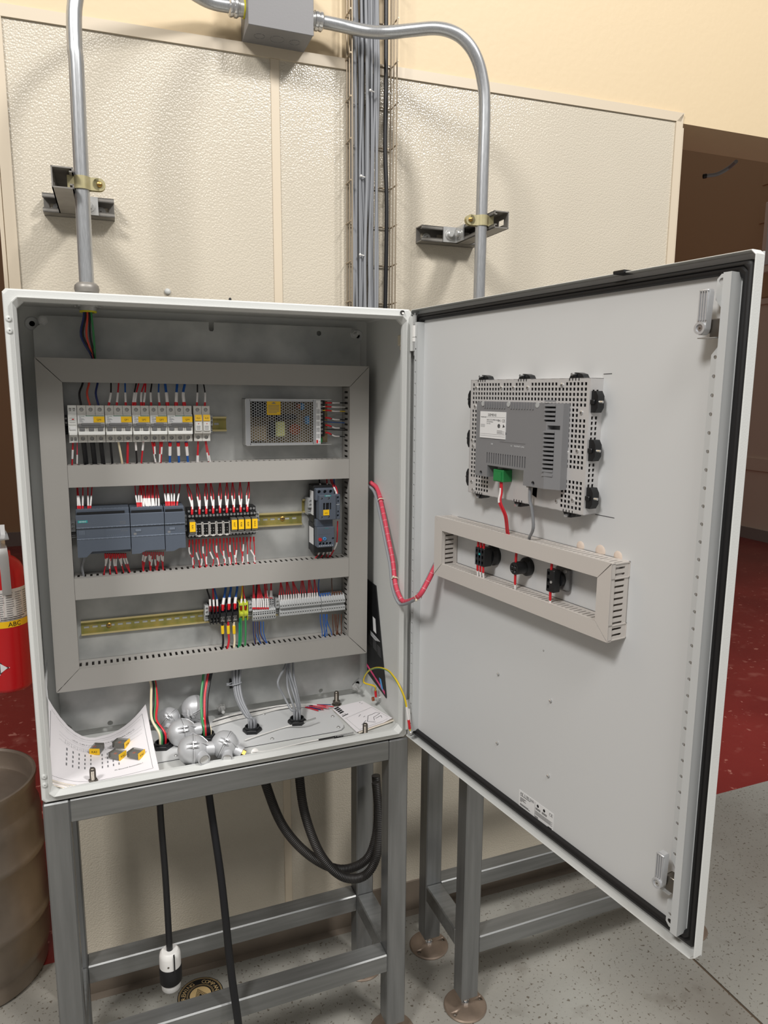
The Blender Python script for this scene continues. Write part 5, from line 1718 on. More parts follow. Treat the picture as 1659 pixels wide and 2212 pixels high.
# torn plastic film at the left cabinet wall
p0 = at(FW, 98, 1440, .012, 0); p1 = at(FW, 96, 1500, .012, 0); p2 = at(FW, 103, 1590, .012, 0)
mb = MB()
pts = [(at(FW, 101, 1425, .006, 0), at(FW, 102, 1426, .008, 0)), (at(FW, 95, 1490, .006, 0), at(FW, 101, 1485, .012, 0)), (at(FW, 96, 1530, .006, 0), at(FW, 104, 1515, .016, 0)), (at(FW, 98, 1600, .006, 0), at(FW, 107, 1600, .016, 0))]
vs = [v for a in pts for v in a]+[v+V((.0006, 0, 0)) for a in pts for v in a]
mb.add(vs, [(2*i, 2*i+1, 2*i+3, 2*i+2) for i in range(3)]+[(8+2*i, 9+2*i, 11+2*i, 10+2*i) for i in range(3)]+[(2*i, 2*i+2, 10+2*i, 8+2*i) for i in range(3)]+[(2*i+1, 2*i+3, 11+2*i, 9+2*i) for i in range(3)]+[(0, 1, 9, 8), (6, 7, 15, 14)], M_lab)
solo(mb, 'plastic_film', 'torn white film curling up the cabinet side above the drawings', 'film')
# black leaflet leaning on the right cabinet wall
t = thing('black_leaflet', 'tall black printed leaflet leaning inside the cabinet side wall', 'leaflet', FW, (.79, .17, .05))
mb = MB()
cl = [pr(FW, '6', X, Y, xx, 0) for X, Y, xx in ((1405, 40, .790), (1475, 95, .7945), (1560, 1012, .7945), (1405, 800, .784))]
vs = [c for c in cl]+[c+V((.0022, 0, 0)) for c in cl]
mb.add(vs, [(0, 1, 2, 3), (4, 5, 6, 7), (0, 1, 5, 4), (1, 2, 6, 5), (2, 3, 7, 6), (3, 0, 4, 7)], M_blk)
part(mb, 'sheet', t)
def bl(u, v):
    return cl[0].lerp(cl[1], u).lerp(cl[3].lerp(cl[2], u), v)+V((-.0006, 0, 0))
def blq(mb, u0, u1, v0, v1, m_):
    mb.add([bl(u0, v0), bl(u1, v0), bl(u1, v1), bl(u0, v1)], [(0, 1, 2, 3)], m_)
mb = MB()
blq(mb, .5, .72, .33, .47, M_lab)
for k in range(4):
    blq(mb, .25, .95-.1*k, .505+k*.012, .511+k*.012, M_txtw)
for k in range(6):
    blq(mb, .12, .12+.2, .56+k*.016, .564+k*.016, M_txtg)
    blq(mb, .42, .66, .56+k*.016, .564+k*.016, M_txtg)
    blq(mb, .72, .95, .57+k*.016, .574+k*.016, M_txtg)
part(mb, 'white_print', t)
mb = MB()
mb.add([bl(.0, .9), bl(.0, .93), bl(.98, .975), bl(.98, .945)], [(0, 1, 2, 3)], M_pink)
mb.add([bl(.7, .88), bl(.82, .87), bl(.9, .96), bl(.78, .965)], [(0, 1, 2, 3)], M_bluek)
part(mb, 'pink_band', t)
# earth wire from the cabinet wall to the door
eb = pr(FW, '8', 1382, 303, .797, 0)
mb = MB().lathe([(.011, 0), (.011, .002), (.007, .002), (.007, .006), (.0085, .006), (.0085, .009), (.0055, .01), (.0055, .017)], M_zinc, (.7978, eb.y, eb.z), (-1, 0, 0), 12)
mb.cyl((.7812, eb.y, eb.z), (.776, eb.y, eb.z), .0056, M_cop, 12)
solo(mb, 'earth_stud', 'copper tipped earth stud on the inner cabinet side wall', 'earth stud')
P = [V((.787, eb.y, eb.z+.004)), V((.786, eb.y+.002, eb.z+.02)), pr(FW, '8', 1345, 215, .78, 0), pr(FW, '8', 1265, 185, .765, 0), pr(FW, '8', 1290, 110, .765, 0), pr(FW, '8', 1360, 78, .772, 0), pr(FW, '8', 1440, 95, .06), pr(FW, '8', 1490, 145, .01),
     pr(FW, '8', 1530, 210, -.02), pr(FW, '8', 1572, 310, -.03), pr(FW, '8', 1592, 425, -.034), pr(FW, '8', 1605, 510, -.036), pr(FW, '8', 1610, 545, -.036)]
ew = wire(FW, P, .0022, 'yellow', 'yellow green earth wire arching from the cabinet stud to the door', 'earth wires', [(.87, .94)], [(0, .04), (.94, .99)])
Pc = catmull(P, 5)
part(MB().tube([p+V((-.0012, .0012, -.001)) for p in sub(Pc, .04, .9)], .0013, WC['green'], 6), 'green_stripe', ew)
mb = MB().lathe([(.0068, 0), (.0068, .005), (.005, .007)], M_zinc, tuple(at(FW, 887, 1581, -.028)), (-.8, -.5, 0), 6)
solo(mb, 'earth_nut', 'zinc nut fixing the earth wire lug to the door strip', 'nut')
# ================================================================== door mounted things
# wiring duct ring
DY0 = -.0235
p0 = at(FD, 938, 1118, DY0); p1 = at(FD, 1320, 1212, DY0); p2 = at(FD, 938, 1242, DY0); p3 = at(FD, 1313, 1388, DY0)
A0, A1 = (p0.x+p2.x)/2, (p1.x+p3.x)/2
B0, B1 = (p2.z+p3.z)/2, (p0.z+p1.z)/2
W2 = .0275
g = 'pale wiring ducts on the cabinet door'
kw = dict(m=M_ductd, pitch=.0098, sw=.0036, sy=(.14, .74))
duct(FD, A0, A1, B1-W2, B1, DY0, YS, True, 'upper pale wiring duct on the door above the switches', g, [(A0+e, B1), (A1-e, B1), (A1-W2, B1-W2), (A0+W2, B1-W2)], **kw)
duct(FD, A0, A1, B0, B0+W2, DY0, YS, True, 'lower pale wiring duct on the door below the switches', g, [(A0+e, B0), (A1-e, B0), (A1-W2, B0+W2), (A0+W2, B0+W2)], **kw)
duct(FD, A0, A0+W2, B0, B1, DY0, YS, False, 'short pale wiring duct on the door near the hinge', g, [(A0, B0+e), (A0, B1-e), (A0+W2, B1-W2-e), (A0+W2, B0+W2+e)], ins=(.001, .001), **kw)
duct(FD, A1-W2, A1, B0, B1, DY0, YS, False, 'short pale wiring duct on the door towards the latch edge', g, [(A1, B0+e), (A1, B1-e), (A1-W2, B1-W2-e), (A1-W2, B0+W2+e)], ins=(.001, .001), **kw)
# glue smears above the duct
for px, py, r in ((1253, 1180, .009), (1296, 1191, .011), (1334, 1202, .009)):
    p = at(FD, px, py, YS-.001)
    solo(MB().lathe([(r, 0), (r*.8, .0012), (r*.3, .0015)], mat('tan_glue', (216, 200, 186), .5), (p.x, YS, p.z), (0, -1, 0), 12), 'glue_blob', 'tan glue smear on the door above the duct', 'glue', FD, 'glue smears on the door')
# switch contact block
MIDZ = (B0+B1)/2
def sw_wire(x, y, z0, z1, lb, c='red', fe=True):
    P = [V((x, y, z0)), V((x+.0005, y, (z0+z1)/2)), V((x, y+.002, z1))]
    wire(FD, P, .0015, c, lb, 'switch wires on the door', [(.55, .98)], [(.0, .5)] if fe else [])
p = at(FD, 1037, 1203, DY0+.006)
sx, sz = p.x, p.z
t = thing('selector_switch', 'black six-terminal selector switch block inside the door duct ring', 'switch', FD, (sx, YS, sz-.02))
cu = MB()
mb = MB()
for ix in (-.011, -.002, .007):
    for iz in (-.011, .0, .011):
        cu.box(sx+ix-.0025, sx+ix+.0025, DY0+.002, DY0+.013, sz+iz-.003, sz+iz+.003, M_blk)
    mb.box(sx+ix-.0045, sx+ix-.0041, DY0+.0053, DY0+.006, sz-.018, sz+.018, M_plc)
mb.box(sx-.004, sx+.001, DY0+.005, DY0+.0056, sz+.0035, sz+.0075, M_teal)
part(MB().box(sx-.016, sx+.012, DY0+.006, DY0+.026, sz-.0185, sz+.018, M_blk, .0015), 'contact_block', t, cuts=cu)
part(mb, 'block_trim', t)
part(MB().box(sx-.012, sx+.01, DY0+.026, DY0+.034, sz-.016, sz+.016, M_blk, .002), 'coupling', t)
part(MB().lathe([(.0205, 0), (.0205, .006), (.0175, .009), (.0155, .014)], M_blk, (sx-.0005, YS, sz), (0, -1, 0), 28), 'collar', t)
for ix in (-.011, -.002, .007):
    sw_wire(sx+ix, DY0+.009, sz+.017, sz+.042, 'red ferrule wire above the selector switch')
    sw_wire(sx+ix, DY0+.009, sz-.017, sz-.042, 'red ferrule wire below the selector switch')
p = at(FD, 1110, 1228, DY0+.008)
sx, sz = p.x, p.z
t = thing('indicator_lamp', 'black cylindrical indicator lamp body inside the door duct ring', 'indicator', FD, (sx, YS, sz-.014))
cu = MB()
for a in (.7, 2.3, 3.9, 5.5):
    cu.cyl((sx+.006*math.cos(a), YS-.028, sz+.006*math.sin(a)), (sx+.006*math.cos(a), YS-.038, sz+.006*math.sin(a)), .0024, M_blk, 12)
part(MB().lathe([(.0175, 0), (.0175, .006), (.0155, .009), (.012, .011), (.012, .03), (.0112, .034)], M_blk, (sx, YS, sz), (0, -1, 0), 28), 'body', t, cuts=cu)
sw_wire(sx, YS-.03, sz+.011, sz+.046, 'red ferrule wire above the indicator lamp')
sw_wire(sx, YS-.03, sz-.011, sz-.048, 'red ferrule wire below the indicator lamp')
p = at(FD, 1190, 1254, DY0+.008)
sx, sz = p.x, p.z
t = thing('push_button', 'black contact block on grey push button collar inside duct ring', 'push button', FD, (sx, YS, sz-.02))
cu = MB()
mb = MB()
for iz in (-.012, .0, .012):
    cu.box(sx-.007, sx-.002, DY0+.002, DY0+.013, sz+iz-.003, sz+iz+.003, M_blk)
mb.cyl((sx+.003, DY0+.006, sz-.002), (sx+.003, DY0+.005, sz-.002), .0025, M_zinc, 8)
part(MB().box(sx-.010, sx+.009, DY0+.006, DY0+.022, sz-.0205, sz+.019, M_blk, .0015), 'contact_block', t, cuts=cu)
part(mb, 'block_screw', t)
part(MB().lathe([(.0135, 0), (.0135, .018)], M_blk, (sx, DY0+.04, sz), (0, -1, 0), 24), 'shaft', t)
part(MB().box(sx-.017, sx+.017, YS-.012, YS, sz-.021, sz+.021, M_brkg, .004), 'grey_collar', t)
mb = MB()
for a, b in ((-.012, .016), (.012, .016), (-.008, -.018)):
    mb.lathe([(.003, 0), (.003, .003)], M_zinc, (sx+a, YS-.012, sz+b), (0, -1, 0), 8)
part(mb, 'collar_screws', t)
sw_wire(sx-.001, DY0+.009, sz+.017, sz+.046, 'red ferrule wire above the push button')
sw_wire(sx-.001, DY0+.009, sz-.019, sz-.05, 'red ferrule wire below the push button')

# ------------------------------------------------------------------ operator panel
HY = -.0105
a = at(FD, 1016, 824, HY); b_ = at(FD, 1274, 812, HY); c_ = at(FD, 1013, 1066, HY); d_ = at(FD, 1262, 1110, HY)
HX0, HX1 = (a.x+c_.x)/2, (b_.x+d_.x)/2
HZ0, HZ1 = (c_.z+d_.z)/2, (a.z+b_.z)/2
hm = thing('operator_panel', 'rear of an operator panel with perforated metal back set in door', 'operator panel', FD, ((HX0+HX1)/2, YS, HZ0))
hy2 = HY+.0485-.02
aa = at(FD, 1028, 870, -.036); bb = at(FD, 1184, 868, -.036); cc = at(FD, 1025, 1028, -.036); dd = at(FD, 1172, 1048, -.036); ee = at(FD, 1219, 868, -.024)
GX0, GX1, GZ0, GZ1 = (aa.x+cc.x)/2, (bb.x+dd.x)/2, (cc.z+dd.z)/2, (aa.z+bb.z)/2
GXR = ee.x
pitch = .00835
nx = int((HX1-HX0-.006)/pitch); nz = int((HZ1-HZ0-.006)/pitch)
hs = .0050
xs, zs = [HX0], [HZ0]
ex = (HX1-HX0-nx*pitch)/2; ez = (HZ1-HZ0-nz*pitch)/2
for i in range(nx):
    c = HX0+ex+(i+.5)*pitch
    xs += [c-hs/2, c+hs/2]
xs.append(HX1)
for j in range(nz):
    c = HZ0+ez+(j+.5)*pitch
    zs += [c-hs/2, c+hs/2]
zs.append(HZ1)
scr = [(.06, .93), (.30, .93), (.41, .93), (.53, .93), (.80, .95), (.95, .75), (.86, .45), (.935, .47), (.92, .1), (.8, .07), (.05, .77), (.04, .42), (.035, .1), (.05, .03), (.03, .47)]
def hole(i, j):
    if i % 2 == 0 or j % 2 == 0:
        return False
    u, v = ((xs[i]+xs[i+1])/2-HX0)/(HX1-HX0), ((zs[j]+zs[j+1])/2-HZ0)/(HZ1-HZ0)
    if any(abs(u-a) < .022 and abs(v-b) < .03 for a, b in scr):
        return False
    X, Z = HX0+u*(HX1-HX0), HZ0+v*(HZ1-HZ0)
    if GX0+.012 < X < GXR-.012 and GZ0+.01 < Z < GZ1-.008:
        return False
    if v < .2 and .2 < u < .81:
        return False
    if .26 < v < .345 and u > .76:
        return False
    if .81 > u > .66 and v < .22:
        return False
    return True
mb = MB().grid(xs, zs, HY, HY+.0012, hole, M_hmi)
part(mb, 'perforated_plate', hm, cuts=MB().prism([(HX0+.60*(HX1-HX0), HZ0+.018), (HX0+.64*(HX1-HX0), HZ0+.014), (HX0+.645*(HX1-HX0), HZ0+.045), (HX0+.605*(HX1-HX0), HZ0+.045)], HY-.004, HY+.005, M_hmi))
mb = MB()
mb.box(HX0, HX0+.0012, HY, YS, HZ0, HZ1, M_hmi)
mb.box(HX0, HX1, HY, YS, HZ0, HZ0+.0012, M_hmi)
mb.box(HX0, HX1, HY, YS, HZ1-.0012, HZ1, M_hmi)
# right flank with two columns of holes
nzz = int((HZ1-HZ0-.02)/pitch)
ys = [HY+.0012, HY+.006, HY+.0105, HY+.0145, HY+.019, YS]
zz = [HZ0]
for j in range(nzz):
    c = HZ0+.01+(j+.5)*pitch
    zz += [c-hs/2, c+hs/2]
zz.append(HZ1)
tmp = MB().grid(ys, zz, 0, .0012, lambda i, j: i in (1, 3) and j % 2 == 1 and (j//2) % 9 not in (0, 1, 2), M_hmi)
mb.add([(HX1-.0012+v.y, v.x, v.z) for v in tmp.v], tmp.f, M_hmi)
part(mb, 'side_walls', hm)
part(MB().box(HX0+.003, HX1-.003, HY+.014, HY+.016, HZ0+.003, HZ1-.003, mat('dark_inner_board', (52, 52, 54), .6)), 'inner_board', hm)
# housing with sloping flank
yh = -.036
mb = MB()
mb.prism([(GX0, HY), (GX0, yh), (GX1, yh), (GXR, yh+.011), (GXR, HY)], GZ0, GZ1, M_hmig, 2) if False else None
poly = [(GX0, HY), (GX0+.001, yh+.001), (GX1, yh), (GXR-.001, yh+.012), (GXR, HY)]
def zprism(mb, poly, z0, z1, m_):
    n = len(poly)
    vs = [(x, y, z0) for x, y in poly]+[(x, y, z1) for x, y in poly]
    mb.add(vs, [tuple(range(n)), tuple(range(n, 2*n))]+[(i, (i+1) % n, n+(i+1) % n, n+i) for i in range(n)], m_)
hb = GZ0+.022
xr1, xr2 = GX0+(GX1-GX0)*.20, GX0+(GX1-GX0)*.73
L = GX1-GX0
cu = MB()
for k in range(17):
    x = GX0+L*(.19+k*.0345)
    cu.box(x-.0014, x+.0014, yh-.003, yh+.012, hb+.004, hb+.0235, M_hmig)
for j in range(18):
    z = GZ0+.014+j*.0072
    if j not in (11, 12) and z > hb+.001:
        cu.box(GX1-.004, GX1+.014, yh-.003, yh+.014, z, z+.0030, M_hmig)
cu.box(GX1+.002, GX1+.022, yh-.003, yh+.016, GZ0+.0945, GZ0+.1015, M_hmig)
zprism(mb, poly, hb, GZ1, M_hmig)
hs_ = part(mb, 'rear_housing', hm, cuts=cu)
mb = MB()
zprism(mb, [(GX0, HY), (GX0+.001, yh+.001), (xr1, yh+.0002), (xr1, HY)], GZ0, hb, M_hmig)
part(mb, 'housing_foot', hm, cuts=MB().cyl((GX0+L*.1, yh-.003, GZ0+.006), (GX0+L*.1, yh+.01, GZ0+.006), .0042, M_hmig, 16))
mb = MB()
zprism(mb, [(xr2, HY), (xr2, yh+.0002), (GX1, yh), (GXR-.001, yh+.012), (GXR, HY)], GZ0-.004, hb, M_hmig)
part(mb, 'housing_foot', hm, cuts=MB().cyl((GX0+L*.86, yh-.003, GZ0+.002), (GX0+L*.86, yh+.01, GZ0+.002), .0042, M_hmig, 16))
for k in range(9):
    for x0_ in (.14, .53):
        x = GX0+L*(x0_+k*.037)
        part(MB().box(x-.0012, x+.0012, yh-.0012, yh+.004, GZ1-.011, GZ1+.0008, M_hmig), 'vent_rib', hm)
k = 0
for j in range(18):
    z = GZ0+.014+j*.0072
    if j in (11, 12):
        continue
    sl = .012/(GXR-GX1)
    mb = MB()
    for s, m_, o in ((1, M_hmig, .0034),):
        x0_, x1_ = GX1-.004, GX1+.014
        mb.add([(x0_, yh-.0022, z+o), (x1_, yh+sl*.014-.0014, z+o), (x1_, yh+sl*.014-.0014, z+o+.0030), (x0_, yh-.0022, z+o+.0030),
                (x0_, yh+.003, z+o), (x1_, yh+.006, z+o), (x1_, yh+.006, z+o+.0030), (x0_, yh+.003, z+o+.0030)],
               [(0, 1, 2, 3), (4, 5, 6, 7), (0, 1, 5, 4), (1, 2, 6, 5), (2, 3, 7, 6), (3, 0, 4, 7)], m_)
    part(mb, 'vent_louvre', hm)
mb = MB()
for u in (.11, .49, .88):
    x = GX0+L*u
    mb.cyl((x, yh-.0006, GZ1-.0035), (x, yh+.002, GZ1-.0035), .0045, M_tbl, 14)
mb.cyl((GX0+L*.46, yh-.0004, GZ0+.083), (GX0+L*.46, yh, GZ0+.083), .0022, M_txtg, 10)
for x, s_ in ((GX0+L*.265, 'X80'), (GX0+L*.55, 'X1'), (GX0+L*.66, 'PROFINET (LAN)')):
    mb.ftext(s_, x, yh-.0003, GZ0+.062, .0036, M_txtw)
mb.box(GX0+L*.38, GX0+L*.74, yh-.0003, yh, GZ0+.0675, GZ0+.0678, M_txtg)
part(mb, 'housing_marks', hm)
# type label
lx0, lx1 = GX0+L*.075, GX0+L*.46
lz1, lz0 = GZ1-.0175, GZ1-.0655
y = yh-.0006
mb = MB().box(lx0, lx1, y, yh+.001, lz0, lz1, M_lab)
y -= .0002
LW, LH = lx1-lx0, lz1-lz0
mb.ftext('SIEMENS', lx0+.48*LW, y, lz1-.12*LH, .0066, M_txt)
mb.ftext('SIMATIC HMI', lx0+.04*LW, y, lz1-.23*LH, .0026, M_txt, False)
mb.ftext('6AV2 123-2MB03-0AX0', lx0+.27*LW, y, lz1-.33*LH, .0036, M_txt, False)
mb.ftext('KTP1200 Basic', lx0+.27*LW, y, lz1-.40*LH, .0031, M_txt, False)
mb.ftext('24 V DC', lx0+.27*LW, y, lz1-.47*LH, .0031, M_txt, False)
mb.ftext('CE', lx0+.92*LW, y, lz1-.32*LH, .0072, M_txt)
mb.ftext('EAC', lx0+.77*LW, y, lz1-.32*LH, .005, M_txt)
for u, v in ((.75, .52), (.93, .52)):
    mb.lathe([(.0036, 0), (.0036, .0003), (.0029, .0003), (.0029, 0)], M_txt, (lx0+u*LW, y+.0002, lz1-v*LH), (0, -1, 0), 14 if u < .8 else 3)
for k in range(4):
    mb.box(lx0+.68*LW, lx0+(.88+.08*(k % 2))*LW, y, y+.0002, lz1-(.70+k*.035)*LH, lz1-(.688+k*.035)*LH, M_txtg)
for k in range(3):
    mb.box(lx0+.03*LW, lx0+.2*LW, y, y+.0002, lz1-(.50+k*.04)*LH, lz1-(.49+k*.04)*LH, M_txtg)
for v in (.2, .84, .91):
    mb.box(lx0+.02*LW, lx0+.98*LW, y, y+.0002, lz1-(v+.006)*LH, lz1-v*LH, M_txtg)
part(mb, 'type_label', hm)
# green plug, network plug
mb = MB().box(GX0+L*.27, GX0+L*.42, yh+.004, HY, GZ0-.006, GZ0+.016, M_gconn, .001)
mb.box(GX0+L*.29, GX0+L*.40, yh+.002, yh+.004, GZ0-.004, GZ0+.012, M_gconn)
part(mb, 'power_plug', hm)
mb = MB().box(GX0+L*.735, GX0+L*.80, yh+.006, HY, GZ0-.008, GZ0+.006, M_clear, .001)
part(mb, 'network_plug', hm)
mb = MB()
for u, v in scr:
    cross_screw(mb, HX0+u*(HX1-HX0), HY, HZ0+v*(HZ1-HZ0), .0034, m=M_chrome)
part(mb, 'plate_screws', hm)
def clip(x, z, vert, s):
    mb = MB()
    if vert:      # clip on left/right edge, points in x direction s
        pts = [(0, -.017), (.009, -.017), (.014, -.009), (.014, .009), (.009, .017), (0, .017)]
        mb.prism([(x+s*a, z+b) for a, b in pts], HY+.004, HY+.018, M_blk)
        mb.box(min(x, x+s*.009), max(x, x+s*.009), HY+.001, HY+.0045, z-.0035, z+.0035, M_blk, .0008)
        mb.cyl((x-s*.003, HY+.004, z), (x+s*.02, HY+.009, z), .0022, M_chrome, 8)
    else:
        pts = [(-.015, 0), (-.012, .006), (-.003, .009), (.004, .0085), (.013, .006), (.017, 0)]
        mb.prism([(x+a, z+s*b) for a, b in pts], HY+.003, HY+.016, M_blk)
        mb.box(x-.002, x+.002, HY+.001, HY+.02, min(z, z+s*.0065), max(z, z+s*.0065), M_blk)
        mb.cyl((x-.0035, HY-.004, z+s*.006), (x-.0035, HY+.012, z+s*.0055), .0023, M_chrome, 8)
        for k in range(4):
            mb.box(x-.012+k*.007, x-.0105+k*.007, HY-.0006, HY+.004, min(z-s*.004, z), max(z-s*.004, z), M_blk)
    part(mb, 'mounting_clip', hm)
for u in (.11, .485, .89):
    clip(HX0+u*(HX1-HX0), HZ1, False, 1)
    clip(HX0+u*(HX1-HX0), HZ0, False, -1)
for v in (.83, .48, .13):
    clip(HX1, HZ0+v*(HZ1-HZ0), True, 1)
    clip(HX0, HZ0+v*(HZ1-HZ0), True, -1)
for px0, py0, px1, py1 in ((1304, 808, 1322, 807), (1286, 1111, 1327, 1119)):
    q0, q1 = at(FD, px0, py0, YS-.0002), at(FD, px1, py1, YS-.0002)
    solo(MB().tube([q0, q1], .0005, M_txt, 5), 'pen_mark', 'thin pen layout line at a corner of the operator panel', 'pen line', FD, 'pen layout lines on the door')
# wires to the panel
gx = GX0+L*.36
for k in range(2):
    q = at(FD, 1094+k*4, 1147, DY0+.012)
    P = [V((gx+k*.004, yh+.008, GZ0-.004)), V((gx+.001+k*.004, yh+.008, GZ0-.025)), at(FD, 1078+k*4, 1085, -.03), at(FD, 1090+k*4, 1115, -.022), q, q+V((0, .004, -.012))]
    wire(FD, P, .0017, 'red', 'red wire from the green plug down into the door duct', 'red wires of the operator panel', [(.12, .36)] if k == 0 else [])
gx = GX0+L*.768
q = at(FD, 1143, 1163, DY0+.016)
P = [V((gx, yh+.01, GZ0-.006)), V((gx+.001, yh+.01, GZ0-.03)), at(FD, 1149, 1100, -.024), at(FD, 1152, 1140, -.018), q, q+V((-.002, .003, -.012))]
wire(FD, P, .0028, 'grey', 'grey network cable from the operator panel into the door duct', 'operator panel cables', cat='cable', name='cable', n=8)

# ------------------------------------------------------------------ harness between plate duct and door duct
HP = [(796, 1044, .215), (812, 1060, .19), (824, 1110, .13), (836, 1170, .08), (845, 1215, .045), (850, 1262, .01), (860, 1292, -.018), (872, 1302, -.035)]
def hp(off, dz=0):
    P = [at(FW, x+off, y_+dz, v) for x, y_, v in HP]
    q = [FD.M @ at(FD, x+off, y_+dz, v) for x, y_, v in ((900, 1290, -.045), (918, 1262, -.03), (935, 1228, -.012), (947, 1205, 0.0), (958, 1190, 0.004))]
    return P+q
wire(FW, hp(-3, 4), .0036, 'grey', 'grey cable of the harness sagging between plate and door', 'door harness', n=10, cat='cable', name='cable')
hn = wire(FW, hp(4, -2), .0055, 'pink', 'red wire bundle in clear wrap sagging between plate and door', 'door harness', n=10, cat='cable', name='wire_bundle')
Pc = catmull(hp(4, -2), 5)
mb = MB()
Ls = plen(Pc)
for k in range(26):
    tt = .1+k*.033
    s_ = sub(Pc, tt, tt+.0016)
    mb.tube([s_[0], s_[-1]], .0058, mat('pale_pink_wrap', (232, 176, 180), .4), 10, caps=False)
part(mb, 'spiral_wrap', hn)
for tt in (.12, .5, .78):
    s_ = sub(Pc, tt, tt+.01)
    d = (s_[-1]-s_[0]).normalized()
    mb = MB().tube([s_[0], s_[0]+d*.003], .0085, M_ivory, 12, caps=False)
    mb.sphere(s_[0]+d.orthogonal().normalized()*.0095, .003, M_ivory, 8, 6)
    solo(mb, 'cable_tie', 'white cable tie around the sagging door harness', 'cable tie', FW, 'ties on the door harness')
p = at(FW, 847, 1216, .797, 0)
tie_mount((.7975, p.y, p.z), (-1, 0, 0), (0, 1, 1), .012, M_ivory, 'ivory tie mount holding the harness on the cabinet side wall')
# ================================================================== conduits and junction box on the wall
CYL = .2
def wp(px, py, y):
    return at(FW, px, py, y)
def bent(points, r, name, label, n=16, per=8, m=M_emt):
    P = catmull(points, per)
    return solo(MB().tube(P, r, m, n), name, label, 'conduit', FW, org=P[-1])
EX = .0148
JB = at(FB, 521.8, 93.2, -.001)
jx0 = JB.x; jz0 = JB.z
jx1 = at(FB, 654.7, 113.4, -.001).x
jd = at(FB, 600, 62.5, jz0, 2).y      # local depth of the front edge (negative)
jb = thing('junction_box', 'grey steel junction box with knockouts fixed high on the wall', 'junction box', FB, ((jx0+jx1)/2, 0, jz0))
M_jb = mat('grey_box_paint', (128, 127, 128), .5, bump=.06, bscale=300)
part(MB().box(jx0, jx1, jd+.002, -.0008, jz0, jz0+.156, M_jb, .001), 'body', jb)
part(MB().box(jx0-.001, jx1+.001, jd, jd+.0025, jz0-.001, jz0+.157, M_jb, .001), 'cover', jb)
for u, r in ((.22, .0125), (.5, .0165), (.78, .0125)):
    cx, cy = jx0+u*(jx1-jx0), jd*.5
    mb = MB()
    for k in range(5):
        a0, a1 = k*math.tau/5+.15, (k+1)*math.tau/5-.12
        P = [V((cx+r*math.cos(a0+(a1-a0)*i/6), cy+r*math.sin(a0+(a1-a0)*i/6), jz0-.0001)) for i in range(7)]
        mb.tube(P, .0009, M_jb, 6)
    part(mb, 'knockout', jb)
c0 = wp(690, 45, .375); c1 = wp(512, 14, .375)
jy = (FB.I @ c0).y
def connector(xl, dirx, zc, yc, lb):
    t = thing('conduit_connector', lb, 'connector', FB, (xl, yc, zc))
    d = (dirx, 0, 0)
    part(MB().lathe([(.0178, 0), (.0178, .012), (.0192, .013), (.0192, .022)], M_zinc, (xl, yc, zc), d, 20), 'threaded_barrel', t)
    part(MB().lathe([(.0215, .016), (.0225, .018), (.0225, .024), (.0205, .026), (.0222, .030), (.0225, .034), (.019, .0375), (.0155, .038)], M_chrome, (xl, yc, zc), d, 24), 'gland_nut', t)
    part(MB().lathe([(.0205, .0), (.0205, .003)], M_ylum if dirx < 0 else M_zinc, (xl, yc, zc), d, 24), 'seal_ring', t)
zl = at(FB, 505, 15, jd*.5).z; zr = at(FB, 690, 46, jd*.5).z
connector(jx0, -1, zl, jd*.5, 'zinc conduit connector with yellow ring on the junction box')
connector(jx1, 1, zr, jd*.5, 'zinc conduit connector on the box side towards the cable tray')
jr = FB.M @ V((jx1+.02, jd*.5, zr)); jl = FB.M @ V((jx0-.02, jd*.5, zl))
jr2 = FB.M @ V((jx1+.06, jd*.5, zr))
# right conduit
P = [jr, jr2, wp(752, 59, jr.y-.012), wp(795, 68, jr.y-.04), wp(840, 70, .30), wp(890, 65, .265), wp(940, 61, .235), wp(975, 68, .215), wp(1003, 86, .205), wp(1026, 118, .2), wp(1041, 165, .2), wp(1047, 230, .2)]
last = P[-1]
P += [V((last.x, .2, 1.35)), V((last.x-.001, .2, 1.1)), V((last.x-.002, .2, .6)), V((last.x-.002, .2, .1)), V((last.x-.002, .235, -.01))]
bent(P, EX, 'conduit', 'galvanised conduit curving from the box down behind the door')
XRc = last.x
# left conduit
q = wp(165, 140, .205)
P = [V((.141, .205, 1.012)), V((.1425, .205, 1.15)), V((.1445, .205, 1.32)), V((q.x, .205, q.z)), V((q.x-.001, .207, 1.50)), V((q.x+.004, .212, 1.58)), V((q.x+.028, .225, 1.655)), V((q.x+.075, .25, 1.702)), V((q.x+.135, .285, zl+.016)), V((q.x+.2, .325, zl+.008)), V((jl.x-.07, jl.y-.004, zl)), V((jl.x, jl.y, zl))]
bent(P, EX, 'conduit', 'galvanised conduit rising from the cabinet roof to the box')
XLc = q.x
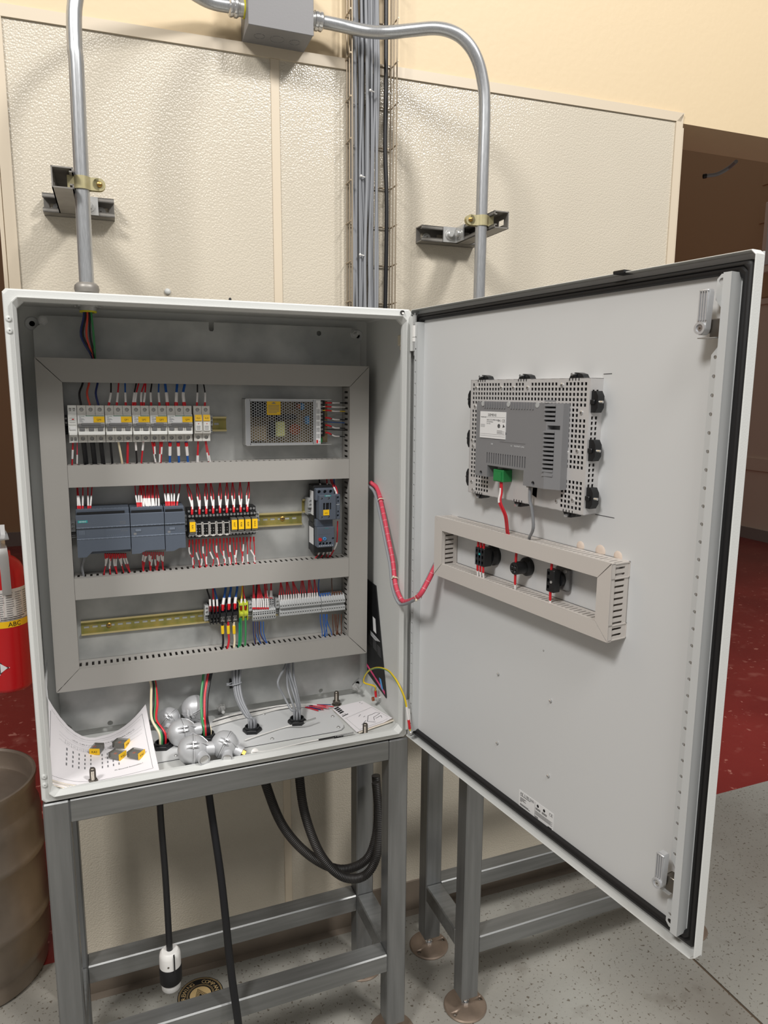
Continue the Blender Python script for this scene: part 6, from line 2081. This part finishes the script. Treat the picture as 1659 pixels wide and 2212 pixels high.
# strut brackets
def strut(mb, o, ax, op, L, m=M_strut, slots=True, s=.041):
    """C channel: o = centre of back wall start, ax along, op opening direction"""
    o, ax, op = V(o), V(ax).normalized(), V(op).normalized()
    sd = ax.cross(op)
    t = .0026
    def bx(u0, u1, v0, v1, a0=0, a1=None):
        a1 = L if a1 is None else a1
        vs = [o+ax*a+sd*u+op*v for a in (a0, a1) for u in (u0, u1) for v in (v0, v1)]
        mb.add(vs, [(0, 1, 3, 2), (4, 6, 7, 5), (0, 4, 5, 1), (2, 3, 7, 6), (0, 2, 6, 4), (1, 5, 7, 3)], m)
    h = s/2
    # back wall with slots
    bx(-h, -.007, 0, t); bx(.007, h, 0, t)
    a = 0
    edges = [0]
    p_ = .012
    while p_+.028 < L:
        edges += [p_, p_+.028]
        p_ += .05
    edges.append(L)
    for i in range(0, len(edges), 2):
        bx(-.007, .007, 0, t, edges[i], edges[i+1])
    bx(-h, -h+t, 0, s); bx(h-t, h, 0, s)
    bx(-h, -h+.0095, s-t, s); bx(h-.0095, h, s-t, s)
    bx(-h+.0095-t, -h+.0095, s-.0075, s); bx(h-.0095, h-.0095+t, s-.0075, s)
def hexbolt(mb, c, d, r=.0085, m=M_zinc):
    mb.lathe([(r*1.7, 0), (r*1.7, .002), (r, .002), (r, .009), (r*.8, .0105)], m, c, d, 6 if False else 12)
def bracket(label, wx0, wx1, wz, armx, side, cx, cyy, cz):
    """wall channel from wx0..wx1 (wall local), arm at armx reaching to the conduit at cx,cyy (world); side: opening direction of the arm"""
    t = thing('strut_bracket', label, 'bracket', FB, ((wx0+wx1)/2, 0, wz-.02))
    mb = MB()
    strut(mb, (wx0, -.0048, wz), (1, 0, 0), (0, -1, 0), wx1-wx0)
    part(mb, 'wall_channel', t)
    cl = FB.I @ V((cx, cyy, cz))
    L = -cl.y+.035-.046
    mb = MB()
    z = cz
    strut(mb, (armx, -.046, z), (0, -1, 0), (side, 0, 0), L)
    part(mb, 'arm_channel', t)
    # corner angle
    mb = MB()
    xa = armx+side*.0415
    mb.box(min(xa, xa+side*.042), max(xa, xa+side*.042), -.0505, -.0462, wz-.02, wz+.02, M_zinc)
    mb.box(min(xa, xa+side*.004), max(xa, xa+side*.004), -.092, -.0462, wz-.02, wz+.02, M_zinc)
    part(mb, 'corner_angle', t)
    mb = MB()
    hexbolt(mb, (xa+side*.022, -.0505, wz), (0, -1, 0))
    hexbolt(mb, (xa+side*.004, -.072, wz), (side, 0, 0))
    part(mb, 'hex_bolt', t)
    for wx in (wx0+.03, wx1-.03):
        mb = MB().lathe([(.012, 0), (.012, .003), (.007, .003), (.007, .008)], M_zinc, (wx, -.0076, wz-.004), (0, -1, 0), 14)
        mb.cyl((wx, -.0156, wz-.004), (wx, -.016, wz-.004), .0022, M_dsteel, 8)  # dark disc stands for a shaded recess in the anchor
        part(mb, 'anchor_washer', t)
    # strap halves
    e0 = armx+side*.036
    ear = cl.x+side*.033
    r = EX+.0008
    for s, nm in ((-1, 'strap_half'), (1, 'strap_half')):
        mb = MB()
        pts = [(e0, s*.004), (armx+side*.043, s*.006)]
        a0 = cl.x-side*r*.95
        arc = []
        for k in range(9):
            a = math.pi*k/8
            arc.append((cl.x-side*r*math.cos(a), s*r*math.sin(a)))
        pts = [(e0-side*.008, s*.006), (a0-side*.004, s*.006)]+arc[1:-1]+[(cl.x+side*(r+.003), s*.004), (ear, s*.004)]
        n = len(pts)
        th = .002
        vs = []
        for zz in (z-.0125, z+.0125):
            for (x, yv) in pts:
                vs.append((x, cl.y+yv, zz))
            for (x, yv) in pts:
                vs.append((x, cl.y+yv+s*th, zz))
        fs = []
        for i in range(n-1):
            fs += [(i, i+1, n+i+1, n+i), (2*n+i, 2*n+i+1, 3*n+i+1, 3*n+i), (i, i+1, 2*n+i+1, 2*n+i), (n+i, n+i+1, 3*n+i+1, 3*n+i)]
        fs += [(0, n, 3*n, 2*n), (n-1, 2*n-1, 4*n-1, 3*n-1)]
        mb.add(vs, fs, M_yzinc, True)
        mb.lathe([(.0125, 0), (.0125, th)], M_yzinc, (ear, cl.y+s*.004, z), (0, s, 0), 20)
        part(mb, nm, t)
    mb = MB().lathe([(.0055, 0), (.0055, .003), (.0035, .0045)], M_gold, (ear+side*.001, cl.y-.006, z), (0, -1, 0), 12)
    mb.cyl((ear+side*.001, cl.y+.012, z), (ear+side*.001, cl.y-.006, z), .003, M_gold, 8)
    mb.box(ear-.003, ear+.005, cl.y-.0107, cl.y-.0104, z-.0005, z+.0005, M_dsteel)  # shade of the screw slot put in as a dark bar
    part(mb, 'clamp_screw', t)
la = at(FB, 93, 440, -.03); lb_ = at(FB, 247, 455, -.03)
zc = at(FW, 180, 397, .205).z
zw = (la.z+lb_.z)/2
bracket('steel strut bracket clamping the conduit above the cabinet roof', la.x, lb_.x, zc, (FB.I @ V((XLc, .205, zc))).x-.0415-EX-.002, 1, XLc-.003, .205, zc)
ra = at(FB, 906, 508, -.03); rb = at(FB, 1024, 520, -.03)
zc = at(FW, 1040, 478, .2).z
bracket('steel strut bracket clamping the conduit beside the cable tray', ra.x, rb.x+.01, zc, (FB.I @ V((XRc, .2, zc))).x+.0415+EX+.002, -1, XRc, .2, zc)

# ================================================================== wire mesh cable tray with cables
ta = at(FB, 759, 400, -.05).x; tb_ = at(FB, 853, 400, -.05).x
TY0, TY1 = -.014, -.058
tray = thing('cable_tray', 'vertical wire mesh cable tray on the wall full of cables', 'cable tray', FB, ((ta+tb_)/2, TY0, .3))
ZB, ZT = .30, 2.05
rw = .0021
for x, y in ((ta, TY1), (ta, TY0-.022), (ta, TY0), (ta+(tb_-ta)*.33, TY0), (ta+(tb_-ta)*.66, TY0), (tb_, TY0), (tb_, TY0-.022), (tb_, TY1)):
    part(MB().cyl((x, y, ZB), (x, y, ZT), rw, M_mesh, 8), 'long_wire', tray)
z = .36
while z < ZT-.02:
    part(MB().tube([(ta-.003, TY1, z), (ta-.003, TY0+.003, z), (tb_+.003, TY0+.003, z), (tb_+.003, TY1, z)], rw, M_mesh, 8), 'cross_wire', tray)
    z += .1
tw_ = tb_-ta
random.seed(11)
cx_ = [.10, .16, .22, .28, .34, .40, .46, .52, .58, .64]
for k, u in enumerate(cx_+[.14, .26, .37, .49, .6]):
    x = ta+tw_*u
    y = TY0-.008-(.0075 if k >= len(cx_) else 0)
    P = []
    for i in range(9):
        zz = .30+i*(1.75/8)
        P.append(V((x+random.uniform(-1, 1)*.004, y-random.uniform(0, .006)-(.004 if k % 3 == 0 else 0), zz)))
    wire(FB, P, .0037 if k % 4 else .0044, 'grey', 'grey control cable running down the wire mesh tray', 'grey cables in the wire tray', n=8, cat='cable', name='cable')
x = ta+tw_*.83
wire(FB, [V((x, TY0-.012, .3)), V((x+.002, TY0-.014, .7)), V((x+.003, TY0-.016, 1.0)), V((x+.004, TY0-.02, 1.3)), V((x, TY0-.016, 1.45)), V((x+.001, TY0-.016, 1.6)), V((x-.001, TY0-.016, 2.05))], .0056, 'black', 'single black cable in the wire mesh tray', 'black tray cable', n=10, cat='cable', name='cable')
for px, py, y in ((800, 195, -.05), (840, 200, -.03), (778, 550, -.045), (780, 380, -.04)):
    p = at(FB, px, py, y)
    mb = MB().sphere(p, .0035, M_plug, 8, 6)
    mb.cyl(p, p+V((.012, .004, -.001)), .0015, M_plug, 6)
    solo(mb, 'cable_tie', 'white cable tie head on a tray cable', 'cable tie', FB, 'cable ties in the tray')
# cables bending away behind the stand
for k, (c, r) in enumerate((('black', .0056), ('grey', .0042), ('grey', .0042), ('grey', .0042))):
    P = [V((tb_-.03-k*.012, -.02-k*.004, .30)), V((tb_-.03-k*.012, -.024, .16)), V((tb_-.005, -.03-.003*k, .055-k*.012)), V((tb_+.06, -.035, -.005-k*.014)), V((tb_+.16, -.035, -.025-k*.013)), V((tb_+.30, -.03, -.03-k*.012))]
    wire(FB, P, r, c, '%s cable bending sideways behind the stand under the tray' % c, 'cables behind the stand', n=8, cat='cable', name='cable')

# ================================================================== things under the cabinet
# first hanging cable with white plug
p0 = wp(347, 1745, .1); p1 = wp(367, 2062, .1)
P = catmull([V((G4.x, .13, .004)), V((p0.x, .115, -.1)), V(((p0.x+p1.x)/2+.001, .102, -.3)), V((p1.x, .1, p1.z))], 8)
pcord = P
px_, pz = p1.x, p1.z
pl = thing('corded_plug', 'white nylon plug with black band on a hanging black cord', 'plug', FW, (px_, .1, pz-.085))
part(MB().tube(pcord, .0075, WC['black'], 12), 'cord', pl)
part(MB().lathe([(.0085, .014), (.0185, .0135), (.0228, .009), (.0245, 0), (.0248, -.012), (.0248, -.03)], M_plug, (px_, .1, pz), (0, 0, 1), 28), 'cord_grip', pl)
part(MB().lathe([(.0252, -.026), (.0258, -.028), (.0258, -.066), (.0248, -.068)], M_rub, (px_, .1, pz), (0, 0, 1), 28), 'black_band', pl)
part(MB().lathe([(.0225, -.066), (.022, -.085), (.02, -.088), (.004, -.088)], M_plug, (px_, .1, pz), (0, 0, 1), 28), 'plug_body', pl)
mb = MB().box(px_+.006, px_+.009, .072, .1, pz-.03, pz+.012, M_rub)
mb.cyl((px_-.006, .0765, pz-.014), (px_-.006, .0755, pz-.014), .0024, M_dsteel, 10)  # dark disc in place of a shaded screw hole
part(mb, 'clamp_slot', pl)
# second cord to the floor
q1 = wp(453, 1720, .1); q2 = wp(478, 1900, .055); q3 = wp(497, 2080, .0); q4 = wp(512, 2190, -.035)
P = catmull([V((G3.x, .14, .004)), V((q1.x, .125, -.1)), q2, q3, q4, q4+V((.012, -.02, -.13)), V((q4.x+.06, -.11, ZF+.012)), V((q4.x+.22, -.16, ZF+.009))], 8)
solo(MB().tube(P, .0088, WC['black'], 12), 'black_cable', 'thick black cable running from the cabinet down to the floor', 'cable', FW, org=P[-1])
# corrugated hoses
def hose(pts, r, lb):
    P = catmull(pts, 10)
    T = plen(P)[-1]
    n = int(T/.0016)
    Q = []
    for i in range(n+1):
        Q.append(sub(P, 0, max(i/n, 1e-4))[-1] if False else None)
    # resample evenly
    Ls = plen(P)
    Q, j = [], 0
    for i in range(n+1):
        s = T*i/n
        while j < len(P)-2 and Ls[j+1] < s:
            j += 1
        k = (s-Ls[j])/max(Ls[j+1]-Ls[j], 1e-9)
        Q.append(P[j].lerp(P[j+1], min(max(k, 0), 1)))
    rr = [r*(1.0 if i % 3 else .88) for i in range(len(Q))]
    return solo(MB().tube(Q, rr, M_rubd, 14), 'corrugated_hose', lb, 'hose', FW, 'corrugated hoses under the cabinet', org=Q[-1])
hose([V((G1.x, .148, .004)), wp(578, 1705, .15), wp(615, 1790, .145), wp(672, 1850, .14), wp(735, 1878, .135), wp(790, 1858, .145), wp(812, 1805, .16), wp(816, 1740, .175), wp(812, 1675, .185)], .0118, 'black corrugated hose with the shallower loop under the cabinet')
hose([V((G2.x, .153, .004)), wp(648, 1690, .14), wp(662, 1770, .125), wp(695, 1850, .11), wp(740, 1893, .1), wp(785, 1893, .11), wp(812, 1855, .125), wp(820, 1790, .14), wp(815, 1720, .155), wp(812, 1690, .16)], .0118, 'black corrugated hose with the deeper loop under the cabinet')
# round floor sticker
sc = at(FW, 433, 2150, ZF, 2)
st = thing('floor_sticker', 'round black and cream brewing company sticker on the floor', 'sticker', FW, (sc.x, sc.y, ZF))
R_ = .062
z = ZF+.0016
part(MB().lathe([(R_, 0), (R_, .0015), (.001, .0015)], M_blk, (sc.x, sc.y, ZF), (0, 0, 1), 48), 'disc', st)
mb = MB()
def ring(r0, r1, m_):
    n = 48
    vs = [(sc.x+r*math.cos(a*math.tau/n), sc.y+r*math.sin(a*math.tau/n), z) for r in (r0, r1) for a in range(n)]
    mb.add(vs, [(i, (i+1) % n, n+(i+1) % n, n+i) for i in range(n)], m_)
for r0, r1 in ((.0585, .0595), (.056, .0568), (.0365, .0372), (.0335, .0343)):
    ring(r0, r1, M_stick)
ring(.0, .029, M_stick)
tilt = math.radians(8)
def arc(tx, a0, a1, r, size):
    n = len(tx)
    for i, ch in enumerate(tx):
        a = a0+(a1-a0)*i/(n-1)
        cx, cy = sc.x+r*math.cos(a), sc.y+r*math.sin(a)
        b = a-math.pi/2
        mb.text(ch, lambda u, v: (cx+u*math.cos(b)-v*math.sin(b), cy+u*math.sin(b)+v*math.cos(b), z+.0001), size, M_stick)
arc('BREWING', math.radians(190), math.radians(112), .046, .0165)
arc('COMPANY', math.radians(72), math.radians(-8), .046, .0165)
def tri(s, m_, zz):
    pts = []
    for k in range(3):
        a = math.radians(100+120*k)
        pts.append((sc.x+s*math.cos(a), sc.y-.002+s*math.sin(a), zz))
    mb.add(pts, [(0, 1, 2)], m_)
for i, s in enumerate((.0255, .0225, .0195, .0165, .0135, .010, .007)):
    tri(s, (M_blk, M_stick)[i % 2], z+.0002+i*.0001)
part(mb, 'printing', st)

# ================================================================== fire extinguisher and keg in the left opening
ex, ey, ez = -.1035, .548, .048
xt = thing('fire_extinguisher', 'red dry chemical fire extinguisher with chrome levers beside the wall', 'fire extinguisher', FW, (ex, ey, ez))
part(MB().lathe([(.048, 0), (.0535, .006), (.054, .012), (.054, .300), (.052, .316), (.045, .333), (.033, .346), (.024, .352), (.023, .364), (.018, .366)], M_ext, (ex, ey, ez), (0, 0, 1), 36), 'cylinder', xt)
def cylpatch(mb, r, a0, a1, z0, z1, m_, n=16):
    vs = []
    for i in range(n+1):
        a = math.radians(a0+(a1-a0)*i/n)
        for zz in (z0, z1):
            vs.append((ex+r*math.cos(a), ey+r*math.sin(a), ez+zz))
    mb.add(vs, [(2*i, 2*i+1, 2*i+3, 2*i+2) for i in range(n)], m_, True)
mb = MB()
cylpatch(mb, .0543, -190, 10, .175, .275, M_extlab)
cylpatch(mb, .0545, -110, 10, .175, .192, M_yel)
cylpatch(mb, .0546, -110, 10, .193, .1945, M_txtg)
random.seed(4)
for c in range(4):
    for k in range(11):
        a = -104+c*24
        cylpatch(mb, .0546, a+1, a+19+random.uniform(-4, 2), .206+k*.0058, .2078+k*.0058, M_txtg, 4)
for k in range(2):
    cylpatch(mb, .0546, -95, -40+k*10, .196+k*.0045, .1978+k*.0045, M_txt, 5)
for a in (-128, -118):
    cylpatch(mb, .0546, a-3, a+3, .178, .19, M_txt, 3)
for k in range(3):
    cylpatch(mb, .0546, -150, -118, .205+k*.022, .219+k*.022, (M_redk, M_txt, M_txtg)[k], 4)
mb.text('ABC', lambda u, v: (ex+.0549*math.cos(math.radians(-62)+u/.0549), ey+.0549*math.sin(math.radians(-62)+u/.0549), ez+.1835+v), .0165, M_txt)
part(mb, 'label', xt)
mb = MB()
for r_, m_ in ((.0545, M_lab), (.0547, M_txt), (.0549, M_lab)):
    s = {.0545: 1.0, .0547: .85, .0549: .65}[r_]
    pts = []
    for da, dz in ((-.2, .02), (.28, 0), (-.2, -.02)):
        a = math.radians(-98)+da*s
        pts.append((ex+r_*math.cos(a), ey+r_*math.sin(a), ez+.07+dz*s))
    mb.add(pts, [(0, 1, 2)], m_)
part(mb, 'hazard_triangle', xt)
vz = ez+.366
part(MB().lathe([(.017, 0), (.017, .012), (.014, .014), (.014, .034), (.011, .037)], M_chrome, (ex, ey, vz), (0, 0, 1), 18), 'valve', xt)
mb = MB()
d = V((.25, -.97, 0)).normalized()
s_ = V((-d.y, d.x, 0))
def lever(pts, w_, th, m_=M_chrome):
    vs = []
    for (a, h) in pts:
        for q in (-w_, w_):
            for dz in (0, th):
                vs.append(V((ex, ey, 0))+d*a+s_*q+V((0, 0, h+dz)))
    fs = []
    for i in range(len(pts)-1):
        b = i*4
        fs += [(b, b+2, b+6, b+4), (b+1, b+5, b+7, b+3), (b, b+4, b+5, b+1), (b+2, b+3, b+7, b+6)]
    fs += [(0, 1, 3, 2), (len(vs)-4, len(vs)-2, len(vs)-1, len(vs)-3)]
    mb.add(vs, fs, m_, True)
lever([(-.02, vz+.05), (0, vz+.05), (.03, vz+.045), (.048, vz+.035)], .016, .003)
part(mb, 'squeeze_lever', xt)
mb = MB()
lever([(.016, vz+.018), (.045, vz+.012), (.058, vz-.01), (.061, vz-.06), (.062, vz-.098), (.061, vz-.104)], .0105, .002)
part(mb, 'carry_handle', xt)
mb = MB().box(ex+.008, ex+.0185, ey-.03, ey-.0295, vz+.046, vz+.072, M_lab)
part(mb, 'inspection_tag', xt)
part(MB().tube(catmull([V((ex-.012, ey-.012, vz+.02)), V((ex-.04, ey-.02, vz+.015)), V((ex-.065, ey-.01, vz-.04)), V((ex-.066, ey, vz-.2))]), .008, M_rub, 10), 'discharge_hose', xt)
part(MB().box(ex+.04, ex+.0585, ey-.012, ey+.012, ez+.24, ez+.3, M_blk, .002), 'wall_hook', xt)

kx, ky = -.262, .645
kg = thing('beer_keg', 'worn stainless steel keg standing beside the stand in the opening', 'keg', FW, (kx, ky, ZF))
kp = [(.170, 0), (.182, .004), (.186, .012), (.184, .05), (.186, .062), (.194, .075), (.197, .10), (.1972, .178), (.2035, .188), (.206, .198), (.2035, .208), (.1972, .218), (.197, .30), (.1972, .368), (.2035, .378), (.206, .388), (.2035, .398), (.1972, .408), (.197, .47), (.194, .495), (.187, .507), (.186, .515), (.188, .570), (.192, .582), (.191, .592), (.186, .594), (.181, .588), (.181, .545), (.176, .535), (.12, .552), (.05, .557), (.03, .557)]
cu = MB()
for a0 in (-75, 105):
    a = math.radians(a0)
    u_, v_ = V((math.cos(a), math.sin(a), 0)), V((-math.sin(a), math.cos(a), 0))
    vs = [V((kx, ky, ZF+zz))+u_*rr+v_*q for rr in (.16, .21) for q in (-.055, .055) for zz in (.545, .570)]
    cu.add(vs, [(0, 1, 3, 2), (4, 6, 7, 5), (0, 4, 5, 1), (2, 3, 7, 6), (0, 2, 6, 4), (1, 5, 7, 3)], M_keg)
part(MB().lathe(kp, M_keg, (kx, ky, ZF+.001), (0, 0, 1), 64), 'shell', kg, cuts=cu)
part(MB().lathe([(.034, .55), (.034, .572), (.027, .575), (.025, .565), (.01, .565)], M_chrome, (kx, ky, ZF), (0, 0, 1), 24), 'valve', kg)

# small caps on the wall just above the cabinet
for px, py, r, m_, lb in ((362, 630, .008, M_cab, 'small white screw cap on the wall panel above the cabinet'), (497, 646, .0035, M_blk, 'small dark anchor head on the wall panel above the cabinet')):
    p = at(FB, px, py, -.005)
    solo(MB().lathe([(r, 0), (r*.95, r*.4), (r*.6, r*.75), (.0005, r*.85)], m_, (p.x, -.0046, p.z), (0, -1, 0), 16), 'wall_anchor', lb, 'screw cap', FB)
